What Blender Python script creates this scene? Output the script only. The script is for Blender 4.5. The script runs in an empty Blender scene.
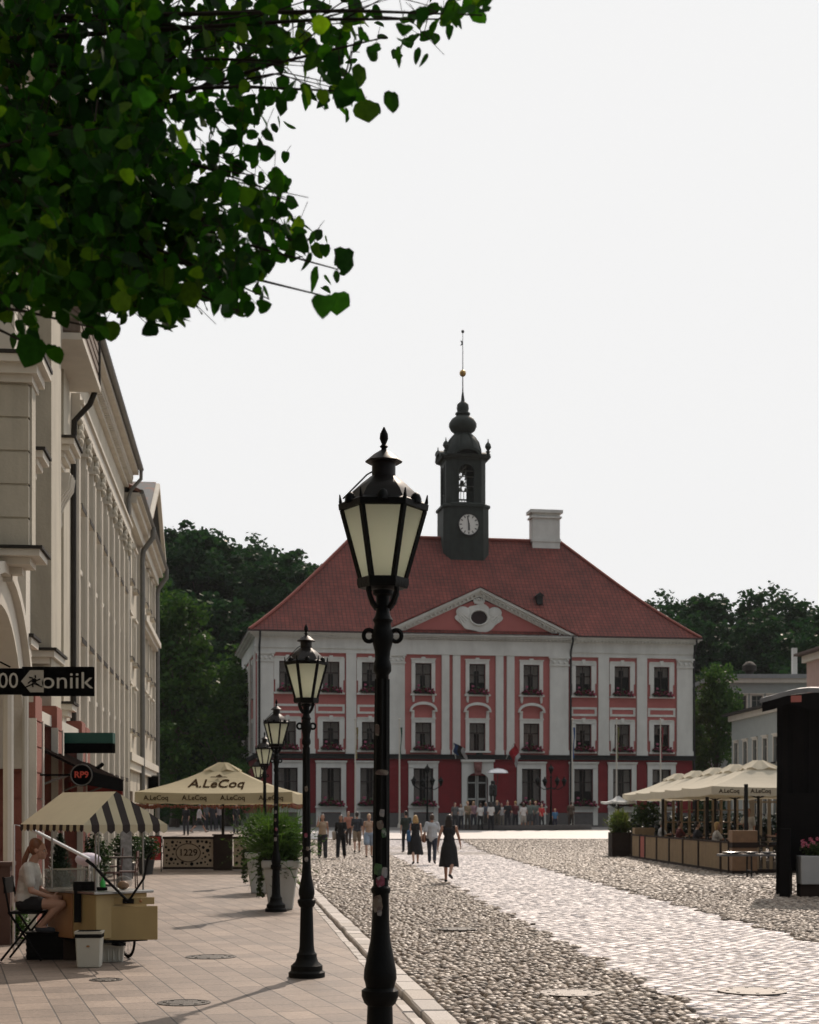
import bpy, math, random
import numpy as np
from mathutils import Vector, Matrix, noise as mnoise
R = math.radians
SC = bpy.context.scene
COL = SC.collection
random.seed(7)
CX, HZ, F, CAMZ = 409.5, 813.0, 1550.0, 1.7
EXPOSURE = -0.4; SUN_X = .27; SUN_EL = 40; SUN_E = 4.4; SKY_S = .05; VEIL = (.75, 29.0); LEAFK = 1.0; HAZE = .00013

def at(px, d, z=0.0):
    return Vector(((px - CX) / F * d, d, z))

def smooth01(t):
    t = max(0.0, min(1.0, t)); return t*t*(3-2*t)

def ground_z(d):
    return 0.72 * smooth01((d - 66) / 38.0)

# ------------------------------------------------------------------ mesh builder
class MB:
    def __init__(self):
        self.v = []; self.f = []; self.m = []; self.s = []
    def add(self, vs, fs, mi=0, M=None, smooth=False):
        b = len(self.v)
        if M is not None: vs = [M @ Vector(p) for p in vs]
        self.v.extend([tuple(p) for p in vs])
        for f in fs:
            self.f.append(tuple(b + i for i in f)); self.m.append(mi); self.s.append(smooth)
        return self
    def box(self, x0, x1, y0, y1, z0, z1, mi=0, M=None):
        vs = [(x0,y0,z0),(x1,y0,z0),(x1,y1,z0),(x0,y1,z0),(x0,y0,z1),(x1,y0,z1),(x1,y1,z1),(x0,y1,z1)]
        fs = [(0,3,2,1),(4,5,6,7),(0,1,5,4),(1,2,6,5),(2,3,7,6),(3,0,4,7)]
        return self.add(vs, fs, mi, M)
    def cbox(self, c, s, mi=0, M=None):
        return self.box(c[0]-s[0]/2,c[0]+s[0]/2,c[1]-s[1]/2,c[1]+s[1]/2,c[2]-s[2]/2,c[2]+s[2]/2,mi,M)
    def frustum(self, c, w0, d0, w1, d1, z0, z1, mi=0, M=None):
        x, y = c
        vs = [(x-w0/2,y-d0/2,z0),(x+w0/2,y-d0/2,z0),(x+w0/2,y+d0/2,z0),(x-w0/2,y+d0/2,z0),
              (x-w1/2,y-d1/2,z1),(x+w1/2,y-d1/2,z1),(x+w1/2,y+d1/2,z1),(x-w1/2,y+d1/2,z1)]
        fs = [(0,3,2,1),(4,5,6,7),(0,1,5,4),(1,2,6,5),(2,3,7,6),(3,0,4,7)]
        return self.add(vs, fs, mi, M)
    def extr(self, pts, y0, y1, mi=0, M=None, axis='y'):
        """polygon pts=(a,b); axis y: (x,z) extruded in y; axis x: (y,z) extruded in x; axis z: (x,y) in z"""
        n = len(pts)
        def mk(p, t):
            if axis == 'y': return (p[0], t, p[1])
            if axis == 'x': return (t, p[0], p[1])
            return (p[0], p[1], t)
        vs = [mk(p, y0) for p in pts] + [mk(p, y1) for p in pts]
        fs = [tuple(range(n)), tuple(range(2*n-1, n-1, -1))]
        for i in range(n):
            j = (i+1) % n
            fs.append((i, i+n, j+n, j))
        return self.add(vs, fs, mi, M)
    def lathe(self, prof, n=12, c=(0,0), mi=0, M=None, smooth=True, ph=0.0, sx=1.0, sy=1.0, cap=True):
        vs = []; fs = []
        for (r, z) in prof:
            for k in range(n):
                a = 2*math.pi*k/n + ph
                vs.append((c[0]+r*math.cos(a)*sx, c[1]+r*math.sin(a)*sy, z))
        for i in range(len(prof)-1):
            for k in range(n):
                k2 = (k+1) % n
                fs.append((i*n+k, i*n+k2, (i+1)*n+k2, (i+1)*n+k))
        if cap:
            fs.append(tuple(range(n-1, -1, -1)))
            fs.append(tuple((len(prof)-1)*n + k for k in range(n)))
        return self.add(vs, fs, mi, M, smooth)
    def tube(self, pts, r, n=8, mi=0, M=None, smooth=True, closed=False):
        pts = [Vector(p) for p in pts]
        rs = r if isinstance(r, (list, tuple)) else [r]*len(pts)
        vs = []; fs = []; up = None; N = len(pts)
        for i, p in enumerate(pts):
            if closed: t = pts[(i+1) % N] - pts[(i-1) % N]
            else: t = pts[min(i+1, N-1)] - pts[max(i-1, 0)]
            if t.length < 1e-9: t = Vector((0,0,1))
            t.normalize()
            if up is None:
                up = Vector((0,0,1)) if abs(t.z) < .9 else Vector((1,0,0))
            a = t.cross(up)
            if a.length < 1e-4: a = t.cross(Vector((0,1,0)))
            a.normalize(); b = a.cross(t).normalized(); up = b
            for k in range(n):
                th = 2*math.pi*k/n
                vs.append(p + (a*math.cos(th) + b*math.sin(th))*rs[i])
        for i in range(N if closed else N-1):
            j = (i+1) % N
            for k in range(n):
                k2 = (k+1) % n
                fs.append((i*n+k, j*n+k, j*n+k2, i*n+k2))
        if not closed:
            fs.append(tuple(range(n))); fs.append(tuple((N-1)*n + k for k in range(n-1,-1,-1)))
        return self.add(vs, fs, mi, M, smooth)
    def ball(self, c, r, nu=12, nv=8, mi=0, M=None, rot=None):
        if not isinstance(r, (tuple, list)): r = (r, r, r)
        vs = [Vector((0,0,-1))]; fs = []
        for i in range(1, nv):
            a = -math.pi/2 + math.pi*i/nv
            for k in range(nu):
                b = 2*math.pi*k/nu
                vs.append(Vector((math.cos(a)*math.cos(b), math.cos(a)*math.sin(b), math.sin(a))))
        vs.append(Vector((0,0,1)))
        for k in range(nu): fs.append((0, 1+(k+1)%nu, 1+k))
        for i in range(nv-2):
            for k in range(nu):
                k2 = (k+1) % nu
                fs.append((1+i*nu+k, 1+i*nu+k2, 1+(i+1)*nu+k2, 1+(i+1)*nu+k))
        t = len(vs)-1; o = 1+(nv-2)*nu
        for k in range(nu): fs.append((t, o+k, o+(k+1)%nu))
        out = []
        for p in vs:
            q = Vector((p.x*r[0], p.y*r[1], p.z*r[2]))
            if rot is not None: q = rot @ q
            out.append(q + Vector(c))
        return self.add(out, fs, mi, M, True)
    def cap(self, a, b, ra, rb, n=10, mi=0):
        """closed tapered capsule"""
        a = Vector(a); b = Vector(b); t = (b-a)
        L = t.length
        if L < 1e-6: return self.ball(a, ra, n, 6, mi)
        t /= L
        pts = []; rs = []
        for k in range(4):
            an = math.pi/2*(1-k/3.5)
            pts.append(a - t*ra*math.sin(an)); rs.append(max(ra*math.cos(an), ra*.05))
        for k in (0, .33, .66, 1):
            pts.append(a + t*L*k); rs.append(ra+(rb-ra)*k)
        for k in range(3, -1, -1):
            an = math.pi/2*(1-k/3.5)
            pts.append(b + t*rb*math.sin(an)); rs.append(max(rb*math.cos(an), rb*.05))
        return self.tube(pts, rs, n, mi)
    def build(self, name, mats, parent=None, bevel=0, loc=None, rotz=None, uv=None, angle=None):
        me = bpy.data.meshes.new(name)
        me.from_pydata(self.v, [], self.f)
        if not isinstance(mats, (list, tuple)): mats = [mats]
        for m in mats: me.materials.append(m)
        me.polygons.foreach_set('material_index', self.m)
        me.polygons.foreach_set('use_smooth', self.s)
        if uv:
            ul = me.uv_layers.new(name='UVMap')
            for p in me.polygons:
                for li in p.loop_indices:
                    co = me.vertices[me.loops[li].vertex_index].co
                    ul.data[li].uv = uv(co, p)
        me.update()
        if any(self.s): me.set_sharp_from_angle(angle=R(angle or 42))
        o = bpy.data.objects.new(name, me); COL.objects.link(o)
        if parent is not None: o.parent = parent
        if loc is not None: o.location = loc
        if rotz is not None: o.rotation_euler = (0,0,rotz)
        if bevel:
            bm_ = o.modifiers.new('bevel', 'BEVEL'); bm_.width = bevel; bm_.segments = 1; bm_.limit_method = 'ANGLE'
        return o

def tag(o, label=None, cat=None, group=None, kind=None):
    if label: o['label'] = label
    if cat: o['category'] = cat
    if group: o['group'] = group
    if kind: o['kind'] = kind
    return o

def empty(name, loc=(0,0,0), rz=0.0, label=None, cat=None, group=None):
    o = bpy.data.objects.new(name, None); COL.objects.link(o)
    o.location = loc; o.rotation_euler = (0,0,rz); o.empty_display_size = .3
    return tag(o, label, cat, group)

def copy_tree(o, parent=None):
    c = o.copy(); COL.objects.link(c)
    if parent is not None: c.parent = parent
    for ch in [x for x in KIDS.get(o.name, o.children)]:
        copy_tree(ch, c)
    return c
KIDS = {}

# ------------------------------------------------------------------ materials
MATS = {}
def newmat(name):
    m = bpy.data.materials.new(name); m.use_nodes = True
    return m, m.node_tree.nodes, m.node_tree.links, m.node_tree.nodes['Principled BSDF']

def mat(name, col, rough=.6, var=.12, scale=4.0, bump=0.0, bscale=30.0, metal=0.0, spec=.5, stain=None, stain_amt=.0, sscale=.6, sheen=0, world=False, tl=0):
    """noise-varied principled: var = value variation, stain = second colour mixed by large noise"""
    if name in MATS: return MATS[name]
    m, N, L, P = newmat(name)
    tc = N.new('ShaderNodeTexCoord')
    if world:
        g = N.new('ShaderNodeNewGeometry'); vec = g.outputs['Position']
    else: vec = tc.outputs['Object']
    n1 = N.new('ShaderNodeTexNoise'); n1.inputs['Scale'].default_value = scale; n1.inputs['Detail'].default_value = 6
    n1.inputs['Roughness'].default_value = .6
    L.new(vec, n1.inputs['Vector'])
    mr = N.new('ShaderNodeMapRange'); mr.inputs['From Min'].default_value = .25; mr.inputs['From Max'].default_value = .75
    mr.inputs['To Min'].default_value = 1-var; mr.inputs['To Max'].default_value = 1+var
    L.new(n1.outputs['Fac'], mr.inputs['Value'])
    hv = N.new('ShaderNodeHueSaturation'); hv.inputs['Color'].default_value = (*col, 1)
    L.new(mr.outputs['Result'], hv.inputs['Value'])
    out = hv.outputs['Color']
    if stain is not None:
        n2 = N.new('ShaderNodeTexNoise'); n2.inputs['Scale'].default_value = sscale; n2.inputs['Detail'].default_value = 8
        n2.inputs['Roughness'].default_value = .65
        mq = N.new('ShaderNodeMapping'); mq.inputs['Scale'].default_value = (1.6, 1.6, .35); L.new(vec, mq.inputs['Vector']); L.new(mq.outputs[0], n2.inputs['Vector'])
        m2 = N.new('ShaderNodeMapRange'); m2.inputs['From Min'].default_value = .42; m2.inputs['From Max'].default_value = .72
        m2.inputs['To Max'].default_value = stain_amt
        L.new(n2.outputs['Fac'], m2.inputs['Value'])
        mx = N.new('ShaderNodeMix'); mx.data_type = 'RGBA'
        L.new(m2.outputs['Result'], mx.inputs['Factor']); L.new(out, mx.inputs['A']); mx.inputs['B'].default_value = (*stain, 1)
        out = mx.outputs['Result']
    L.new(out, P.inputs['Base Color'])
    P.inputs['Roughness'].default_value = rough; P.inputs['Metallic'].default_value = metal
    P.inputs['Specular IOR Level'].default_value = spec
    if bump:
        n3 = N.new('ShaderNodeTexNoise'); n3.inputs['Scale'].default_value = bscale; n3.inputs['Detail'].default_value = 4
        L.new(vec, n3.inputs['Vector'])
        b = N.new('ShaderNodeBump'); b.inputs['Strength'].default_value = bump; b.inputs['Distance'].default_value = .02
        L.new(n3.outputs['Fac'], b.inputs['Height']); L.new(b.outputs['Normal'], P.inputs['Normal'])
    if tl:
        t = N.new('ShaderNodeBsdfTranslucent'); L.new(out, t.inputs['Color'])
        ms = N.new('ShaderNodeMixShader'); ms.inputs[0].default_value = tl
        L.new(P.outputs[0], ms.inputs[1]); L.new(t.outputs[0], ms.inputs[2])
        L.new(ms.outputs[0], N['Material Output'].inputs['Surface'])
    MATS[name] = m
    return m

def island_mat(name, cols, rough=.5, spec=.5, bump=.3, tl=0.0, bscale=60, rvar=.15, tlv=1.6):
    """colour picked per connected piece"""
    m, N, L, P = newmat(name)
    g = N.new('ShaderNodeNewGeometry')
    cr = N.new('ShaderNodeValToRGB'); L.new(g.outputs['Random Per Island'], cr.inputs['Fac'])
    e = cr.color_ramp.elements
    e[0].position = 0; e[0].color = (*cols[0], 1); e[1].position = 1; e[1].color = (*cols[-1], 1)
    for i, c in enumerate(cols[1:-1]):
        k = e.new((i+1)/(len(cols)-1)); k.color = (*c, 1)
    n = N.new('ShaderNodeTexNoise'); n.inputs['Scale'].default_value = bscale; n.inputs['Detail'].default_value = 4
    L.new(g.outputs['Position'], n.inputs['Vector'])
    hv = N.new('ShaderNodeHueSaturation'); L.new(cr.outputs['Color'], hv.inputs['Color'])
    mr = N.new('ShaderNodeMapRange'); mr.inputs['From Min'].default_value = .3; mr.inputs['From Max'].default_value = .7
    mr.inputs['To Min'].default_value = .8; mr.inputs['To Max'].default_value = 1.2
    L.new(n.outputs['Fac'], mr.inputs['Value']); L.new(mr.outputs['Result'], hv.inputs['Value'])
    L.new(hv.outputs['Color'], P.inputs['Base Color'])
    r = N.new('ShaderNodeMapRange'); r.inputs['To Min'].default_value = rough-rvar; r.inputs['To Max'].default_value = rough+rvar
    L.new(g.outputs['Random Per Island'], r.inputs['Value']); L.new(r.outputs['Result'], P.inputs['Roughness'])
    P.inputs['Specular IOR Level'].default_value = spec
    if bump:
        b = N.new('ShaderNodeBump'); b.inputs['Strength'].default_value = bump; b.inputs['Distance'].default_value = .01
        L.new(n.outputs['Fac'], b.inputs['Height']); L.new(b.outputs['Normal'], P.inputs['Normal'])
    if tl:
        t = N.new('ShaderNodeBsdfTranslucent')
        h2 = N.new('ShaderNodeHueSaturation'); h2.inputs['Saturation'].default_value = 1.15; h2.inputs['Value'].default_value = tlv
        h2.inputs['Hue'].default_value = .49
        L.new(hv.outputs['Color'], h2.inputs['Color']); L.new(h2.outputs['Color'], t.inputs['Color'])
        ms = N.new('ShaderNodeMixShader'); ms.inputs[0].default_value = tl
        L.new(P.outputs[0], ms.inputs[1]); L.new(t.outputs[0], ms.inputs[2])
        L.new(ms.outputs[0], N['Material Output'].inputs['Surface'])
    return m

def glass_mat(name, col=(.02,.022,.022), transp=.55, rough=.05):
    m, N, L, P = newmat(name)
    P.inputs['Base Color'].default_value = (*col, 1); P.inputs['Roughness'].default_value = rough
    P.inputs['Specular IOR Level'].default_value = .6
    tc = N.new('ShaderNodeTexCoord'); n = N.new('ShaderNodeTexNoise'); n.inputs['Scale'].default_value = 2.5
    L.new(tc.outputs['Object'], n.inputs['Vector'])
    b = N.new('ShaderNodeBump'); b.inputs['Strength'].default_value = .06; b.inputs['Distance'].default_value = .05
    L.new(n.outputs['Fac'], b.inputs['Height']); L.new(b.outputs['Normal'], P.inputs['Normal'])
    if transp:
        t = N.new('ShaderNodeBsdfTransparent'); ms = N.new('ShaderNodeMixShader'); ms.inputs[0].default_value = transp
        L.new(P.outputs[0], ms.inputs[1]); L.new(t.outputs[0], ms.inputs[2])
        L.new(ms.outputs[0], N['Material Output'].inputs['Surface'])
    return m

def text_mesh(name, txt, size, M, mat_, parent, extr=.004, offset=0.0, align='CENTER', sx=1.0):
    cu = bpy.data.curves.new(name, 'FONT'); cu.body = txt; cu.size = size; cu.extrude = extr
    cu.align_x = align; cu.align_y = 'CENTER'; cu.offset = offset; cu.resolution_u = 3
    t = bpy.data.objects.new('tmp', cu); COL.objects.link(t)
    dg = bpy.context.evaluated_depsgraph_get(); dg.update()
    me = bpy.data.meshes.new_from_object(t.evaluated_get(dg))
    me.name = name
    bpy.data.objects.remove(t)
    me.transform(M @ Matrix.Diagonal((sx, 1, 1, 1)))
    me.materials.clear(); me.materials.append(mat_)
    o = bpy.data.objects.new(name, me); COL.objects.link(o); o.parent = parent
    return o
# text that reads in the x-z plane facing -y
UPRIGHT = Matrix.Rotation(R(90), 4, 'X')

def wall_holes(mb, u0, u1, z0, z1, holes, y=0.0, depth=.25, mi=0, mir=None):
    """front skin at y with rectangular holes and reveals going back to y+depth"""
    us = sorted({u0, u1, *[h[0] for h in holes], *[h[1] for h in holes]})
    zs = sorted({z0, z1, *[h[2] for h in holes], *[h[3] for h in holes]})
    us = [u for u in us if u0 <= u <= u1]; zs = [z for z in zs if z0 <= z <= z1]
    for i in range(len(us)-1):
        for j in range(len(zs)-1):
            cu = (us[i]+us[i+1])/2; cz = (zs[j]+zs[j+1])/2
            if any(h[0] < cu < h[1] and h[2] < cz < h[3] for h in holes): continue
            mb.add([(us[i],y,zs[j]),(us[i+1],y,zs[j]),(us[i+1],y,zs[j+1]),(us[i],y,zs[j+1])], [(0,1,2,3)], mi)
    mr = mi if mir is None else mir
    for (a, b, c, d) in holes:
        e = y+depth
        mb.add([(a,y,c),(a,e,c),(a,e,d),(a,y,d)], [(0,3,2,1)], mr)
        mb.add([(b,y,c),(b,e,c),(b,e,d),(b,y,d)], [(0,1,2,3)], mr)
        mb.add([(a,y,c),(b,y,c),(b,e,c),(a,e,c)], [(0,1,2,3)], mr)
        mb.add([(a,y,d),(b,y,d),(b,e,d),(a,e,d)], [(3,2,1,0)], mr)
# ------------------------------------------------------------------ camera, light, sky
cam = bpy.data.cameras.new('camera'); camo = bpy.data.objects.new('camera', cam); COL.objects.link(camo)
camo.location = (0, 0, CAMZ); camo.rotation_euler = (R(90), 0, 0)
cam.sensor_width = 36; cam.lens = F*36/1024; cam.shift_y = (HZ-512)/1024; cam.shift_x = 0
cam.clip_start = .1; cam.clip_end = 9000
cam.dof.use_dof = True; cam.dof.focus_distance = 11.0; cam.dof.aperture_fstop = 6.3
SC.camera = camo
SC.view_settings.view_transform = 'Standard'; SC.view_settings.look = 'None'
SC.view_settings.gamma = 1.0; SC.view_settings.exposure = EXPOSURE

sunv = Vector((SUN_X, 1.0, 0)).normalized()
el = R(SUN_EL)
sund = Vector((sunv.x*math.cos(el), sunv.y*math.cos(el), math.sin(el)))
sl = bpy.data.lights.new('sun', 'SUN'); sl.energy = SUN_E; sl.angle = R(.5); sl.color = (1, .84, .70)
so = bpy.data.objects.new('sun', sl); COL.objects.link(so); so.location = sund*60
so.rotation_euler = sund.to_track_quat('Z', 'Y').to_euler()

w = bpy.data.worlds.new('World'); SC.world = w; w.use_nodes = True
N = w.node_tree.nodes; L = w.node_tree.links
bg = N['Background']
sky = N.new('ShaderNodeTexSky'); sky.sky_type = 'NISHITA'; sky.sun_disc = False
sky.sun_elevation = el; sky.sun_rotation = math.atan2(sunv.x, sunv.y)
sky.dust_density = 4.0; sky.air_density = 1.2; sky.altitude = 60
# thin white overcast: a pale veil, brightest round the sun, capped by a soft clip
tc = N.new('ShaderNodeTexCoord')
dp = N.new('ShaderNodeVectorMath'); dp.operation = 'DOT_PRODUCT'
L.new(tc.outputs['Generated'], dp.inputs[0]); dp.inputs[1].default_value = tuple(sund)
mr = N.new('ShaderNodeMapRange'); mr.inputs['From Min'].default_value = -.35; mr.inputs['From Max'].default_value = .62
mr.inputs['To Min'].default_value = VEIL[0]; mr.inputs['To Max'].default_value = VEIL[1]
L.new(dp.outputs['Value'], mr.inputs['Value'])
vc = N.new('ShaderNodeVectorMath'); vc.operation = 'SCALE'; vc.inputs[0].default_value = (1.0, 1.0, 1.0)
L.new(mr.outputs['Result'], vc.inputs['Scale'])
ad = N.new('ShaderNodeVectorMath'); ad.operation = 'ADD'
L.new(sky.outputs['Color'], ad.inputs[0]); L.new(vc.outputs['Vector'], ad.inputs[1])
mn = N.new('ShaderNodeVectorMath'); mn.operation = 'MINIMUM'
cap_ = .915/SKY_S/(2**EXPOSURE); mn.inputs[1].default_value = (cap_, cap_, cap_)
L.new(ad.outputs['Vector'], mn.inputs[0]); L.new(mn.outputs['Vector'], bg.inputs['Color'])
bg.inputs['Strength'].default_value = SKY_S

# ------------------------------------------------------------------ ground
def hill_z(x, d):
    base = ground_z(d)
    mx = 20.0 + (11.0-20.0)*smooth01((x+26)/24.0)
    mx *= 1.0 + .08*math.sin(x*.09+1)
    h = mx * smooth01((d-126)/48.0)
    far = 1 - .55*smooth01((d-230)/200.0)
    side = 1.0
    return base + h*far*side

soil = mat('sandy joint soil', (.13,.115,.10), .9, .25, 6, .5, 40, stain=(.06,.05,.045), stain_amt=.6, sscale=.3, world=True)
def ground_mesh():
    xs = [-3000,-1200,-500,-220,-120,-80]+[x for x in range(-60, 61, 3)]+[80,120,220,500,1200,3000]
    ds = [-400,-100,-30,-10]+[x for x in range(0, 240, 4)]+[260,300,360,450,600,900,1500,3500]
    vs = [(x, d, (hill_z(x, d) if d > 0 else 0) - .11) for d in ds for x in xs]
    n = len(xs); fs = []
    for j in range(len(ds)-1):
        for i in range(n-1):
            a = j*n+i; fs.append((a, a+1, a+n+1, a+n))
    mb = MB(); mb.add(vs, fs, 0, None, True)
    g, N_, L_, P_ = newmat('ground earth and grass')
    geo = N_.new('ShaderNodeNewGeometry'); sp = N_.new('ShaderNodeSeparateXYZ'); L_.new(geo.outputs['Position'], sp.inputs[0])
    st = N_.new('ShaderNodeMapRange'); st.inputs['From Min'].default_value = 118; st.inputs['From Max'].default_value = 126
    L_.new(sp.outputs['Y'], st.inputs['Value'])
    n1 = N_.new('ShaderNodeTexNoise'); n1.inputs['Scale'].default_value = 1.5; n1.inputs['Detail'].default_value = 8
    L_.new(geo.outputs['Position'], n1.inputs['Vector'])
    c1 = N_.new('ShaderNodeValToRGB'); c1.color_ramp.elements[0].color = (.07,.062,.055,1); c1.color_ramp.elements[1].color = (.17,.155,.14,1)
    c2 = N_.new('ShaderNodeValToRGB'); c2.color_ramp.elements[0].color = (.012,.022,.008,1); c2.color_ramp.elements[1].color = (.04,.06,.018,1)
    L_.new(n1.outputs['Fac'], c1.inputs['Fac']); L_.new(n1.outputs['Fac'], c2.inputs['Fac'])
    mx = N_.new('ShaderNodeMix'); mx.data_type = 'RGBA'
    L_.new(st.outputs['Result'], mx.inputs['Factor']); L_.new(c1.outputs['Color'], mx.inputs['A']); L_.new(c2.outputs['Color'], mx.inputs['B'])
    L_.new(mx.outputs['Result'], P_.inputs['Base Color']); P_.inputs['Roughness'].default_value = .9
    o = mb.build('ground', g); tag(o, kind='structure')
ground_mesh()

# pavement (street frame: line x = c - .1133*d)
SL = -.1133
def street_x(c, d): return c + SL*d
ang_st = math.atan2(1, SL) - math.pi/2       # rotation of the street's own frame
pv, N_, L_, P_ = newmat('paving slabs')
geo = N_.new('ShaderNodeNewGeometry'); mp = N_.new('ShaderNodeMapping'); mp.inputs['Rotation'].default_value = (0,0,-(math.atan2(1, -.30)-math.pi/2)+R(90))
L_.new(geo.outputs['Position'], mp.inputs['Vector'])
br = N_.new('ShaderNodeTexBrick'); br.offset = .5; br.inputs['Scale'].default_value = 1.0
br.inputs['Brick Width'].default_value = .50; br.inputs['Row Height'].default_value = .30
br.inputs['Mortar Size'].default_value = .008; br.inputs['Mortar Smooth'].default_value = .3; br.inputs['Bias'].default_value = 0
br.inputs['Color1'].default_value = (.20,.155,.125,1); br.inputs['Color2'].default_value = (.30,.232,.185,1); br.inputs['Mortar'].default_value = (.07,.058,.05,1)
L_.new(mp.outputs[0], br.inputs['Vector'])
n1 = N_.new('ShaderNodeTexNoise'); n1.inputs['Scale'].default_value = .7; n1.inputs['Detail'].default_value = 9; n1.inputs['Roughness'].default_value = .7
L_.new(geo.outputs['Position'], n1.inputs['Vector'])
n2 = N_.new('ShaderNodeTexNoise'); n2.inputs['Scale'].default_value = 25; n2.inputs['Detail'].default_value = 6
L_.new(geo.outputs['Position'], n2.inputs['Vector'])
mr1 = N_.new('ShaderNodeMapRange'); mr1.inputs['From Min'].default_value=.3; mr1.inputs['From Max'].default_value=.7; mr1.inputs['To Min'].default_value=.55; mr1.inputs['To Max'].default_value=1.22
L_.new(n1.outputs['Fac'], mr1.inputs['Value'])
mr2 = N_.new('ShaderNodeMapRange'); mr2.inputs['From Min'].default_value=.3; mr2.inputs['From Max'].default_value=.7; mr2.inputs['To Min'].default_value=.82; mr2.inputs['To Max'].default_value=1.15
L_.new(n2.outputs['Fac'], mr2.inputs['Value'])
mm = N_.new('ShaderNodeMath'); mm.operation='MULTIPLY'; L_.new(mr1.outputs[0], mm.inputs[0]); L_.new(mr2.outputs[0], mm.inputs[1])
hv = N_.new('ShaderNodeHueSaturation'); L_.new(br.outputs['Color'], hv.inputs['Color']); L_.new(mm.outputs[0], hv.inputs['Value'])
vo = N_.new('ShaderNodeTexVoronoi'); vo.inputs['Scale'].default_value = 2.6; L_.new(geo.outputs['Position'], vo.inputs['Vector'])
vm = N_.new('ShaderNodeMapRange'); vm.inputs['From Min'].default_value = .045; vm.inputs['From Max'].default_value = .075; vm.inputs['To Min'].default_value = .55; vm.inputs['To Max'].default_value = 0
L_.new(vo.outputs['Distance'], vm.inputs['Value']); sm_ = N_.new('ShaderNodeMix'); sm_.data_type = 'RGBA'; sm_.inputs['B'].default_value = (.06,.05,.045,1)
L_.new(vm.outputs[0], sm_.inputs['Factor']); L_.new(hv.outputs['Color'], sm_.inputs['A']); L_.new(sm_.outputs['Result'], P_.inputs['Base Color'])
rr = N_.new('ShaderNodeMapRange'); rr.inputs['To Min'].default_value=.45; rr.inputs['To Max'].default_value=.75; L_.new(n1.outputs['Fac'], rr.inputs['Value']); L_.new(rr.outputs[0], P_.inputs['Roughness'])
bp = N_.new('ShaderNodeBump'); bp.inputs['Strength'].default_value=.7; bp.inputs['Distance'].default_value=.008; bp.invert=True
bp2 = N_.new('ShaderNodeBump'); bp2.inputs['Strength'].default_value=.35; bp2.inputs['Distance'].default_value=.01
L_.new(br.outputs['Fac'], bp.inputs['Height']); L_.new(n2.outputs['Fac'], bp2.inputs['Height']); L_.new(bp.outputs[0], bp2.inputs['Normal']); L_.new(bp2.outputs[0], P_.inputs['Normal'])
mb = MB()
ds = list(range(-12, 100, 4))
KC = 1.43    # street-side edge of the pavement
for i in range(len(ds)-1):
    a, b = ds[i], ds[i+1]
    za, zb = ground_z(a), ground_z(b)
    mb.add([(street_x(-12,a),a,za),(street_x(KC,a),a,za),(street_x(KC,b),b,zb),(street_x(-12,b),b,zb)], [(0,1,2,3)])
    mb.add([(street_x(KC,a),a,za),(street_x(KC,b),b,zb),(street_x(KC,b),b,zb-.12),(street_x(KC,a),a,za-.12)], [(3,2,1,0)])
tag(mb.build('pavement', pv), kind='structure')

# kerb: a low gutter band of small blocks and a row of long granite blocks
granite = island_mat('kerb granite', [(.42,.38,.34),(.52,.47,.43),(.36,.33,.30),(.47,.42,.37)], .6, .4, .4)
def blocks(name, c0, c1, L0, z_top, seed, d0=6, d1=96, gap=.012, tilt=.006):
    rnd = random.Random(seed); mb = MB(); d = d0
    while d < d1:
        l = L0*rnd.uniform(.8, 1.25); e = min(d+l, d1)
        z = ground_z(d)+z_top + rnd.uniform(-tilt, tilt); j = rnd.uniform(-.008,.008); bv = .015
        x00, x10 = street_x(c0, d)+j, street_x(c1, d)+j; x01, x11 = street_x(c0, e-gap)+j, street_x(c1, e-gap)+j
        e2 = e-gap
        vs = [(x00,d,z-.14),(x10,d,z-.14),(x11,e2,z-.14),(x01,e2,z-.14),
              (x00,d,z-bv),(x10,d,z-bv),(x11,e2,z-bv),(x01,e2,z-bv),
              (x00+bv,d+bv,z),(x10-bv,d+bv,z),(x11-bv,e2-bv,z),(x01+bv,e2-bv,z)]
        fs = [(8,9,10,11),(4,5,9,8),(5,6,10,9),(6,7,11,10),(7,4,8,11),(0,1,5,4),(1,2,6,5),(2,3,7,6),(3,0,4,7)]
        mb.add(vs, fs); d = e
    o = mb.build(name, granite); tag(o, kind='structure'); return o
blocks('gutter_strip', KC+.012, KC+.13, .38, -.012, 3)
blocks('kerb', KC+.155, KC+.38, .62, .03, 4)

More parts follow.
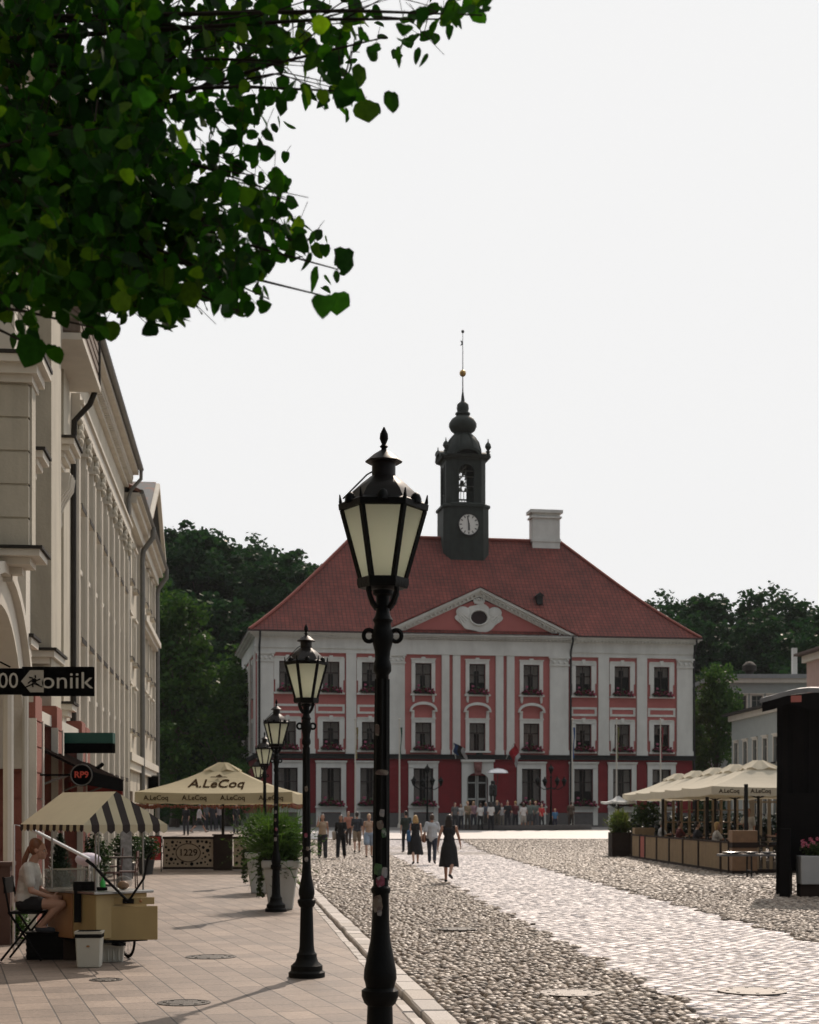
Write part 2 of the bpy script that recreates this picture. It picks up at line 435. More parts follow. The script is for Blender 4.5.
# ---- cobbled square: every near stone is a small dome of its own
def path_left(d): return 3.5 - .067*d
def path_right(d): return 6.5 - .0435*d
def stones(name, material, test, d0, d1, pitch, hgt, wfac, seed, lx=1.0, ly=1.0, flat=.6, side=1.0, tilt=None):
    tilt = side if tilt is None else tilt
    rng = np.random.default_rng(seed)
    pts = []
    nrow = int((d1-d0)/(pitch*ly))
    for r in range(nrow):
        d = d0 + r*pitch*ly
        half = wfac*d*.5 + 2.0
        x0 = max(-half, street_x(KC+.45, d)); x1 = half
        k = int((x1-x0)/(pitch*lx))
        if k < 1: continue
        x = x0 + (np.arange(k)+.5+(.5 if r % 2 else 0))*pitch*lx
        pts.append(np.stack([x + rng.normal(0, .13*pitch*lx*side, k), np.full(k, d)+rng.normal(0, .13*pitch*ly*side, k)], 1))
    P = np.concatenate(pts); P = P[test(P[:,0], P[:,1])]
    n = len(P); K = 7
    a = np.linspace(0, 2*np.pi, K, endpoint=False)[None,:] + rng.uniform(0, 6.28, (n,1))
    rad = 1 + rng.uniform(-.16, .16, (n,K))
    sx = pitch*lx*.5*rng.uniform(.84, 1.12, (n,1)); sy = pitch*ly*.5*rng.uniform(.84, 1.12, (n,1))
    gz = .72*np.clip((P[:,1]-66)/38, 0, 1)**2*(3-2*np.clip((P[:,1]-66)/38, 0, 1))
    zt = gz[:,None] - .085 + hgt + rng.normal(0, hgt*.16, (n,1))
    tx = rng.normal(0, .10*tilt, (n,1)); ty = rng.normal(0, .10*tilt, (n,1))
    V = np.zeros((n, 3*K+1, 3))
    for ri, (rf, hf) in enumerate(((1.04, 0.0), (.92, .62), (flat, .95))):
        dx = np.cos(a)*rad*sx*rf; dy = np.sin(a)*rad*sy*rf
        V[:, ri*K:(ri+1)*K, 0] = P[:,0:1]+dx; V[:, ri*K:(ri+1)*K, 1] = P[:,1:2]+dy
        zz = zt-hgt*1.3*(1-hf) + (dx*tx+dy*ty)*(ri > 0)
        V[:, ri*K:(ri+1)*K, 2] = zz
    V[:, 3*K, 0] = P[:,0]; V[:, 3*K, 1] = P[:,1]; V[:, 3*K, 2] = zt[:,0]
    quads = []; 
    for ri in range(2):
        for k in range(K):
            k2 = (k+1) % K; quads.append((ri*K+k, ri*K+k2, (ri+1)*K+k2, (ri+1)*K+k))
    tris = [(2*K+k, 2*K+(k+1)%K, 3*K) for k in range(K)]
    q = np.array(quads); t = np.array(tris); off = (np.arange(n)*(3*K+1))[:,None,None]
    Q = (q[None]+off).reshape(-1,4); T = (t[None]+off).reshape(-1,3)
    me = bpy.data.meshes.new(name)
    me.vertices.add(n*(3*K+1)); me.vertices.foreach_set('co', V.reshape(-1).astype(np.float32))
    loops = np.concatenate([Q.reshape(-1), T.reshape(-1)]); me.loops.add(len(loops)); me.loops.foreach_set('vertex_index', loops.astype(np.int32))
    npoly = len(Q)+len(T); me.polygons.add(npoly)
    st = np.concatenate([np.arange(len(Q))*4, len(Q)*4+np.arange(len(T))*3]); me.polygons.foreach_set('loop_start', st.astype(np.int32))
    me.polygons.foreach_set('use_smooth', np.ones(npoly, bool))
    me.materials.append(material); me.update(); me.validate()
    o = bpy.data.objects.new(name, me); COL.objects.link(o)
    return o

cob = island_mat('cobble granite', [(.21,.162,.122),(.085,.064,.046),(.34,.28,.22),(.115,.09,.07),(.26,.205,.158),(.14,.10,.076),(.44,.375,.305),(.10,.077,.059),(.22,.173,.132),(.31,.25,.195)], .54, .45, .5, rvar=.12)  # stone tones; their brightness spread also stands in for sun glint
sett = island_mat('pale granite setts', [(.66,.60,.585),(.60,.545,.53),(.70,.64,.625),(.63,.575,.56),(.68,.62,.60)], .5, .45, .3, rvar=.08)
RNG2 = np.random.default_rng(5)
def t_cob(x, d):
    w_ = .10*np.sin(d*3.1)+.07*np.sin(d*7.7+1)
    return ((x < path_left(d)+w_) | (x > path_right(d)+w_)) & (x > street_x(KC+.47, d)) & (d < 84)
def t_path(x, d):
    w_ = .10*np.sin(d*3.1)+.07*np.sin(d*7.7+1)
    return (x >= path_left(d)+w_) & (x <= path_right(d)+w_) & (d < 84)
o = stones('cobblestones', cob, lambda x,d: t_cob(x,d), 9, 34, .108, .036, .56, 11, flat=.55, ly=.95, side=1.5)
tag(o, 'rounded grey brown cobblestones covering the square', 'cobbles', kind='structure')
o = stones('cobblestones', cob, lambda x,d: t_cob(x,d), 34, 84, .165, .045, .56, 12, flat=.58, side=1.3)
tag(o, 'rounded grey brown cobblestones covering the square', 'cobbles', kind='structure')
o = stones('stone_path', sett, lambda x,d: t_path(x,d), 9, 84, .14, .012, .56, 13, lx=1.3, ly=.95, flat=.88, side=.9, tilt=.35)
tag(o, kind='structure')
# sheets under the stones and the far part of the square
mb = MB(); ds = list(range(-12, 85, 3))
for i in range(len(ds)-1):
    a, b = ds[i], ds[i+1]
    mb.add([(street_x(KC,a),a,ground_z(a)-.088),(90,a,ground_z(a)-.088),(90,b,ground_z(b)-.088),(street_x(KC,b),b,ground_z(b)-.088)], [(0,1,2,3)])
tag(mb.build('cobble_bed', soil), kind='structure')
pale = mat('pale stone flags', (.58,.54,.51), .5, .15, 3, .4, 60, stain=(.46,.42,.39), stain_amt=.5, sscale=.5, world=True)
grey = mat('grey stone flags', (.17,.16,.15), .7, .18, 3, .4, 40, stain=(.11,.10,.095), stain_amt=.5, sscale=.4, world=True)
mb = MB()
for (a, b) in ((84,88),(88,92),(92,96)):
    mb.add([(-30,a,ground_z(a)-.03),(90,a,ground_z(a)-.03),(90,b,ground_z(b)-.03),(-30,b,ground_z(b)-.03)], [(0,1,2,3)])
tag(mb.build('pale_flagstones', pale), kind='structure')
mb = MB()
for (a, b) in ((96,100),(100,104),(104,112),(112,126)):
    mb.add([(-60,a,ground_z(a)-.034),(90,a,ground_z(a)-.034),(90,b,ground_z(b)-.034),(-60,b,ground_z(b)-.034)], [(0,1,2,3)])
tag(mb.build('forecourt', grey), kind='structure')
bedm = mat('pale sandy joints', (.30,.27,.25), .9, .15, 8, .3, 40, world=True)
mb = MB(); ds = list(range(8, 85, 7))
for i in range(len(ds)-1):
    a, b = ds[i], ds[i+1]
    mb.add([(path_left(a)+.1,a,ground_z(a)-.082),(path_right(a)-.1,a,ground_z(a)-.082),(path_right(b)-.1,b,ground_z(b)-.082),(path_left(b)+.1,b,ground_z(b)-.082)], [(0,1,2,3)])
tag(mb.build('path_bed', bedm), kind='structure')
# iron covers in the paving
iron = mat('cast iron worn', (.05,.045,.04), .55, .3, 30, .5, 80, metal=.6)
iron_pale = mat('steel cover polished', (.26,.24,.22), .6, .2, 14, .4, 80, metal=.3)
def cover(px, y, rad, label, z=0.0, material=iron, sq=False):
    d = (CAMZ-z)*F/(y-HZ); p = at(px, d, z)
    mb = MB(); mb.lathe([(rad,.001),(rad,.007),(rad-.03,.008),(rad-.032,.005),(rad*.6,.006),(rad*.55,.009),(.01,.009)], 24, smooth=False)
    for k in range(8):
        a = k*math.pi/4; mb.cbox((math.cos(a)*rad*.72, math.sin(a)*rad*.72, .009), (.03,.03,.006))
    o = mb.build('manhole_cover', material, loc=p); tag(o, label, 'manhole cover', 'iron covers set in the paving')
    return o
cover(211, 957, .30, 'larger round iron cover in pavement slabs left of second lamp')
cover(184, 1003, .24, 'small round iron cover in pavement nearest the bottom edge')
cover(106, 980, .17, 'small dark iron cover in slabs below the coffee cart')
cover(571, 993, .30, 'pale worn round cover among cobbles near the bottom', z=-.05, material=iron_pale)
cover(752, 991, .34, 'pale worn round cover within the pale stone path', z=-.067, material=iron_pale)
cover(457, 929, .30, 'dark iron cover among cobbles right of the nearest lamp post', z=-.035)
# ------------------------------------------------------------------ town hall
ZB = .70
hall = empty('town_hall', (-10.9, 110.0, ZB), math.atan(.168),
    'pink and white three storey town hall with red hipped roof, pediment and dark clock tower', 'town hall')
M_pink = mat('pink render', (.45,.145,.13), .85, .07, 1.2, .25, 25, stain=(.40,.11,.10), stain_amt=.5, sscale=.35)
M_white = mat('white stucco', (.68,.68,.635), .8, .07, 1.5, .2, 25, stain=(.44,.43,.39), stain_amt=.55, sscale=.5)
M_red = mat('deep red render', (.21,.014,.018), .8, .12, 1.5, .3, 20, stain=(.13,.012,.014), stain_amt=.5, sscale=.5)
M_plinth = mat('dark granite plinth', (.12,.11,.105), .8, .15, 4, .4, 30)
M_dark = mat('dark slate grey metal', (.024,.025,.025), .65, .25, 5, .2, 30, spec=.25)
M_sash = mat('dark brown window sash', (.035,.02,.016), .5, .15, 6)
M_curt = mat('curtain', (.62,.57,.52), .9, .12, 8)
M_room = mat('dark room', (.03,.022,.02), .9, .2, 1)
M_glass = glass_mat('window glass', (.015,.016,.016), .72, .04)
M_flower = island_mat('geranium petals', [(.16,.012,.03),(.26,.04,.08),(.12,.01,.02),(.30,.08,.13),(.15,.012,.025)], .7, .2, 0, tl=.1)
M_leafbox = island_mat('geranium leaves', [(.03,.06,.015),(.05,.08,.02),(.02,.04,.012)], .7, .3, 0, tl=.2)
W = 32.4; DEP = 16.0; ZE = 13.95   # local z of eaves
def hz(y, sc=13.76): return CAMZ + (HZ-y)/sc - ZB
def hu(px):       # facade coordinate of an image column
    k = (px-CX)/F; c, s = math.cos(hall.rotation_euler.z), math.sin(hall.rotation_euler.z)
    return (k*110.0+10.9)/(c-k*s)
zS = hz(757.5); zC0 = hz(655.5)
Z1 = (hz(806), hz(768.5)); Z2 = (hz(751), hz(723)); Z3 = (hz(694.5), hz(664))
cols = [hu(p) for p in (287.5, 331, 370, 423.2, 477.2, 531.2, 583.3, 622, 661.3)]
hw = .60
holes_lo = [(c-.72, c+.72, Z1[0], Z1[1]) for i, c in enumerate(cols) if i != 4]
door_c = cols[4]; holes_lo.append((door_c-.80, door_c+.80, 0.0, hz(775.5)))
holes_up = [(c-hw, c+hw, Z2[0], Z2[1]) for c in cols] + [(c-hw, c+hw, Z3[0], Z3[1]) for c in cols]
for (h0, h1, z0, z1, m, nm, lb) in ((0, 0, 1.0, zS-.15, M_red, 'wall', 'deep red ground floor wall'), (0, 0, zS-.15, ZE-.3, M_pink, 'wall', 'pink upper wall')):
    mb = MB()
    hs = holes_lo if m is M_red else holes_up
    hs = [(a, b, max(c, z0), d) for (a, b, c, d) in hs]
    wall_holes(mb, 0, W, z0, z1, hs, 0, .32)
    # other three sides
    mb.add([(0,0,z0),(0,DEP,z0),(0,DEP,z1),(0,0,z1)], [(0,3,2,1)])
    mb.add([(W,0,z0),(W,DEP,z0),(W,DEP,z1),(W,0,z1)], [(0,1,2,3)])
    mb.add([(0,DEP,z0),(W,DEP,z0),(W,DEP,z1),(0,DEP,z1)], [(0,3,2,1)])
    o = mb.build(nm, m, hall); o['label'] = lb
# rusticated courses on the red storey, between the openings
ed = sorted([(h[0]-.42, h[1]+.42) for h in holes_lo]); segs = []; u = .0
for a, b in ed:
    if a-u > .25: segs.append((u, a))
    u = b
segs.append((u, W))
ch = .44; z = 1.05
for a, b in segs:
    mb = MB(); z = 1.05; mb.box(a+.02, b-.02, -.02, -.002, 1.02, zS-.2)
    while z+ch < zS-.2: mb.box(a, b, -.045, -.021, z, z+ch-.05); z += ch
    mb.build('rustication', M_red, hall)
mb = MB()
hs = [(door_c-.82, door_c+.82)]
for a, b in ((-.12, door_c-1.2), (door_c+1.2, W+.12)): mb.box(a, b, -.1, .0-.003, -.3, 1.0)
mb.box(-.12, 0-.003, .003, DEP, -.3, 1.0); mb.box(W+.003, W+.12, .003, DEP, -.3, 1.0)
mb.build('plinth', M_plinth, hall)
# string course and entablature
mb = MB(); mb.box(-.18, W+.18, -.22, -.0-.003, zS-.14, zS+.14)
mb.box(-.18, -.003, .0, DEP, zS-.14, zS+.14)
mb.box(-.26, W+.26, -.30, -.003, zS+.14, zS+.20)
mb.build('string_course', M_dark, hall)
RU0, RU1 = hu(388.5), hu(568.5)
mb = MB()
mb.box(-.07, W+.07, -.07, -.003, zC0, ZE-.3)
mb.box(-.07, -.003, .0, DEP, zC0, ZE-.3); mb.box(W+.003, W+.07, 0, DEP, zC0, ZE-.3)
mb.box(-.14, W+.14, -.14, -.072, zC0+.32, zC0+.40); mb.box(-.14, W+.14, -.14, -.072, zC0-.0, zC0+.07)
for k, (o_, a, b) in enumerate(((.22, ZE-.42, ZE-.3), (.40, ZE-.3, ZE-.16), (.58, ZE-.16, ZE-.02))):
    mb.box(-o_, W+o_, -o_, .3, a, b); mb.box(-o_, .3, .3, DEP+o_, a, b); mb.box(W-.3, W+o_, .3, DEP+o_, a, b)
u = .0
while u < W:
    mb.box(u, u+.13, -.36, -.225, ZE-.415, ZE-.302); u += .27
# central break front
mb.box(RU0-.02, RU1+.02, -.20, -.142, zC0, ZE-.45)
mb.build('entablature', M_white, hall)
# pilasters
M_cap = M_white
def pilaster(px0, px1, capital, z1=zC0):
    u0, u1 = hu(px0), hu(px1); mb = MB(); pr = .16
    mb.box(u0, u1, -pr, -.003, zS+.2, z1-.005)
    mb.box(u0-.05, u1+.05, -pr-.05, -.004, zS+.2, zS+.55)
    if capital:
        zc = hz(664)
        mb.box(u0-.06, u1+.06, -pr-.07, -pr-.001, zc-.06, zc+.04)
        mb.box(u0-.1, u1+.1, -pr-.1, -pr-.001, z1-.14, z1-.01)
        for k in range(3):
            uu = u0+(u1-u0)*(.2+.3*k); mb.ball((uu, -pr-.03, zc+.22), (.12,.05,.13), 8, 6)
        for e in (u0+.08, u1-.08): mb.ball((e, -pr-.05, z1-.24), (.11,.07,.1), 8, 6)
    return mb.build('pilaster', M_white, hall)
for a, b, c in ((257,273.5,1),(303,314.5,0),(346,356,0),(388.5,404.5,1),(441.5,449,0),(452.5,460,0),(495.5,503,0),(506.5,514,0),(549.5,568,1),(598,608.5,0),(636.5,646.5,0),(676.5,692,1)):
    pilaster(a, b, c)
# white panel borders + inset bands between storeys of the wings
def ring(mb, u0, u1, z0, z1, w_, y0=-.05, y1=-.003):
    mb.box(u0, u1, y0, y1, z0, z0+w_); mb.box(u0, u1, y0, y1, z1-w_, z1)
    mb.box(u0, u0+w_, y0, y1, z0+w_, z1-w_); mb.box(u1-w_, u1, y0, y1, z0+w_, z1-w_)
for i in (0,1,2,6,7,8):
    c = cols[i]
    a, b = {0:(274,302.5),1:(315,345.5),2:(356.5,388),6:(570,597.5),7:(609,636),8:(647,676)}[i]
    mb = MB(); ring(mb, hu(a)+.06, hu(b)-.06, hz(715), hz(706), .16); mb.build('wall_panel', M_white, hall)
# windows: one prototype per row, then copies
def flower_box(w_, h_=.42):
    mb = MB(); rnd = random.Random(3)
    mb.box(-w_/2, w_/2, -.30, -.12, .0, .16, 2)
    for k in range(130):
        x = rnd.uniform(-w_/2-.12, w_/2+.12); y = -.22+rnd.gauss(0,.09); z_ = .12+abs(rnd.gauss(0,.5))*h_*(1-.5*abs(x)/(w_/2)) - (.16 if rnd.random() < .35 else 0)
        s = rnd.uniform(.05,.10); M = Matrix.Translation((x,y,z_)) @ Matrix.Rotation(rnd.uniform(0,6.28),4,'Z') @ Matrix.Rotation(rnd.uniform(0,3.14),4,'X')
        mb.add([(-s,-s*.8,0),(s,-s,.02),(s*.9,s,0),(-s,s*.8,.03)], [(0,1,2,3)], 0 if rnd.random() < .62 else 1, M)
    return mb
fb_me = flower_box(1.35).build('flower_box', [M_flower, M_leafbox, M_dark], None)
def window(w_, h_, style, flowers=True):
    """origin at the centre of the sill line, facade at y=0"""
    mb = MB(); y0, y1 = .16, .22; t = .075; a = w_/2
    mb.box(-a, a, y0, y1, 0, t); mb.box(-a, a, y0, y1, h_-t, h_); mb.box(-a, -a+t, y0, y1, t, h_-t); mb.box(a-t, a, y0, y1, t, h_-t)
    mb.box(-.03, .03, y0-.01, y1, t, h_-t)
    mb.box(-a+t, a-t, y0-.012, y1, h_*.63, h_*.63+.06)
    root = mb.build('window', M_sash, hall)
    g = MB(); g.box(-a+.02, a-.02, .19, .20, .02, h_-.02); g.build('glass', M_glass, root)
    r = MB(); r.box(-a-.05, a+.05, .9, .92, -.05, h_+.05); r.box(-a-.05, -a-.03, .325, .9, -.05, h_+.05); r.box(a+.03, a+.05, .325, .9, -.05, h_+.05)
    r.box(-a-.03, a+.03, .325, .9, h_+.03, h_+.05); r.box(-a-.03, a+.03, .325, .9, -.05, -.03)
    r.build('room', M_room, root)
    c = MB()
    for sgn in (-1, 1):
        pts = []; n = 12
        for k in range(n+1):
            pts.append((sgn*(a-.03-(w_*.33)*k/n), .27+.03*math.sin(k*2.2)))
        for k in range(n):
            (xa,ya),(xb,yb) = pts[k], pts[k+1]
            c.add([(xa,ya,0),(xb,yb,0),(xb,yb,h_),(xa,ya,h_)], [(0,1,2,3)])
    if style != 'low': c.box(-a+.06, a-.06, .30, .31, h_*.62, h_)
    c.build('curtain', M_curt, root)
    f = MB(); b = .27 if style != 'low' else .36
    fr = -.11
    f.box(-a-b, -a, fr, -.004, -.0, h_+.05); f.box(a, a+b, fr, -.004, -.0, h_+.05); f.box(-a-b, a+b, fr, -.004, h_+.0, h_+b)
    f.box(-a-b-.05, a+b+.05, fr-.05, -.004, h_+b, h_+b+.07)
    if style == 'top':
        f.box(-a-b-.08, a+b+.08, -.26, -.003, -.13, 0)
        for s in (-1, 1):
            f.box(s*(a+b*.5)-.09, s*(a+b*.5)+.09, -.16, -.003, -.42, -.13); f.ball((s*(a+b*.5), -.09, -.5), (.09,.08,.12), 8, 6)
        f.box(-.14, .14, fr-.05, -.004, h_+b+.07, h_+b+.17)
    if style == 'mid':
        f.box(-a-b-.1, a+b+.1, -.24, -.003, -.13, 0); f.box(-.12, .12, fr-.06, -.004, h_+b*.4, h_+b+.16)
        f.box(-a-b-.10, -a-b, fr, -.004, h_*.4, h_+b)
        f.box(a+b, a+b+.10, fr, -.004, h_*.4, h_+b)
    if style == 'hood':
        f.box(-a-b-.1, a+b+.1, -.24, -.003, -.13, 0)
        zz = h_+b+.95
        f.box(-a-b, -a-b*.2, -.10, -.003, h_+b+.07, zz-.35); f.box(a+b*.2, a+b, -.10, -.003, h_+b+.07, zz-.35)
        n = 14; rr = a+b+.12
        for k in range(n):
            t0, t1 = math.pi*(1-k/n), math.pi*(1-(k+1)/n)
            p0, p1 = Vector((rr*math.cos(t0), zz-.35+.62*math.sin(t0))), Vector((rr*math.cos(t1), zz-.35+.62*math.sin(t1)))
            q0, q1 = Vector((rr*.86*math.cos(t0), zz-.35+.42*math.sin(t0))), Vector((rr*.86*math.cos(t1), zz-.35+.42*math.sin(t1)))
            f.extr([q0, q1, p1, p0], -.30, -.004)
        f.box(-rr-.02, -rr+.3, -.28, -.003, zz-.44, zz-.35); f.box(rr-.3, rr+.02, -.28, -.003, zz-.44, zz-.35)
    if style == 'low':
        zb = -Z1[0]+.1
        f.box(-a-b, -a, fr, -.004, zb, -.14); f.box(a, a+b, fr, -.004, zb, -.14)
        f.box(-a-b-.06, a+b+.06, -.22, -.003, -.14, .0); f.box(-a, a, -.06, -.003, zb+.95, -.14)
        f.box(-a-b-.07, a+b+.07, -.2, -.004, h_+b+.07, h_+b+.15)
    f.build('frame', M_white, root)
    if flowers:
        o = fb_me.copy(); COL.objects.link(o); o.parent = root; o.scale = (w_/1.25, 1, 1); o.location = (0, -.02 if style != 'low' else 0, -.02)
    return root
WR = random.Random(8)
def win_row(proto_args, us, z):
    p = window(*proto_args); kids = list(p.children)
    p.location = (us[0], 0, z)
    for u in us[1:]:
        c = p.copy(); COL.objects.link(c); c.location = (u, 0, z)
        for k in kids:
            q = k.copy(); COL.objects.link(q); q.parent = c
            if k.name.startswith('curtain'): f_ = WR.choice((.35, .6, .8, 1.0)); H_ = proto_args[1]; q.scale = (1, 1, f_); q.location = (0, 0, H_*(1-f_))
win_row((2*hw, Z3[1]-Z3[0], 'top'), [cols[i] for i in (3,4,5)], Z3[0])
win_row((2*hw, Z3[1]-Z3[0], 'mid'), [cols[i] for i in (0,1,2,6,7,8)], Z3[0])
win_row((2*hw, Z2[1]-Z2[0], 'mid'), [cols[i] for i in (0,1,2,6,7,8)], Z2[0])
win_row((2*hw, Z2[1]-Z2[0], 'hood'), [cols[i] for i in (3,5)], Z2[0])
win_row((2*hw, Z2[1]-Z2[0], 'hood', False), [cols[4]], Z2[0])
win_row((1.44, Z1[1]-Z1[0], 'low'), [cols[i] for i in (0,1,2,3,5,6,7,8)], Z1[0])
bpy.data.objects.remove(fb_me)
# door with arched surround
mb = MB(); du = door_c; zt = hz(775.5); s0, s1 = hu(461.5)-du, hu(493)-du
mb.box(s0, -.80, -.16, -.003, .0, zt-.35); mb.box(.80, s1, -.16, -.003, 0, zt-.35)
n = 16
for k in range(n):
    t0, t1 = math.pi*(1-k/n), math.pi*(1-(k+1)/n)
    p0 = (.80*math.cos(t0), zt-.35+.35*math.sin(t0)*1.6); p1 = (.80*math.cos(t1), zt-.35+.35*math.sin(t1)*1.6)
    mb.extr([p0, p1, (p1[0], zS-.15), (p0[0], zS-.15)], -.16, -.003)
mb.box(s0, -.8, -.16, -.003, zt-.35, zS-.15); mb.box(.8, s1, -.16, -.003, zt-.35, zS-.15)
mb.box(s0-.08, s1+.08, -.28, -.003, zS-.32, zS-.16)
sur = mb.build('door_surround', M_white, hall, loc=(du, 0, 0))
mb = MB(); mb.extr([(-.22, zt+.05), (.22, zt+.05), (.3, zS-.33), (-.3, zS-.33)], -.36, -.162)
mb.ball((0,-.38,zt+.5), (.2,.1,.26), 10, 8); mb.build('keystone', mat('reddish keystone', (.20,.08,.07), .8), hall, loc=(du,0,0))
mb = MB(); M_door = mat('pale grey door paint', (.40,.41,.38), .6, .08, 3)
for s in (-1, 1):
    mb.box(min(0,s*.78)+.02, max(0,s*.78)-.02, .14, .19, .1, .9); 
    for (a, b) in ((.1,.16),(.84,.96),(1.95,2.08),(3.15,3.25)): mb.box(min(0,s*.78)+.02, max(0,s*.78)-.02, .12, .20, a, b)
    mb.box(min(s*.78, s*.66), max(s*.78, s*.66), .12, .20, .1, zt); mb.box(min(s*.02, s*.12), max(s*.02, s*.12), .12, .20, .1, zt)
door = mb.build('door', M_door, hall, loc=(du,0,0))
mb = MB(); mb.box(-.78, .78, .165, .175, .9, zt); mb.build('glass', M_glass, door)
mb = MB(); mb.box(-.78, .78, .5, .52, 0, zt+.1); mb.build('room', M_room, door)
mb = MB()
for s in (-1, 1): mb.tube([(s*.39+.22*math.cos(a)*1.0, .11, 1.5+.38*math.sin(a)) for a in [k*math.pi/8 for k in range(16)]], .035, 6, closed=True)
mb.build('ironwork', M_dark, door)
mb = MB()
for k in range(3): mb.box(-1.6-.3*k, 1.6+.3*k, -.5-.35*k, -.163 if k == 0 else -.5-.35*(k-1), -.3, .0-.0+.0-.12*k+.0)
mb.build('steps', M_plinth, hall, loc=(du, 0, 0))
mb = MB(); mb.lathe([(.0,0),(.26,0),(.26,.06),(.2,.1),(0,.12)], 14, M=Matrix.Translation((door_c+.15, 0, hz(755.5)+.02)) @ Matrix.Rotation(R(90),4,'X'), cap=False)
mb.build('crest', M_dark, hall, loc=(0,-.02,0))
# pediment
ap = hz(588.5); pu0, pu1 = RU0-.55, RU1+.45; pm = (pu0+pu1)/2
mb = MB(); mb.extr([(RU0, ZE+.0), (RU1, ZE+.0), (pm, ap-.75)], -.12, .8); mb.build('pediment', M_pink, hall)
mb = MB()
def rake(off0, off1, y0, y1, d_):
    for s, e in ((pu0, 1), (pu1, -1)):
        sl = (ap-ZE)/(pm-pu0)
        mb.extr([(s, ZE+off0-.0), (pm, ap+off0), (pm, ap+off1), (s, ZE+off1)] if e == 1 else [(pm, ap+off0), (s, ZE+off0), (s, ZE+off1), (pm, ap+off1)], y0, y1)
rake(-.20, -.02, -.62, .9, 0); rake(-.36, -.20, -.46, .9, 0); rake(-.62, -.36, -.24, -.125, 0)
mb.box(pu0-.1, pu1+.1, -.62, .2, ZE-.16, ZE-.018); mb.box(pu0, pu1, -.46, -.3, ZE-.30, ZE-.16)
for s in (pu0, pu1):
    k = 0
    while True:
        k += 1; uu = s+(k*.3 if s < pm else -k*.3)
        if abs(uu-pm) < .2 or k > 60: break
        zz = ZE+(ap-ZE)*(1-abs(uu-pm)/(pm-pu0)); mb.box(uu-.07, uu+.07, -.42, -.24, zz-.52, zz-.362)
mb.build('pediment_cornice', M_white, hall)
mb = MB(); mb.extr([(pu0-.1, ZE-.02), (pm, ap+.0), (pm, ap+.06), (pu0-.25, ZE+.02)], -.68, 4.5); mb.extr([(pm, ap), (pu1+.1, ZE-.02), (pu1+.25, ZE+.02), (pm, ap+.06)], -.68, 4.5)
TILE_LATER = mb
# cartouche round the oval window
cu, cz = hu(478.3), hz(618.0)
mb = MB(); n = 40; outer = []
for k in range(n):
    a = 2*math.pi*k/n
    r1 = 1.0 + .10*math.cos(6*a) + .16*abs(math.cos(a))**3
    x = 1.42*math.cos(a)*r1; z_ = 1.02*math.sin(a)*(1+.08*math.cos(5*a))
    if z_ > .45: x *= .72
    outer.append((x, z_-.02))
inner = [(.62*math.cos(2*math.pi*k/n), .50*math.sin(2*math.pi*k/n)) for k in range(n)]
for k in range(n):
    j = (k+1) % n; mb.extr([inner[k], inner[j], outer[j], outer[k]], -.26, -.125)
mb.tube([(.68*math.cos(a), -.27, .56*math.sin(a)) for a in [2*math.pi*k/24 for k in range(24)]], .08, 6, closed=True)
for s in (-1, 1):
    mb.ball((s*1.18, -.24, .38), (.52,.07,.42), 16, 8)
    for q in range(4): mb.tube([(s*(.75+.16*q), -.27, -.1-.13*q), (s*(1.2+.08*q), -.28, .25-.12*q), (s*(1.45), -.27, .5-.2*q)], .045, 5)
mb.box(-.34, .34, -.30, -.13, 1.0, 1.12); mb.box(-.42, .42, -.30, -.13, 1.12, 1.2)
for q in (-.34, -.17, 0, .17, .34): mb.ball((q, -.24, 1.34-.25*abs(q)), (.09,.08,.13), 8, 6)
ct = mb.build('cartouche', M_white, hall, loc=(cu, 0, cz))
mb = MB(); mb.lathe([(.001,0),(.62,0),(.62,.03)], 24, M=Matrix.Translation((0,-.13,0)) @ Matrix.Rotation(R(90),4,'X') @ Matrix.Diagonal((1,.8,1,1)), cap=False)
mb.build('glass', M_glass if False else mat('oval pane', (.03,.012,.012), .3), ct)

# roof: curved hip, tiles in UV space
m, N_, L_, P_ = newmat('red clay tiles')
uvn = N_.new('ShaderNodeUVMap'); br = N_.new('ShaderNodeTexBrick'); br.offset = 0; br.inputs['Scale'].default_value = 1
br.inputs['Brick Width'].default_value = .30; br.inputs['Row Height'].default_value = .36; br.inputs['Mortar Size'].default_value = .035
br.inputs['Mortar Smooth'].default_value = .5; br.inputs['Color1'].default_value = (.165,.032,.023,1); br.inputs['Color2'].default_value = (.22,.048,.032,1); br.inputs['Mortar'].default_value = (.075,.020,.015,1)
L_.new(uvn.outputs[0], br.inputs['Vector'])
n1 = N_.new('ShaderNodeTexNoise'); n1.inputs['Scale'].default_value = .5; n1.inputs['Detail'].default_value = 8; L_.new(uvn.outputs[0], n1.inputs['Vector'])
mr = N_.new('ShaderNodeMapRange'); mr.inputs['From Min'].default_value=.3; mr.inputs['From Max'].default_value=.7; mr.inputs['To Min'].default_value=.72; mr.inputs['To Max'].default_value=1.2; L_.new(n1.outputs['Fac'], mr.inputs['Value'])
hv = N_.new('ShaderNodeHueSaturation'); L_.new(br.outputs['Color'], hv.inputs['Color']); L_.new(mr.outputs[0], hv.inputs['Value']); L_.new(hv.outputs[0], P_.inputs['Base Color'])
P_.inputs['Roughness'].default_value = .8
bp = N_.new('ShaderNodeBump'); bp.invert = True; bp.inputs['Distance'].default_value = .06; bp.inputs['Strength'].default_value = .9
L_.new(br.outputs['Fac'], bp.inputs['Height']); L_.new(bp.outputs[0], P_.inputs['Normal'])
M_tile = m
ov = .50; run = 8.0+ov; RZ = 22.3; nr = 10
def prof(t):   # bell-cast curve
    return ZE-.02 + (RZ-ZE)*(t*.93 + .07*t*t) - .30*math.sin(math.pi*min(1, t*1.0))*(1-t)
mb = MB(); uvs = {}
cu_ = []
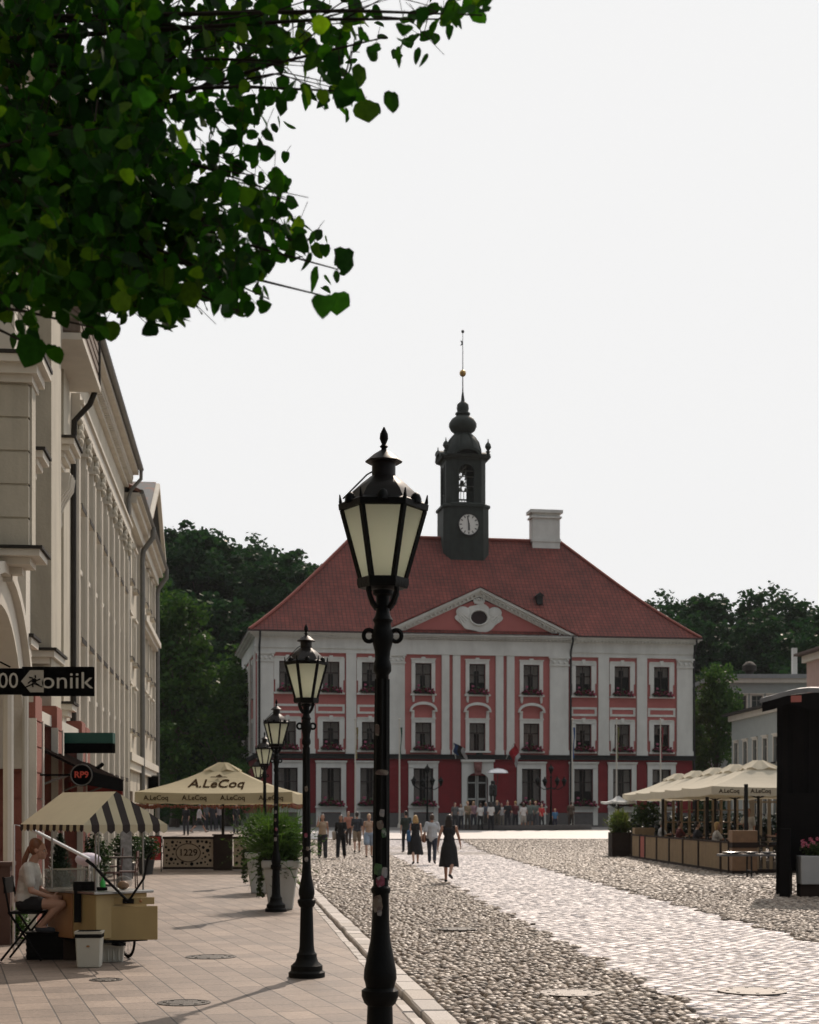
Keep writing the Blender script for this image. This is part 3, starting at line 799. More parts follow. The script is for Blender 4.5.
for i in range(nr+1):
    t = i/nr; e = -ov + run*t; z_ = prof(t)
    cu_.append([(e, e, z_), (W-e, e, z_), (W-e, DEP-e, z_), (e, DEP-e, z_)])
rl = 0
for i in range(nr):
    a, b = cu_[i], cu_[i+1]
    ds_ = math.hypot(run/nr, b[0][2]-a[0][2])
    for s in range(4):
        s2 = (s+1) % 4
        mb.add([a[s], a[s2], b[s2], b[s]], [(0,1,2,3)])
        ax = 0 if s in (0,2) else 1
        uvs[len(mb.f)-1] = [(a[s][ax], rl), (a[s2][ax], rl), (b[s2][ax], rl+ds_), (b[s][ax], rl+ds_)]
    rl += ds_
me_uv = uvs
roof = mb.build('roof', M_tile, hall)
ul = roof.data.uv_layers.new(name='UVMap')
for p in roof.data.polygons:
    for k, li in enumerate(p.loop_indices): ul.data[li].uv = uvs[p.index][k]
mb = MB()   # ridge and hip caps, eave board
for s in range(4):
    pts = [tuple(Vector(c[s])+Vector((0,0,.05))) for c in cu_]; mb.tube(pts, .13, 6)
mb.tube([(cu_[-1][0][0], DEP/2, RZ+.02), (cu_[-1][1][0], DEP/2, RZ+.02)], .16, 8)
mb.build('ridge_tiles', mat('ridge tile', (.22,.05,.035), .8, .2, 6), roof)
mb = MB(); mb.box(-ov-.1, W+ov+.1, -ov-.12, -ov+.02, ZE-.1, ZE+.03, 0); mb.box(-ov-.1, -ov+.02, -ov+.02, DEP+ov, ZE-.1, ZE+.03); mb.box(W+ov-.02, W+ov+.1, -ov+.02, DEP+ov, ZE-.1, ZE+.03)
mb.build('gutter', mat('gutter copper brown', (.06,.03,.025), .5), roof)
pr_ = TILE_LATER.build('pediment_roof', M_tile, hall, uv=lambda co, p: (co.y, math.hypot(co.x-pm, co.z)))
# chimney
chu = 23.0+.15
mb = MB(); c0 = hu(531.5)
mb.box(chu-1.1, chu+1.1, DEP/2-.55, DEP/2+.55, RZ-2.0, RZ+2.15); mb.box(chu-1.22, chu+1.22, DEP/2-.67, DEP/2+.67, RZ+1.75, RZ+1.9)
mb.box(chu-1.3, chu+1.3, DEP/2-.75, DEP/2+.75, RZ+2.15, RZ+2.4); mb.box(chu-1.16, chu+1.16, DEP/2-.61, DEP/2+.61, RZ-.1, RZ+.15)
mb.build('chimney', M_white, roof)
# small roof vents
for px, t in ((553.5, .37), (404.5, .36)):
    e = -ov+run*t; z_ = prof(t); uu = hu(px)-.4
    mb = MB(); mb.box(uu-.22, uu+.22, e-.25, e+.6, z_-.1, z_+.55); mb.extr([(uu-.3, z_+.52), (uu+.3, z_+.52), (uu, z_+.8)], e-.35, e+.7)
    mb.build('roof_vent', M_dark, roof)
# drainpipes
def pipe(u, v, z0, z1):
    mb = MB(); mb.tube([(u, v-.60, ZE-.1), (u, v-.62, ZE-.45), (u-.02, v-.2, ZE-1.0), (u-.02, v-.12, ZE-1.35), (u-.02, v-.12, z0)], .075, 8)
    mb.build('drainpipe', M_dark, hall)
pipe(hu(570.5), -.05, .2, ZE); pipe(.25, -.12, .2, ZE); pipe(W+.1, -.05, 1, ZE)
# left flank: panels and windows
mb = MB()
for v in (0.1, 5.2, 10.3): mb.box(-.12, -.003, v, v+1.1, zS+.2, zC0)
mb.box(-.11, -.003, 15, 15.9, zS+.2, zC0)
for v in (2.2, 7.3, 12.4):
    for (z0, z1) in (Z2, Z3):
        mb.box(-.10, -.003, v, v+.25, z0-.2, z1+.3); mb.box(-.10, -.003, v+1.55, v+1.8, z0-.2, z1+.3); mb.box(-.10, -.003, v+.25, v+1.55, z1, z1+.3); mb.box(-.16, -.003, v, v+1.8, z0-.32, z0-.2)
mb.build('side_trim', M_white, hall)
for v in (2.2, 7.3, 12.4):
    for (z0, z1) in (Z2, Z3):
        mb = MB(); mb.box(-.03, -.004, v+.25, v+1.55, z0-.2, z1); mb.box(-.06, -.031, v+.86, v+.94, z0-.2, z1, 1); mb.box(-.06, -.031, v+.25, v+1.55, z0+.9, z0+.98, 1)
        mb.build('side_window', [glass_mat('flank glass', transp=0) if 'fg' not in globals() else fg, M_sash], hall)
# flags on slanted staffs
def flag(u, lean, colsf, label):
    mb = MB(); p0 = Vector((u, -.3, zS-.1)); p1 = p0+Vector((lean, -1.5, 1.15)); mb.tube([p0, p1], .03, 6)
    r = mb.build('flagstaff', M_white, hall)
    f = MB(); n = 10
    for k in range(n):
        for j in range(3):
            def P(a, b):
                base = p0.lerp(p1, .95-a*.55)
                return base + Vector((.9*b*(1 if lean < 0 else .5)+.08*math.sin(a*6+b*3), .05*math.sin(a*9), -b*(.45 if lean < 0 else 1.0)-.12*a))
            q = [P(k/n, j/3), P((k+1)/n, j/3), P((k+1)/n, (j+1)/3), P(k/n, (j+1)/3)]
            f.add(q, [(0,1,2,3)], j, None, True)
    o = f.build('flag', colsf, r); o['label'] = label
fb = mat('flag blue', (.03,.08,.22), .8); fk = mat('flag black', (.012,.012,.012), .8); fw = mat('flag white', (.6,.6,.6), .8); frd = mat('flag red', (.45,.02,.03), .8)
flag(hu(459)-.3, -.5, [fb, fk, fw], 'blue black and white flag hanging from a staff'); flag(hu(505), .3, [frd, frd, fw], 'red and white flag hanging from a staff')

# ------------------------------------------------------------------ tower
tw = MB(); TU = 16.6; TV = DEP/2; TZ0 = 20.0-ZB
M_tow = mat('tower weathered copper sheet', (.026,.031,.026), .65, .25, 2, .25, 20, spec=.25, stain=(.042,.051,.045), stain_amt=.5, sscale=1.2)
def tz(y): return CAMZ + (HZ-y)/12.93 - ZB
def octo(w_, c):   # chamfered square
    a = w_/2; return [(-a+c,-a),(a-c,-a),(a,-a+c),(a,a-c),(a-c,a),(-a+c,a),(-a,a-c),(-a,-a+c)]
def ocprism(mb, w0, c0_, w1, c1_, z0, z1, mi=0):
    p0, p1 = octo(w0, c0_), octo(w1, c1_); n = 8
    vs = [(x,y,z0) for x,y in p0]+[(x,y,z1) for x,y in p1]
    fs = [tuple(range(n-1,-1,-1)), tuple(range(n,2*n))]+[(i,(i+1)%n,(i+1)%n+n,i+n) for i in range(n)]
    mb.add(vs, fs, mi)
tower = MB()
ocprism(tower, 3.75, .55, 3.7, .55, TZ0-.8, tz(509)); ocprism(tower, 4.3, .7, 3.8, .6, TZ0+.2, TZ0+.9)
ocprism(tower, 3.95, .6, 3.95, .6, tz(509), tz(506.5)); ocprism(tower, 3.7, .6, 3.3, .6, tz(506.5), tz(504))
tower_o = tower.build('tower', M_tow, hall, loc=(TU, TV, 0)); tower_o.scale = (.96, .96, 1)
# belfry: four corner piers + arched heads
bf = MB(); z0, z1 = tz(504), tz(462); a = 1.62; ow = .62; 
for sx in (-1, 1):
    for sy in (-1, 1):
        pts = [(sx*ow, sy*a), (sx*(a-.42), sy*a), (sx*a, sy*(a-.42)), (sx*a, sy*ow), (sx*(a-.28), sy*ow), (sx*(a-.28), sy*(a-.55)), (sx*(a-.55), sy*(a-.28)), (sx*ow, sy*(a-.28))]
        if sx*sy < 0: pts = pts[::-1]
        bf.extr(pts, z0, z1, axis='z')
zsp = tz(474)
for q in range(4):
    Mr = Matrix.Rotation(q*math.pi/2, 4, 'Z'); n = 10
    for k in range(n):
        t0, t1 = math.pi*(1-k/n), math.pi*(1-(k+1)/n)
        p0 = (ow*math.cos(t0), zsp+ow*math.sin(t0)); p1 = (ow*math.cos(t1), zsp+ow*math.sin(t1))
        bf.extr([p0, p1, (p1[0], z1), (p0[0], z1)], -a, -a+.28, 0, Mr)
    bf.box(-ow, ow, -a+.05, -a+.11, z0+.78, z0+.84, 0, Mr); bf.box(-ow, ow, -a+.05, -a+.11, z0+.1, z0+.16, 0, Mr)
    for k in range(5): bf.box(-ow+.12+.24*k, -ow+.17+.24*k, -a+.06, -a+.10, z0+.16, z0+.78, 0, Mr)
    bf.box(-ow-.16, -ow-.03, -a-.06, -a, z0, z1-.2, 0, Mr); bf.box(ow+.03, ow+.16, -a-.06, -a, z0, z1-.2, 0, Mr)
bf.build('belfry', M_tow, tower_o)
M_bell = mat('bell bronze', (.20,.20,.17), .45, .2, 8, metal=.5)
bl = MB()
for (x, y, z_, r) in ((-.25,-.3,z0+1.15,.2),(.22,-.1,z0+1.2,.17),(0,.3,z0+1.75,.26),(-.3,.0,z0+2.05,.15),(.28,.1,z0+2.1,.15),(-.05,-.4,z0+2.35,.14)):
    bl.lathe([(r*.15, z_+r*1.1), (r*.55, z_+r), (r*.65, z_+r*.4), (r*.8, z_), (r*1.05, z_-r*.3)][::-1], 12, (x, y))
    bl.tube([(x, y, z_+r), (x, y, z1)], .02, 5)
for zz in (z0+1.5, z0+2.25, z0+2.7): bl.box(-1.3, 1.3, -.04, .04, zz, zz+.07); bl.box(-.04, .04, -1.3, 1.3, zz+.07, zz+.14)
bl.build('bells', M_bell, tower_o)
cn = MB()
ocprism(cn, 3.24, .42, 3.5, .5, tz(462), tz(459.5)); ocprism(cn, 3.9, .6, 4.1, .65, tz(459.5), tz(457)); ocprism(cn, 3.9, .6, 3.0, .6, tz(457), tz(454.5))
for q in range(4):
    Mr = Matrix.Rotation(q*math.pi/2, 4, 'Z'); n = 10
    for k in range(n):
        t0, t1 = math.pi*(1-k/n), math.pi*(1-(k+1)/n); 
        p0, p1 = (1.15*math.cos(t0), tz(458)+.62*math.sin(t0)), (1.15*math.cos(t1), tz(458)+.62*math.sin(t1))
        cn.extr([(p0[0]*.8, tz(458)+(p0[1]-tz(458))*.7), (p1[0]*.8, tz(458)+(p1[1]-tz(458))*.7), p1, p0], -2.07, -1.2, 0, Mr)
cn.build('tower_cornice', M_tow, tower_o)
fn = MB()
for sx in (-1,1):
    for sy in (-1,1):
        c = (sx*1.72, sy*1.72); zz = tz(457)
        fn.lathe([(.12,zz-.1),(.12,zz+.2),(.22,zz+.26),(.1,zz+.34),(.27,zz+.62),(.2,zz+.85),(.06,zz+1.0),(.03,zz+1.25)], 8, c)
fn.build('urns', M_tow, tower_o)
dm = MB()
P_d = [(1.56,tz(456)),(1.52,tz(452)),(1.45,tz(447)),(1.30,tz(441)),(1.02,tz(436)),(.72,tz(432.5)),(.66,tz(431.5)),(.72,tz(431)),(.98,tz(428.5)),(1.13,tz(424.5)),(1.12,tz(421)),(.92,tz(417)),(.62,tz(414.5)),(.5,tz(413.5)),(.62,tz(412)),(.60,tz(410.5)),(.44,tz(409.5)),(.5,tz(406)),(.46,tz(402)),(.28,tz(400)),(.17,tz(399)),(.06,tz(389)),(.035,tz(385))]
dm.lathe(P_d, 16, smooth=True, ph=math.pi/16)
for k in range(8):
    a_ = k*math.pi/4+math.pi/8; dm.tube([(r*1.01*math.cos(a_), r*1.01*math.sin(a_), z_) for r, z_ in P_d[:6]], .05, 5)
dm.build('dome', M_tow, tower_o)
sp = MB(); sp.tube([(0,0,tz(390)), (0,0,tz(328))], [.05,.02], 6)
sp.build('spire_pole', M_dark, tower_o)
gb = MB(); gb.ball((0,0,tz(370.5)), .27, 14, 10); gb.build('gold_ball', mat('gilded ball', (.42,.26,.08), .4, .1, 5, metal=.7), tower_o)
wv = MB(); wv.extr([(-.22, tz(343)), (.0, tz(342)), (.02, tz(338.5)), (-.2, tz(337.5)), (-.1, tz(340.5))], -.015, .015); wv.ball((0,0,tz(328.5)), .13, 8, 6); wv.build('weathervane', M_dark, tower_o)
# clocks on the tower
ck = MB(); M_face = mat('clock face enamel', (.78,.77,.72), .5, .04, 4)
def disc(mb, r, y0, y1, mi=0, n=28):
    mb.lathe([(r, 0), (r, y1-y0)], n, mi=mi, M=Matrix.Translation((0, y1, 0)) @ Matrix.Rotation(R(90),4,'X'), smooth=False)
disc(ck, .84, -.06, .0)
clock = ck.build('clock', M_face, tower_o, loc=(.10, -1.88, tz(527)))
rm = MB(); rm.tube([(.84*math.cos(a), -.06, .84*math.sin(a)) for a in [2*math.pi*k/28 for k in range(28)]], .06, 6, closed=True); rm.build('rim', M_dark, clock)
hd = MB()
for k in range(12):
    Mr = Matrix.Rotation(k*math.pi/6, 4, 'Y'); hd.box(-.035, .035, -.075, -.065, .56, .74, 0, Mr)
hd.build('numerals', M_dark, clock)
hn = MB(); hn.box(-.04, .04, -.09, -.08, -.1, .66, 0, Matrix.Rotation(R(-10), 4, 'Y')); hn.box(-.06, .06, -.105, -.095, -.1, .46, 0, Matrix.Rotation(R(178), 4, 'Y'))
hn.build('hands', M_dark, clock)
# ------------------------------------------------------------------ left-hand street front
LA = -.106; L_ROT = math.atan2(1, LA); LO = Vector((-3.65, 0, 0))
EV = Vector((LA, 1, 0)).normalized(); NV = Vector((EV.y, -EV.x, 0))
def lw(s, t, z=0): return LO + EV*s + NV*t + Vector((0,0,z))      # street-front coords -> world
# local frame: x along the street, y into the building, z up
M_cream = mat('cream render', (.52,.475,.385), .85, .07, 1.5, .25, 20, stain=(.32,.29,.24), stain_amt=.55, sscale=.6)
M_creamd = mat('stone grey render', (.49,.45,.36), .85, .08, 1.5, .3, 20, stain=(.22,.20,.165), stain_amt=.6, sscale=.7)
M_trim = mat('pale trim plaster', (.60,.56,.48), .8, .07, 2, .2, 25, stain=(.40,.37,.32), stain_amt=.4, sscale=.8)
M_salmon = mat('salmon stone', (.25,.085,.06), .85, .12, 2, .35, 25, stain=(.22,.085,.06), stain_amt=.5, sscale=.8)
M_brownst = mat('brown shingle', (.17,.13,.10), .85, .25, 9, .5, 30)
M_roofd = mat('old dark roof tiles', (.075,.05,.04), .85, .35, 6, .5, 20)
M_zinc = mat('zinc grey pipe', (.16,.155,.14), .5, .15, 5, metal=.3)
M_lead = mat('lead capping', (.03,.027,.023), .7, .2, 4, spec=.15)
g_dark = glass_mat('street glass', (.02,.024,.024), transp=0, rough=.07)
M_wfr = mat('window frame paint', (.22,.21,.18), .6, .1, 5)
def lwin(parent, s, z0, w_, h_, surround=True, arch=False):
    mb = MB(); a = w_/2; t = .06; y0, y1 = .10, .15
    mb.box(-a,a,y0,y1,0,t); mb.box(-a,a,y0,y1,h_-t,h_); mb.box(-a,-a+t,y0,y1,t,h_-t); mb.box(a-t,a,y0,y1,t,h_-t); mb.box(-.03,.03,y0-.01,y1,t,h_-t); mb.box(-a+t,a-t,y0-.005,y1,h_*.66,h_*.66+.05)
    r = mb.build('window', M_wfr, parent, loc=(s, 0, z0))
    g = MB(); g.box(-a+.01,a-.01,.125,.135,.01,h_-.01); g.build('glass', g_dark, r)
    f = MB()
    f.box(-a-.06,a+.06,-.16,-.003,-.09,0)
    if surround:
        f.box(-a-.12,-a,-.05,-.003,0,h_+.12); f.box(a,a+.12,-.05,-.003,0,h_+.12); f.box(-a,a,-.05,-.003,h_,h_+.12); f.box(-a-.16,a+.16,-.12,-.003,h_+.12,h_+.19)
    f.build('sill_and_surround', M_trim, r)
    k = MB(); k.box(-a-.07,a+.07,-.175,-.163,-.10,.012); k.box(-a-.07,a+.07,-.163,.0,.002,.012); k.build('sill_capping', M_lead, r)
    return r
def wins(parent, ss, z0, w_, h_, **kw):
    p = lwin(parent, ss[0], z0, w_, h_, **kw); kids = list(p.children)
    for s in ss[1:]:
        c = p.copy(); COL.objects.link(c); c.location = (s, 0, z0)
        for k in kids:
            q = k.copy(); COL.objects.link(q); q.parent = c
def shell(b, s0, s1, z1, holes, m, depth=12, z0=0.0, holedepth=.2):
    mb = MB(); wall_holes(mb, s0, s1, z0, z1, holes, 0, holedepth)
    mb.box(s0, s1, depth, depth+.1, z0, z1); mb.add([(s0,0,z0),(s0,depth,z0),(s0,depth,z1),(s0,0,z1)], [(0,3,2,1)]); mb.add([(s1,0,z0),(s1,depth,z0),(s1,depth,z1),(s1,0,z1)], [(0,1,2,3)])
    return mb.build('wall', m, b)
# --- white pilastered building
B = empty('pilastered_building', LO, L_ROT, 'cream three storey building with closely spaced tall windows between slender pilasters', 'building')
bs = [33.75+1.74*k for k in range(8)]; B0, B1 = 32.72, 47.1
rows = ((.35, 1.75), (2.72, 1.45), (5.45, 1.35), (8.3, 1.3))
hl = [(s-.43, s+.43, z, z+h) for s in bs for z, h in rows]
shell(B, B0, B1, 12.0, hl, M_cream)
for z, h in rows: wins(B, bs, z, .86, h, surround=False)
for k in range(9):
    s = bs[0]-.87+1.74*k; mb = MB(); ornament = MB()
    mb.box(s-.22, s+.22, -.13, -.003, .5, 10.0); mb.box(s-.16, s-.05, -.16, -.131, .9, 9.3); mb.box(s+.05, s+.16, -.16, -.131, .9, 9.3)
    mb.box(s-.28, s+.28, -.2, -.003, .1, .5); mb.box(s-.27, s+.27, -.19, -.003, 9.55, 9.62)
    for (dx, dz, r) in ((0,.18,.16),(-.14,.05,.1),(.14,.05,.1),(0,-.1,.1),(-.16,.3,.08),(.16,.3,.08)): ornament.ball((s+dx, -.16, 9.5+dz+.12), (r, .09, r), 8, 6)
    pl_ = mb.build('pilaster', M_trim, B); ornament.build('capital_ornament', M_creamd, pl_)
mb = MB(); 
for s in bs:
    for z, h in rows[1:]:
        mb.box(s-.36, s+.36, -.05, -.003, z+h+.28, min(z+h+.95, 10.0)); mb.box(s-.6, s+.6, -.07, -.003, z+h+.10, z+h+.2)
mb.build('spandrel_panels', M_trim, B)
mb = MB(); mb.box(B0, B1, -.20, -.003, 10.0, 10.3); mb.box(B0, B1, -.26, -.003, 10.3, 10.38); mb.box(B0, B1, -.18, -.003, 10.38, 10.52)
mb.box(B0, B1, -.12, -.003, 11.55, 11.8); mb.box(B0, B1+.1, -.26, -.003, 11.8, 11.95); mb.box(B0, B1+.15, -.42, .2, 11.95, 12.08)
s = B0
while s < B1: mb.box(s, s+.1, -.25, -.121, 11.66, 11.8); s += .22
mb.build('cornice', M_trim, B)
mb = MB(); mb.extr([(-.47, 12.09), (-.47, 12.16), (5.5, 15.6), (11, 12.2), (11, 12.05), (5.5, 15.3)], B0-.1, B1+.2, axis='x')
mb.build('roof', M_roofd, B)
mb = MB(); mb.tube([(B0, -.50, 12.13), (B1+.1, -.50, 12.11)], .075, 8); mb.tube([(B1-.05, -.50, 12.1), (B1-.05, -.50, 11.8), (B1-.05, -.2, 11.45), (B1-.05, -.12, 11.2), (B1-.05, -.12, .1)], .055, 8); mb.build('gutter_and_downpipe', M_zinc, B)
# --- far building with gable
Cb = empty('gabled_building', LO-Vector((0,0,.3)), L_ROT, 'pale far building with slate roofed cross gable above the street and two drainpipes', 'building')
c1 = [48.7, 50.9]; c2 = [54.0, 56.0, 58.0, 60.2]; C0, Cm, C1 = 47.22, 52.8, 62.0
rC = ((4.6, 1.3), (6.85, 1.25), (9.25, 1.15)); rD = ((4.9, 1.3), (7.0, 1.3), (9.5, 1.3))
hl = [(s-.38, s+.38, z, z+h) for s in c1 for z, h in rC] + [(s-.38, s+.38, z, z+h) for s in c2 for z, h in rD] + [(s-.45, s+.45, .6, 2.6) for s in c2] + [(49.0, 50.6, 0.02, 2.7)]
shell(Cb, C0, C1, 11.4, hl, M_cream, 12)
for z, h in rC: wins(Cb, c1, z, .76, h)
for z, h in rD: wins(Cb, c2, z, .76, h)
wins(Cb, c2, .6, .9, 2.0)
mb = MB(); mb.box(49.03, 50.57, .14, .18, .0, 2.66); mb.build('doorway', M_salmon, Cb)
mb = MB(); mb.box(C0, C1+.1, -.22, -.003, 3.6, 3.85); mb.box(C0, C1+.05, -.14, -.003, 3.35, 3.6); mb.box(Cm+.2, C1+.1, -.3, -.003, 8.55, 8.75); mb.box(Cm+.2, C1+.05, -.2, -.003, 8.4, 8.55)
mb.box(C0, C1+.1, -.2, -.003, 11.05, 11.4); mb.box(C0, C1+.25, -.36, .2, 11.4, 11.6); mb.box(C0, C1+.3, -.48, .2, 11.6, 11.72)
mb.box(C1-.6, C1, -.1, -.003, 3.9, 11.05); mb.box(Cm, Cm+.6, -.1, -.003, 3.9, 11.05)
mb.build('cornices', M_trim, Cb)
gm = (Cm+C1)/2
mb = MB(); mb.extr([(Cm+.2, 11.75), (C1, 11.75), (gm, 13.7)], -.12, .2); mb.build('gable', M_cream, Cb)
mb = MB(); 
mb.extr([(Cm-.2, 11.78), (gm, 13.95), (gm, 14.15), (Cm-.4, 11.85)], -.5, -.36); mb.extr([(gm, 13.95), (C1+.3, 11.78), (C1+.5, 11.85), (gm, 14.15)], -.5, -.36); mb.build('gable_moulding', M_trim, Cb)
slate, N_, L_, P_ = newmat('weathered slate')
tc = N_.new('ShaderNodeTexCoord'); n1 = N_.new('ShaderNodeTexNoise'); n1.inputs['Scale'].default_value = 1.3; n1.inputs['Detail'].default_value=6; L_.new(tc.outputs['Object'], n1.inputs['Vector'])
cr = N_.new('ShaderNodeValToRGB'); cr.color_ramp.elements[0].position=.48; cr.color_ramp.elements[0].color=(.075,.083,.088,1); cr.color_ramp.elements[1].position=.56; cr.color_ramp.elements[1].color=(.16,.07,.045,1)
L_.new(n1.outputs['Fac'], cr.inputs['Fac']); L_.new(cr.outputs[0], P_.inputs['Base Color']); P_.inputs['Roughness'].default_value=.6
mb = MB(); mb.extr([(Cm-.3, 11.82), (gm, 14.12), (C1+.4, 11.82), (C1+.4, 11.9), (gm, 14.2), (Cm-.4, 11.9)][::-1], -.357, 12); 
mb.extr([(-.5, 11.7), (-.5, 11.8), (5.5, 14.6), (12, 11.8), (12, 11.7), (5.5, 14.3)], C0, Cm-.45, axis='x')
mb.build('roof', slate, Cb)
mb = MB()
for s in (Cm+.05, C1-.1): mb.tube([(s, -.52, 11.7), (s, -.52, 11.35), (s, -.2, 10.9), (s, -.16, 10.6), (s, -.16, .1)], .09, 8)
mb.tube([(C0, -.5, 11.74), (C1+.3, -.5, 11.74)], .08, 8)
mb.build('drainpipes', M_zinc, Cb)
# --- nearest ornate building
A = empty('ornate_building', LO, L_ROT, 'ornate grey near building with projecting oriel, arches and salmon stone piers', 'building')
A0, A1 = 5.0, 32.7
hl = [(s-.5, s+.5, z, z+h) for s in (23.6, 25.5, 28.8) for z, h in ((4.6,1.9),(7.7,1.9))] + [(s-.5, s+.5, z, z+h) for s in (9,13,16) for z, h in ((4.6,1.9),(7.7,1.9))]
shell(A, A0, A1, 13.2, hl + [(22.6, 25.0, .02, 2.7), (27.6, 30.2, .02, 2.7)], M_creamd, 12)
for zz in (4.6, 7.7): wins(A, [9,13,16,23.6,25.5,28.8], zz, 1.0, 1.9)
mb = MB()
for a, b in ((22.6,25.0),(27.6,30.2)): mb.box(a, b, .16, .2, .02, 2.7); 
mb.build('shop_glazing', g_dark, A)
mb = MB()
for a, b in ((22.6,25.0),(27.6,30.2)):
    for k in range(4): mb.box(a+(b-a)*k/3-.04, a+(b-a)*k/3+.04, .10, .158, .02, 2.7)
    mb.box(a, b, .10, .158, 2.0, 2.08)
mb.build('shop_mullions', M_sash, A)
# projecting oriel whose flank faces the camera
O0, O1, OT = 20.4, 20.95, .80
mb = MB(); n = 5; h0 = 5.15; dz = (7.35-h0)/n
for k in range(n): mb.box(O0, O1, -OT, .0-.003, h0+k*dz, h0+(k+1)*dz-.03); mb.box(O0+.02, O1-.02, -OT+.02, -.004, h0+(k+1)*dz-.03, h0+(k+1)*dz)
mb.box(O0+.1, O1-.1, -OT-.03, -OT-.003, h0, 7.35)
mb.build('oriel', M_creamd, A)
mb = MB()
for k, (e, a, b) in enumerate(((.05,7.35,7.45),(.12,7.45,7.58),(.2,7.58,7.68))): mb.box(O0-e, O1+e, -OT-e, -.003, a, b)
mb.build('oriel_moulding', M_trim, A); mb = MB()
for k in range(7):
    e = .16-.14*k; zt = 5.15-.09*k-(0 if k == 0 else .001*k); mb.box(O0-max(e,-.0)*1+(.12*k if e < 0 else 0), O1+.1-.1*k, -OT-e+.0, -.003, zt-.09, zt-.001)
mb.build('oriel_corbelling', M_trim, A)
mb = MB(); mb.box(O0-.22, O1+.22, -OT-.22, -.003, 7.682, 7.73); mb.build('oriel_capping', M_lead, A); mb = MB(); mb.box(O0-.2, O1+.2, -OT-.2, -.003, 5.151, 5.19); mb.build('oriel_capping', M_lead, A)
# vertical pilasters with corbelled capitals after the oriel
def pil(s0, s1, t, z0, z1, m, nm='pilaster'):
    mb = MB(); mb.box(s0, s1, -t, -.003, z0, z1)
    return mb.build(nm, m, A)
pil(24.35, 24.8, .22, 3.4, 12.4, M_trim); pil(26.4, 27.8, .36, 3.2, 12.6, M_creamd); pil(27.81, 28.0, .28, 3.2, 12.6, M_trim); pil(22.6, 22.9, .3, 3.4, 12.4, M_trim); pil(30.3, 31.3, .12, 3.0, 12.0, M_creamd); pil(31.35, 31.6, .08, 3.0, 12.0, M_trim)
for (s0, s1, t, z) in ((24.2, 24.95, .5, 7.35), (28.4, 29.6, .52, 8.55), (26.3, 27.9, .42, 4.45), (22.5, 23.3, .55, 4.25), (29.2, 30.0, .40, 3.75), (24.1, 25.2, .42, 3.75)):
    mb = MB()
    for k in range(5): mb.box(s0+.05*k, s1-.05*k, -t+.09*k, -.004, z-.11*(k+1), z-.11*k-.002)
    mb.build('corbel', M_trim, A)
    mb = MB(); mb.box(s0-.04, s1+.04, -t-.04, -.004, z, z+.045); mb.build('corbel_capping', M_lead, A)
for s in (29.0,):   # carved ornament under the bracket
    mb = MB()
    mb.extr([(-.003,6.9),(-.10,6.92),(-.17,7.05),(-.16,7.3),(-.24,7.5),(-.38,7.7),(-.42,7.98),(-.003,7.98)], s-.3, s+.3, axis='x')
    for q in (-.2,0,.2): mb.tube([(s+q,-.13,6.95),(s+q,-.19,7.1),(s+q,-.18,7.3),(s+q,-.26,7.5),(s+q,-.40,7.72),(s+q,-.43,7.95)], .035, 6)
    mb.build('carved_ornament', M_trim, A)
# upper attic block, brown shingles, white edge trims
mb = MB(); U0, U1, UT = 28.4, 31.9, .62
mb.box(U0, U1, -UT, 3, 10.45, 15.5)
for k in range(24): mb.box(U0-.02, U1+.02, -UT-.02, 3, 10.5+k*.21, 10.5+k*.21+.14)
mb.build('attic_block', M_brownst, A)
mb = MB(); mb.box(U0-.08, U0+.1, -.32, -.2, 10.3, 15.5); mb.box(U0-.06, U0+.08, .02, .12, 10.3, 15.5); mb.box(U0-.06, U1+.03, -UT-.06, 3, 10.33, 10.45); mb.build('attic_trim', M_trim, A)
mb = MB(); mb.tube([(U1+.04, -UT+.0, 15), (U1+.04, -UT, 10.5), (U1+.1, -.45, 10.1), (U1+.1, -.14, 9.75), (U1+.1, -.12, 9.0), (U1+.1, -.12, 3.2)], .06, 8); mb.build('drainpipe', M_lead, A)
mb = MB(); mb.box(A0, U0-.12, -.35, -.003, 12.6, 12.9); mb.box(A0, U0-.12, -.6, -.003, 12.9, 13.2); mb.build('eaves_cornice', M_trim, A)
mb = MB(); mb.extr([(-.7, 13.2), (5.5, 17), (12, 13.2)], A0, A1, axis='x'); mb.build('roof', M_roofd, A)
# ground floor: arches and piers
mb = MB(); sc_, rz_, ro, ri = 20.6, 2.35, 2.55, 2.15; n = 22
for k in range(n):
    t0, t1 = math.pi*(1-k/n), math.pi*(1-(k+1)/n)
    f0 = lambda r, t: (sc_+r*math.cos(t), rz_+r*math.sin(t)*.98)
    mb.extr([f0(ri,t0), f0(ri,t1), f0(ro,t1), f0(ro,t0)], -.42, -.004)
    mb.extr([f0(ro+.01,t0), f0(ro+.01,t1), f0(ro+.16,t1), f0(ro+.16,t0)], -.52, -.004)
mb.build('arch_moulding', M_trim, A)
for (s0, s1, t) in ((22.95, 23.7, .55), (25.6, 26.3, .55), (29.8, 30.5, .52), (17.4, 18.2, .5), (31.8, 32.6, .4)):
    z = .0; mb = MB()
    while z < 3.1: mb.box(s0, s1, -t, -.003, z, z+.36); mb.box(s0+.02, s1-.02, -t+.02, -.003, z+.36, z+.385); z += .385
    mb.build('salmon_pier', M_salmon, A)
mb = MB()
for (s0, s1, t) in ((22.95,23.7,.55),(25.6,26.3,.55),(29.8,30.5,.52)):
    mb.box(s0-.03, s0+.0-.003, -t-.02, -t+.09, 0, 3.1); mb.box(s1+.003, s1+.12, -t-.02, -.004, 0, 3.1)
mb.box(23.75, 31.8, -.46, -.004, 3.12, 3.3); mb.build('pier_trim', M_trim, A)
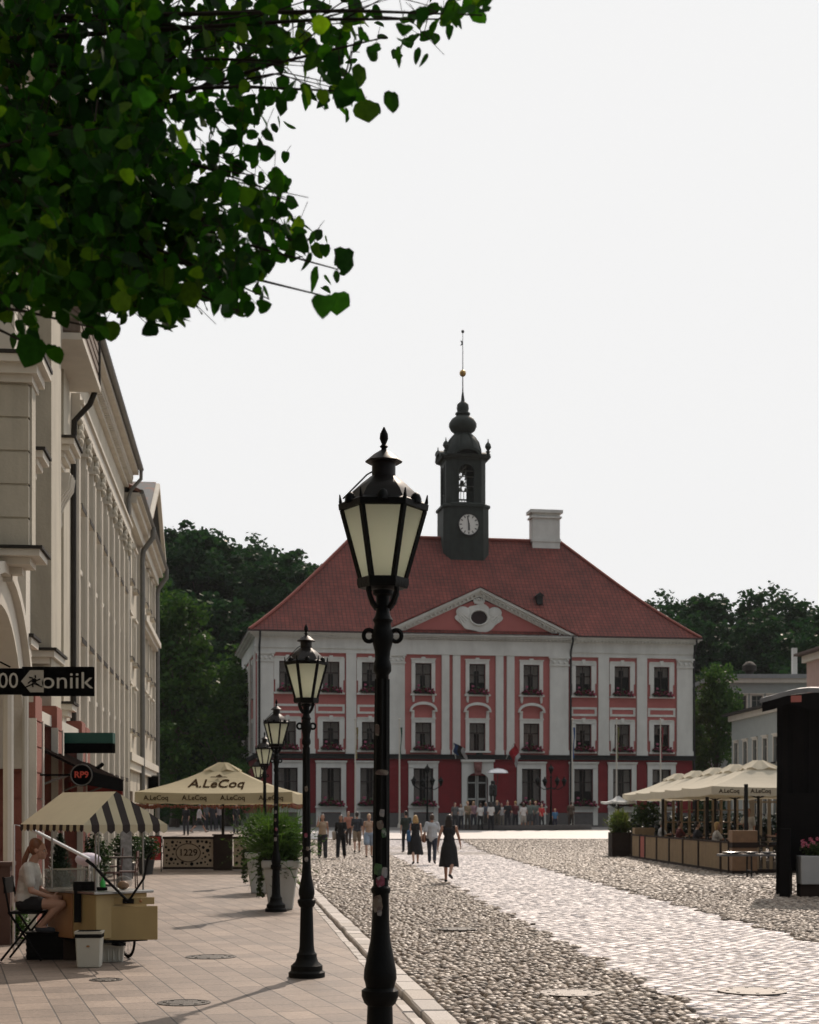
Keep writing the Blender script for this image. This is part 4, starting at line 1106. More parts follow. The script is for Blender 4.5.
for s_, r_ in ((21.0, .07), (22.6, .05)): mb = MB(); mb.tube([(s_, -.45, .0), (s_, -.45, 3.6)], r_, 8); mb.build('pipe', M_trim, A)
mb = MB(); mb.box(20.0, 20.3, -.62, -.3, 0, 1.02); mb.box(19.97, 20.33, -.65, -.27, 1.02, 1.07); mb.build('brown_pedestal', mat('brown painted wood', (.07,.035,.025), .6), A)

# ------------------------------------------------------------------ signs on the left
M_black = mat('black sign paint', (.004,.004,.004), .8, .1, 10, spec=.0); M_letter = mat('pale lettering', (.42,.41,.36), .6, .05, 8)
def sign_at(name, px0, px1, y0, y1, d, thick, label, cat, mats):
    x0, x1 = (px0-CX)/F*d, (px1-CX)/F*d; z0, z1 = CAMZ+(HZ-y1)/F*d, CAMZ+(HZ-y0)/F*d
    e = empty(name, ((x0+x1)/2, d, z0), 0, label, cat); return e, (x1-x0), (z1-z0)
e, w_, h_ = sign_at('projecting_sign', -14, 94, 667, 696, 19.2, .08, 'black projecting shop sign with pale letters oniik and a hexagonal emblem', 'sign', None)
mb = MB(); mb.box(-w_/2, -w_/2+w_*.34, -.03, .03, .018, h_-.018); mb.box(-w_/2+w_*.34+.001, w_/2, -.04, .04, 0, h_); mb.build('board', M_black, e)
px1m = F/19.2
def sx(px): return (px-40)/px1m
hx = [(sx(22), h_*.5), (sx(31), h_*.12), (sx(44.5), h_*.12), (sx(44.5), h_*.88), (sx(31), h_*.88)]
mb = MB(); mb.extr(hx, -.046, -.041); em = mb.build('emblem', mat('emblem grey', (.30,.29,.25), .6), e)
mb = MB()
c0 = sx(35)
for a in range(0, 360, 60): mb.tube([(c0+.035*math.cos(R(a)), -.049, h_*.52+.035*math.sin(R(a))), (c0+.08*math.cos(R(a+20)), -.049, h_*.5+.075*math.sin(R(a+20)))], .009, 5)
mb.ball((c0, -.046, h_*.52), (.035,.006,.03), 10, 6); mb.tube([(c0-.1, -.049, h_*.3), (c0, -.049, h_*.42), (c0+.1, -.049, h_*.3)], .008, 5); mb.build('emblem_figure', M_black, em)
text_mesh('lettering', 'oniik', .29, Matrix.Translation((sx(67.5), -.044, h_*.5)) @ UPRIGHT, M_letter, e, .002, .0, sx=1.12)
text_mesh('lettering', '00', .27, Matrix.Translation((sx(9), -.034, h_*.5)) @ UPRIGHT, M_letter, e, .002, .0, sx=.95)
mb = MB(); mb.tube([(-w_/2, 0, h_+.02), (-w_/2-.5, 0, h_+.02)], .02, 6); mb.tube([(-w_/2+.3, 0, h_), (-w_/2-.4, 0, h_+.35)], .012, 6); mb.tube([(-w_/2, 0, h_*.4), (-w_/2-.5, 0, h_*.4)], .02, 6); mb.build('bracket', M_black, e)
e, w_, h_ = sign_at('awning_sign', 62, 114, 733, 753, 27.5, .3, 'dark green box sign hanging above the pub frontage', 'sign', None)
M_grn = mat('dark green enamel', (.006,.075,.055), .5, .1, 6)
mb = MB(); mb.box(-w_/2, w_/2, -.12, .12, h_*.48, h_); mb.build('green_panel', M_grn, e)
mb = MB(); mb.box(-w_/2, w_/2, -.125, .125, 0, h_*.48-.002); mb.build('dark_panel', M_black, e)
mb = MB(); mb.tube([(-w_/2, 0, h_*.5), (-w_/2-.55, 0, h_*.5)], .025, 6); mb.build('bracket', M_black, e)
# round pub sign
M_neon = mat('red sign letters', (.50,.06,.035), .5)
p = at(82, 23.4, CAMZ+(HZ-775)/F*23.4)
e = empty('round_sign', p, 0, 'round black pub sign with red lettering RP9', 'sign'); e.scale = (.8, .8, .8)
mb = MB(); disc(mb, .215, -.05, .05); mb.build('disc', M_black, e)
mb = MB(); mb.tube([(.2*math.cos(a), -.05, .2*math.sin(a)) for a in [2*math.pi*k/24 for k in range(24)]], .014, 6, closed=True); mb.build('rim', mat('sign rim', (.10,.10,.09), .4), e)
text_mesh('lettering', 'RP9', .17, Matrix.Translation((0, -.056, 0)) @ UPRIGHT, M_neon, e, .003, .004)
mb = MB(); mb.tube([(-.2, 0, .0), (-.9, 0, .0)], .02, 6); mb.build('bracket', M_black, e)
# pub awning, dark with a red band
e = empty('pub_awning', LO, L_ROT, 'dark pub awning with red lettered valance along the left wall', 'awning')
mb = MB(); mb.extr([(-.006, 2.95), (-1.15, 2.38), (-1.15, 2.34), (-.006, 2.90)], 23.9, 31.6, axis='x'); mb.build('canopy', mat('dark brown canvas', (.012,.009,.008), .95, spec=.0), e)
mb = MB(); mb.box(23.9, 31.6, -1.16, -1.151, 2.14, 2.375); mb.build('valance', M_black, e)
mb = MB(); mb.box(29.5, 31.55, -.35, -.30, 2.0, 2.28)
mb.box(31.62, 31.66, -1.15, -.35, 2.0, 2.34); mb.build('red_panel', mat('red board', (.22,.02,.015), .6), e)
for s in (24.0, 27.7, 31.5): mb = MB(); mb.tube([(s, -1.1, 2.36), (s, -.02, 1.95)], .02, 6); mb.build('stay', M_uns if 'M_uns' in globals() else M_zinc, e)
# small black lantern bracket above
p = at(97, 29.5, 2.55+CAMZ-1.7); e = empty('wall_spotlight', p, 0, 'small dark spotlight on an arm above the pub awning', 'light')
mb = MB(); mb.tube([(0,0,0), (.12,-.05,.08)], .04, 8); mb.tube([(0,0,0), (-.5,0,-.1)], .012, 6); mb.build('spotlight_body', M_black, e)

# ------------------------------------------------------------------ street lamps
M_iron = mat('black lamp paint', (.0035,.0038,.0035), .5, .3, 14, .15, 60, spec=.12)
M_cop = mat('lamp cap copper', (.010,.007,.006), .5, .3, 9, spec=.25)
mgl, N_, L_, P_ = newmat('opal lamp glass')
tc = N_.new('ShaderNodeTexCoord'); n1 = N_.new('ShaderNodeTexNoise'); n1.inputs['Scale'].default_value = 5; L_.new(tc.outputs['Object'], n1.inputs['Vector'])
cr = N_.new('ShaderNodeValToRGB'); cr.color_ramp.elements[0].color=(.80,.86,.72,1); cr.color_ramp.elements[1].color=(.96,.95,.83,1); L_.new(n1.outputs['Fac'], cr.inputs['Fac'])
tr = N_.new('ShaderNodeBsdfTranslucent'); L_.new(cr.outputs[0], tr.inputs['Color']); L_.new(cr.outputs[0], P_.inputs['Base Color']); P_.inputs['Roughness'].default_value=.2
ms = N_.new('ShaderNodeMixShader'); ms.inputs[0].default_value=.86; L_.new(P_.outputs[0], ms.inputs[1]); L_.new(tr.outputs[0], ms.inputs[2]); L_.new(ms.outputs[0], N_['Material Output'].inputs['Surface'])
def hexring(r, ph=0): return [(r*math.cos(a), r*math.sin(a)) for a in [ph+k*math.pi/3 for k in range(6)]]
def make_lamp():
    root = empty('street_lamp')
    mb = MB()
    P_ = [(.19,0),(.19,.05),(.165,.07),(.165,.12),(.12,.16),(.105,.20),(.105,.24),(.085,.26),(.075,.32),(.066,.66),(.064,.72),(.080,.735),(.094,.77),(.094,.80),(.072,.815),(.076,.835),(.084,.86),(.082,.90),(.070,.96),(.050,1.06),(.044,1.16),(.041,1.29),(.049,1.30),(.049,1.32),(.039,1.33),(.037,1.45),(.032,2.40),(.046,2.42),(.046,2.45),(.038,2.48),(.040,2.52),(.050,2.56),(.058,2.60),(.048,2.63),(.042,2.66),(.052,2.68),(.040,2.70),(.034,2.72),(.034,2.80),(.052,2.81),(.052,2.83),(.0,2.84)]
    mb.lathe(P_, 16, cap=False)
    for k in range(8):
        a = k*math.pi/4; mb.tube([(.037*math.cos(a), .037*math.sin(a), 1.36), (.031*math.cos(a), .031*math.sin(a), 2.38)], .007, 4)
    mb.build('post', M_iron, root)
    mb = MB()
    for k in range(2):
        s = (-1, 1)[k]; mb.tube([(s*(.042+.027*(1+math.cos(a))), 0, 2.60+.030*math.sin(a)) for a in [R(q) for q in range(-170, 190, 24)]], .012, 6)
    for k in range(4):
        a = math.pi/4+k*math.pi/2; c, s = math.cos(a), math.sin(a)
        mb.tube([(.045*c,.045*s,2.74), (.075*c,.075*s,2.77), (.10*c,.10*s,2.82), (.095*c,.095*s,2.88)], .013, 6)
    mb.build('bracket', M_iron, root)
    # lantern
    lan = MB(); rb, rt, zb, zt = .112, .208, 2.89, 3.235; h0, h1 = hexring(rb), hexring(rt)
    lan.lathe([(rb+.012, zb-.05),(rb+.02, zb-.03),(rb+.02, zb),(rb-.03, zb+.004)], 6, smooth=False)
    lan.lathe([(rt-.02, zt-.004),(rt+.018, zt),(rt+.022, zt+.03),(.20, zt+.045)], 6, smooth=False)
    for k in range(6): lan.tube([(*h0[k], zb), (*h1[k], zt)], .0155, 4, smooth=False)
    for k in range(6):   # corner spikes and edge domes
        x, y = h1[k]; lan.tube([(x*.99, y*.99, zt+.02), (x*1.05, y*1.05, zt+.04), (x*1.07, y*1.07, zt+.08)], [.013,.010,.003], 5)
        m_ = ((h1[k][0]+h1[(k+1)%6][0])/2*1.05, (h1[k][1]+h1[(k+1)%6][1])/2*1.05); lan.lathe([(.030,zt+.02),(.028,zt+.045),(.020,zt+.064),(.006,zt+.074)], 8, m_)
    lan.build('lantern_frame', M_iron, root)
    gl = MB()
    for k in range(6):
        a, b = k, (k+1)%6; i0, i1, o0, o1 = Vector((*h0[a], zb)), Vector((*h0[b], zb)), Vector((*h1[a], zt)), Vector((*h1[b], zt))
        sc = .985
        gl.add([(i0.x*sc,i0.y*sc,i0.z),(i1.x*sc,i1.y*sc,i1.z),(o1.x*sc,o1.y*sc,o1.z),(o0.x*sc,o0.y*sc,o0.z)], [(0,1,2,3)])
    gl.build('glass', mgl, root)
    cp = MB(); cp.lathe([(.212,3.262),(.165,3.325),(.11,3.375),(.078,3.40),(.066,3.41)], 6, smooth=False)
    cp.lathe([(.060,3.405),(.060,3.475),(.072,3.48)], 12); cp.lathe([(.092,3.478),(.095,3.486),(.05,3.523),(.022,3.54)], 8)
    cp.build('lantern_cap', M_cop, root)
    fi = MB(); fi.lathe([(.02,3.535),(.012,3.55),(.022,3.56),(.011,3.572),(.022,3.60),(.020,3.625),(.010,3.645),(.003,3.66)], 10)
    fi.tube([(-.045,0,3.44), (-.085,-.01,3.415), (-.205,-.02,3.29)], .004, 4); fi.build('finial', M_iron, root)
    return root
lamp = make_lamp(); lk = list(lamp.children)
lamps = [(-.155, 7.87, 'nearest and tallest looking black street lamp with stickers on its post'), (-1.065, 16.07, 'second street lamp, standing on open paving left of the nearest one'), (-2.30, 26.7, 'third street lamp, standing right before the big white planter'), (-3.49, 37.4, 'fourth street lamp, rising just behind the planter greenery'), (-5.04, 51.6, 'fifth and farthest street lamp, half hidden beside the beige umbrella')]
LRT = []
for i, (x, d, lb) in enumerate(lamps):
    if i == 0: o = lamp
    else:
        o = lamp.copy(); COL.objects.link(o)
        for k in lk:
            q = k.copy(); COL.objects.link(q); q.parent = o
    o.location = (x, d, ground_z(d)); o.rotation_euler = (0, (.007 if i == 0 else .002*((-1)**i)), R((0, 8, -6, 12, 3)[i]))
    tag(o, lb, 'street lamp', 'black lantern street lamps in a row'); LRT.append(o)
# hexagon orientation: flat glass facing the camera
# stickers wrapped on posts
def sticker(root, z, r, a0, w_, h, col, seed=0):
    """small torn paper patch hugging the post; a0 = angle of its middle, w_ = half width in radians"""
    rnd = random.Random(seed); n = 14; rot = rnd.uniform(-.3, .3); vs = [(r*math.cos(a0), r*math.sin(a0), z)]
    for ring_ in (.5, 1.0):
        for k in range(n):
            t = 2*math.pi*k/n; q = (max(abs(math.cos(t)), abs(math.sin(t))))**-.75*rnd.uniform(.9, 1.04)*ring_
            x, y = q*math.cos(t), q*math.sin(t); x, y = x*math.cos(rot)-y*math.sin(rot), x*math.sin(rot)+y*math.cos(rot)
            vs.append((r*math.cos(a0+x*w_), r*math.sin(a0+x*w_), z+y*h/2))
    fs = [(0, 1+k, 1+(k+1)%n) for k in range(n)]+[(1+k, 1+n+k, 1+n+(k+1)%n, 1+(k+1)%n) for k in range(n)]
    mb = MB(); mb.add(vs, fs, 0, None, True); mb.build('sticker', col, root)
def blotchy(name, cols, sc):
    m, N_, L_, P_ = newmat(name); tc = N_.new('ShaderNodeTexCoord'); n_ = N_.new('ShaderNodeTexVoronoi'); n_.inputs['Scale'].default_value = sc; L_.new(tc.outputs['Object'], n_.inputs['Vector'])
    cr = N_.new('ShaderNodeValToRGB'); cr.color_ramp.interpolation = 'CONSTANT'; sp_ = N_.new('ShaderNodeSeparateColor'); L_.new(n_.outputs['Color'], sp_.inputs[0]); L_.new(sp_.outputs[0], cr.inputs['Fac'])
    cr.color_ramp.elements[0].color = (*cols[0],1); cr.color_ramp.elements[1].position = .35; cr.color_ramp.elements[1].color = (*cols[1],1); k = cr.color_ramp.elements.new(.7); k.color = (*cols[2],1)
    L_.new(cr.outputs[0], P_.inputs['Base Color']); P_.inputs['Roughness'].default_value = .6; return m
sc_ = [blotchy('sticker white', [(.20,.19,.19),(.14,.13,.13),(.24,.22,.20)], 60), blotchy('sticker green', [(.05,.12,.04),(.18,.20,.16),(.03,.06,.03)], 55), blotchy('sticker pink', [(.22,.05,.08),(.20,.18,.18),(.16,.03,.05)], 50), blotchy('sticker cream', [(.14,.11,.08),(.09,.06,.05),(.17,.15,.12)], 45)]
q = -math.pi/2
for i, (z, a, w_, h, c) in enumerate(((1.24, q-.35, .55, .085, 3), (1.195, q-.1, .25, .03, 0), (1.355, q-.05, .5, .055, 2), (1.415, q-.35, .5, .06, 1), (1.40, q+.45, .35, .055, 0), (1.60, q+.35, .3, .05, 1), (1.64, q-.1, .4, .045, 3), (1.70, q+.1, .3, .04, 0), (1.905, q+.1, .9, .028, 3), (2.12, q-.6, .35, .06, 3))):
    sticker(LRT[0], z, .0475-.0065*(z-1.33)+(.001 if z < 1.33 else 0), a, w_, h, sc_[c], i)
for i, (z, a, w_, h, c) in enumerate(((1.22, q-.1, .4, .05, 0), (1.33, q+.2, .4, .045, 3), (1.47, q-.2, .35, .05, 2), (1.95, q-.1, .4, .06, 3))):
    sticker(LRT[1], z, .0478-.0065*(z-1.33)+(.001 if z < 1.34 else 0), a, w_, h, sc_[c], 20+i)
for i, (z, a, w_, h, c) in enumerate(((1.25, q-.1, .6, .07, 0), (1.42, q+.2, .5, .06, 2), (1.58, q-.2, .5, .06, 3), (1.72, q, .5, .06, 0), (1.84, q, .6, .04, 3))):
    sticker(LRT[2], z, .0478-.0065*(z-1.33)+(.001 if z < 1.34 else 0), a, w_, h, sc_[c], 30+i)

# ------------------------------------------------------------------ planters
M_pot = mat('white glazed planter', (.56,.57,.54), .45, .06, 3, stain=(.35,.33,.28), stain_amt=.5, sscale=2)
M_grass = island_mat('feathery leaves', [(.045,.10,.02),(.07,.14,.03),(.03,.07,.015),(.09,.16,.04)], .55, .3, 0, tl=.35)
M_earth = mat('potting soil', (.03,.022,.016), .95)
def blades(mb, c, n, L0, spread, rnd, droop=.5, w_=.012, zc=0.0):
    for k in range(n):
        a = rnd.uniform(0, 6.283); tilt = abs(rnd.gauss(0, .5))*spread; l = L0*rnd.uniform(.55, 1.1)
        p = Vector((c[0]+rnd.gauss(0,.11), c[1]+rnd.gauss(0,.11), c[2])); dirv = Vector((math.cos(a)*math.sin(tilt), math.sin(a)*math.sin(tilt), math.cos(tilt)))
        side = Vector((-math.sin(a), math.cos(a), 0)); seg = 4; pts = []
        for j in range(seg+1):
            pts.append(p.copy()); dirv = (dirv + Vector((0,0,-droop*.28*j/seg*(tilt+.3)))).normalized(); p = p+dirv*l/seg
        vs = []; fs = []
        for j, q_ in enumerate(pts):
            ww = w_*(1-(j/seg)**2*.9); vs += [q_-side*ww, q_+side*ww]
        for j in range(seg): fs.append((2*j, 2*j+1, 2*j+3, 2*j+2))
        mb.add(vs, fs)
        for j in range(1, seg):   # leaflets
            for s in (-1, 1, .3):
                q0 = pts[j]; tip = q0+side*s*l*.12+Vector((rnd.uniform(-.04,.04), rnd.uniform(-.04,.04), rnd.uniform(.0,.08)))
                up = Vector((0,0,w_*.9)); mb.add([q0-up, tip, q0+up], [(0,1,2)])
def leafcloud(mb, c, r, n, s0, rnd, mi=0):
    for k in range(n):
        v = Vector((rnd.gauss(0,1), rnd.gauss(0,1), rnd.gauss(0,1))).normalized()*(rnd.random()**.45)
        p = Vector((c[0]+v.x*r[0], c[1]+v.y*r[1], c[2]+v.z*r[2])); s = s0*rnd.uniform(.6, 1.3)
        M = Matrix.Translation(p) @ Matrix.Rotation(rnd.uniform(0,6.28),4,'Z') @ Matrix.Rotation(rnd.uniform(-1.2,1.2),4,'X') @ Matrix.Rotation(rnd.uniform(0,6.28),4,'Z')
        mb.add([(-s,0,0),(0,-s*.6,.1*s),(s,0,0),(0,s*.6,.1*s)], [(0,1,2,3)], mi, M)
def planter(px, d, rz, label, seed, hgt=.87, bush=1.0, px_='planter'):
    rnd = random.Random(seed); p = at(px, d, ground_z(d)); e = empty('planter', p, rz, label, 'planter', 'white tapered planters')
    mb = MB(); mb.frustum((0,0), .42,.42,.60,.60, 0, hgt-.14); mb.frustum((0,0), .66,.66,.68,.68, hgt-.14, hgt-.0)
    mb.build('pot', M_pot, e, bevel=.02)
    mb = MB(); mb.frustum((0,0), .6,.6,.6,.6, hgt-.001, hgt+.02); mb.build('soil', M_earth, e)
    mb = MB(); blades(mb, (0,0,hgt), int(620*bush), .95, 1.5, rnd, .9); leafcloud(mb, (0,0,hgt+.42), (.55,.55,.36), int(1500*bush), .035, rnd); mb.build('foliage', M_grass, e)
    mb = MB(); 
    for k in range(7):
        x, y = -.34, rnd.uniform(-.25,.2); pts = [Vector((x+.05*rnd.uniform(-1,0), y, hgt+.02-.09*j)) for j in range(8)]
        for q_ in pts: leafcloud(mb, q_, (.06,.06,.05), 9, .03, rnd)
    for k in range(5): leafcloud(mb, (rnd.uniform(-.2,.3), -.34, hgt-.1*k*.6), (.05,.04,.07), 10, .03, rnd)
    mb.build('trailing_ivy', M_leafbox, e)
    return e
planter(281, 27.4, .06, 'big white planter with feathery greenery right behind the third lamp', 1)
planter(262, 33.0, .0, 'smaller looking white planter behind the first one beside the beer terrace', 2, bush=.8)

# ------------------------------------------------------------------ beer umbrellas
M_canv = mat('beige umbrella canvas', (.48,.42,.27), .85, .06, 2, .2, 12, tl=.3)
M_canw = mat('pale cream umbrella canvas', (.66,.60,.47), .85, .05, 2, .2, 12, tl=.35)
M_uns = mat('dark umbrella frame', (.015,.014,.012), .6, spec=.2)
M_ltr = mat('brown lettering', (.035,.02,.010), .9, spec=.0); M_fringe = mat('red brown fringe', (.20,.06,.03), .8)
M_wood = mat('warm wood', (.23,.13,.065), .6, .2, 6, stain=(.14,.07,.035), stain_amt=.5, sscale=2)
def umbrella(loc, rz, half, z_val, z_edge, z_apex, canvas, label, group, txt=None, nm='parasol', flap=True, big=True, tsize=.36):
    e = empty(nm, loc, rz, label, 'umbrella', group); mb = MB(); n = 8
    def hz_(t): return z_edge+(z_apex-z_edge)*(t**1.0) - .10*math.sin(math.pi*t)
    P0 = [(-1,-1),(1,-1),(1,1),(-1,1)]
    for s in range(4):
        a, b = Vector(P0[s]), Vector(P0[(s+1)%4])
        for i in range(n):
            t0, t1 = i/n, (i+1)/n; m_ = 6
            for k in range(m_):
                def P(t, k_):
                    q_ = a.lerp(b, k_/m_)*(half*(1-t*.94)); sag = .05*(1-t)*math.sin(math.pi*k_/m_)
                    return (q_.x, q_.y, hz_(t)-sag)
                mb.add([P(t0,k), P(t0,k+1), P(t1,k+1), P(t1,k)], [(0,1,2,3)], 0, None, False)
        m_ = 18
        for k in range(m_):
            q0 = a.lerp(b, k/m_)*half; q1 = a.lerp(b, (k+1)/m_)*half; d0 = .05*math.sin(math.pi*k/m_); d1 = .05*math.sin(math.pi*(k+1)/m_)
            f = .03
            mb.add([(q0.x,q0.y,z_edge-d0),(q1.x,q1.y,z_edge-d1),(q1.x*1.005,q1.y*1.005,z_val-d1-.015*(k%2)),(q0.x*1.005,q0.y*1.005,z_val-d0-.015*((k+1)%2))], [(3,2,1,0)], 0)
    mb.build('canopy', canvas, e)
    if flap:
        mb = MB(); P1 = [(x*.55, y*.55) for x, y in P0]; 
        for s in range(4):
            a, b = P1[s], P1[(s+1)%4]
            for k in range(6):
                q0 = Vector(a).lerp(Vector(b), k/6); q1 = Vector(a).lerp(Vector(b), (k+1)/6); r0 = .05*math.sin(k*1.9); r1 = .05*math.sin((k+1)*1.9)
                mb.add([(q0.x,q0.y,z_apex-.20+r0),(q1.x,q1.y,z_apex-.20+r1),(q1.x*.25,q1.y*.25,z_apex+.07),(q0.x*.25,q0.y*.25,z_apex+.07)], [(0,1,2,3)])
        mb.build('top_flap', canvas, e)
    mb = MB(); mb.tube([(0,0,0), (0,0,z_apex+.05)], .045, 8); mb.box(-.42,.42,-.42,.42,.002,.06)
    for s in range(4):
        for (fx, fy) in (P0[s], tuple((Vector(P0[s])+Vector(P0[(s+1)%4]))/2)):
            mb.tube([(0,0,z_apex-.30), (fx*half*.5, fy*half*.5, (z_apex+z_edge)/2-.24), (fx*half*.96, fy*half*.96, z_edge-.12)], .016, 5); mb.tube([(0,0,z_edge-.35), (fx*half*.5, fy*half*.5, (z_apex+z_edge)/2-.26)], .013, 5)
    mb.build('frame', M_uns, e)
    if txt:
        for k in range(4):
            text_mesh('lettering', txt, .20 if big else .17, Matrix.Translation((half*(-.73+.487*k), -half*1.005-.008, (z_val+z_edge)/2-.03)) @ UPRIGHT, M_ltr, e, .002, .003)
        def on_slope(t, off):
            s_ = math.atan2((z_apex-z_edge)-.10*math.pi*math.cos(math.pi*t), half*.94)
            return Matrix.Translation((0, -half*(1-t*.94)-math.sin(s_)*off, hz_(t)+math.cos(s_)*off)) @ Matrix.Rotation(s_, 4, 'X')
        if big:
            o_ = text_mesh('lettering', txt, 1.0, Matrix.Identity(4), M_ltr, e, .001, .014, sx=.46)
            for v_ in o_.data.vertices:
                t_ = .40+v_.co.y*.42; fx_ = v_.co.x/(half*(1-t_*.94)); sg_ = .05*(1-t_)*math.sin(math.pi*(fx_+1)/2); v_.co = (v_.co.x, -half*(1-t_*.94), hz_(t_)-sg_+.022+v_.co.z)
            mb = MB(); mb.extr([(-.10,0),(.10,0),(.0,.16)], 0, .008, M=on_slope(.62, .045), axis='z'); mb.extr([(-.26,-.08),(.26,-.08),(.22,-.03),(-.22,-.03)], 0, .008, M=on_slope(.62, .045), axis='z'); mb.build('emblem', M_ltr, e)
    return e
u = umbrella(at(223, 47.6, 0.0), .0, 2.30, 2.02, 2.32, 3.18, M_canv, 'big beige umbrella with brown beer lettering over the lace fenced terrace', None, 'A.LeCoq')
mb = MB(); rnd = random.Random(9)
for s in range(4):
    a, b = [((-1,-1),(1,-1)),((1,-1),(1,1)),((1,1),(-1,1)),((-1,1),(-1,-1))][s]
    for k in range(46):
        q_ = Vector(a).lerp(Vector(b), (k+.5)/46)*2.28; mb.ball((q_.x, q_.y, 1.93-.05*math.sin(math.pi*k/46)+rnd.uniform(-.03,.03)), .045, 6, 4)
mb.build('bead_fringe', M_fringe, u)
# lace barrier
M_panelw = mat('pale plywood', (.36,.28,.19), .7, .12, 5); M_fence_d = mat('dark fence wood', (.028,.017,.012), .75, .2, 6, spec=.2)
def barrier(px0, px1, d, label, script):
    x0 = (px0-CX)/F*d; x1 = (px1-CX)/F*d; w_ = x1-x0; e = empty('barrier', (x0, d, 0), 0, label, 'barrier', 'pale fence panels with round holes round the beer terrace')
    # perforated skin: real holes cut as ring strips is costly, so the dark inside them is painted as black discs
    mb = MB(); mb.box(-.03, w_+.03, -.02, .06, .93, 1.0); mb.box(-.03, w_+.03, -.02, .05, .03, .10); mb.build('rails', M_fence_d, e)
    rnd = random.Random(int(px0)); pts = []; mb = MB(); tries = 0; mb.box(0, w_, .0, .03, .10, .93)
    while len(pts) < 34*w_ and tries < 3000:
        tries += 1; x, z = rnd.uniform(.07, w_-.07), rnd.uniform(.17, .86); r = rnd.uniform(.022, .06)
        if script and ((x-w_*.5)/.42)**2+((z-.52)/.32)**2 < 1: continue
        if any((x-a)**2+(z-b)**2 < (r+c+.03)**2 for a, b, c in pts): continue
        pts.append((x, z, r))
    for x, z, r in pts: mb.lathe([(r, 0), (r, .004)], 8, mi=1, M=Matrix.Translation((x, .0, z)) @ Matrix.Rotation(R(90),4,'X'), smooth=False)
    mb.build('panel', [M_panelw, M_black], e)
    if script:
        mb = MB(); mb.tube([(w_*.5+.36*math.cos(a), -.006, .52+.27*math.sin(a)) for a in [2*math.pi*k/26 for k in range(26)]], .012, 5, closed=True); mb.build('oval', M_ltr, e)
        text_mesh('lettering', '1229', .28, Matrix.Translation((w_*.5, -.006, .52)) @ UPRIGHT, M_ltr, e, .002, .004)
    return e
barrier(163.5, 213, 46.0, 'perforated pale fence panel with an oval emblem, left of dark box', True)
barrier(233.5, 253, 46.0, 'perforated pale fence panel without emblem beside the white planters', False)
e = empty('dark_box', at(223, 46.1, 0), 0, 'dark wooden plant box between the perforated fence panels', 'box')
mb = MB(); mb.box(-.27,.27,-.15,.15,0,1.03); 
for k in range(5): mb.box(-.275,.275,-.16,-.151,.05+.19*k,.22+.19*k)
mb.build('box_body', M_fence_d, e)
mb = MB(); mb.box(-.30,.30,-.18,.18,1.03,1.07); mb.build('lid', M_fence_d, e)
mb = MB(); mb.box(-.26,.26,-.16,.16,0,.0+.002); 
# red menu board
e = empty('menu_board', at(155, 44.6, 0), .1, 'red menu board on dark legs left of the perforated fence', 'sign')
mb = MB(); mb.box(-.165,.165,-.02,.0,.34,1.02); mb.build('board', mat('red board bright', (.42,.025,.025), .6, .1, 6), e)
mb = MB(); mb.box(-.19,-.167,-.03,.02,0,1.05); mb.box(.167,.19,-.03,.02,0,1.05); mb.box(-.167,.167,-.03,.02,1.022,1.05); mb.build('frame', M_black, e)
mb = MB()
for k, ww in enumerate((.2,.14,.22,.1,.18)): mb.tube([(-ww/2, -.022, .9-.1*k), (0, -.022, .93-.1*k), (ww/2, -.022, .91-.1*k)], .008, 4)
mb.build('chalk_marks', M_letter, e)
# black hanging board at the far building
e = empty('hanging_board', at(153, 58, 2.45), 0, 'small dark framed board on the far building beyond the umbrella', 'sign')
mb = MB(); mb.box(-.17,.2,-.02,.02,-.0,.62); mb.build('board', M_black, e); mb = MB(); mb.box(-.2,.23,-.03,.03,.62,.66); mb.box(-.2,.23,-.03,.03,-.04,0); mb.box(-.2,-.17,-.03,.03,0,.62); mb.box(.2,.23,-.03,.03,0,.62); mb.build('frame', M_zinc, e)
# terrace furniture: dark tables
def table(loc, label, group, r=.35, h=.74, m=None):
    e = empty('cafe_table', loc, 0, label, 'table', group); mb = MB(); mb.lathe([(r,h),(r,h+.03)], 16, smooth=False); mb.build('table_top', m or M_fence_d, e)
    mb = MB(); mb.tube([(0,0,.02),(0,0,h)], .03, 6); mb.lathe([(.22,0),(.2,.03),(.04,.05)], 12); mb.build('pedestal', M_uns, e); return e
def chair(loc, rz, label, group, m=None):
    e = empty('cafe_chair', loc, rz, label, 'chair', group); mm = m or M_uns
    mb = MB(); mb.box(-.21,.21,-.2,.21,.43,.46); mb.build('seat', mm, e)
    mb = MB(); mb.box(-.2,.2,.2,.22,.62,.66); mb.box(-.2,.2,.215,.235,.76,.88); mb.tube([(-.2,.2,.46),(-.2,.23,.88)], .014, 5); mb.tube([(.2,.2,.46),(.2,.23,.88)], .014, 5); mb.build('backrest', mm, e)
    for x, y in ((-.19,-.18),(.19,-.18),(-.19,.19),(.19,.19)):
        mb = MB(); mb.tube([(x,y,.43),(x*1.1,y*1.1,0)], .014, 5); mb.build('leg', mm, e)
    return e
for k, (x, d, lb) in enumerate(((-7.0,48.9,'dark round table left of the big beige umbrella pole'),(-4.9,48.7,'dark round table right of the big beige umbrella pole'))): table((x, d, 0), lb, 'tables under the big beige umbrella')
for k, (x, d, rz, lb) in enumerate(((-7.6,48.9,1.57,'dark chair at the far left under the beige umbrella'),(-6.4,49.0,-1.57,'dark chair just left of the beige umbrella pole'),(-5.5,48.8,1.57,'dark chair just right of the beige umbrella pole'),(-4.2,48.7,-1.57,'dark chair at the right end under the beige umbrella'))): chair((x, d, 0), rz, lb, 'chairs under the big beige umbrella')
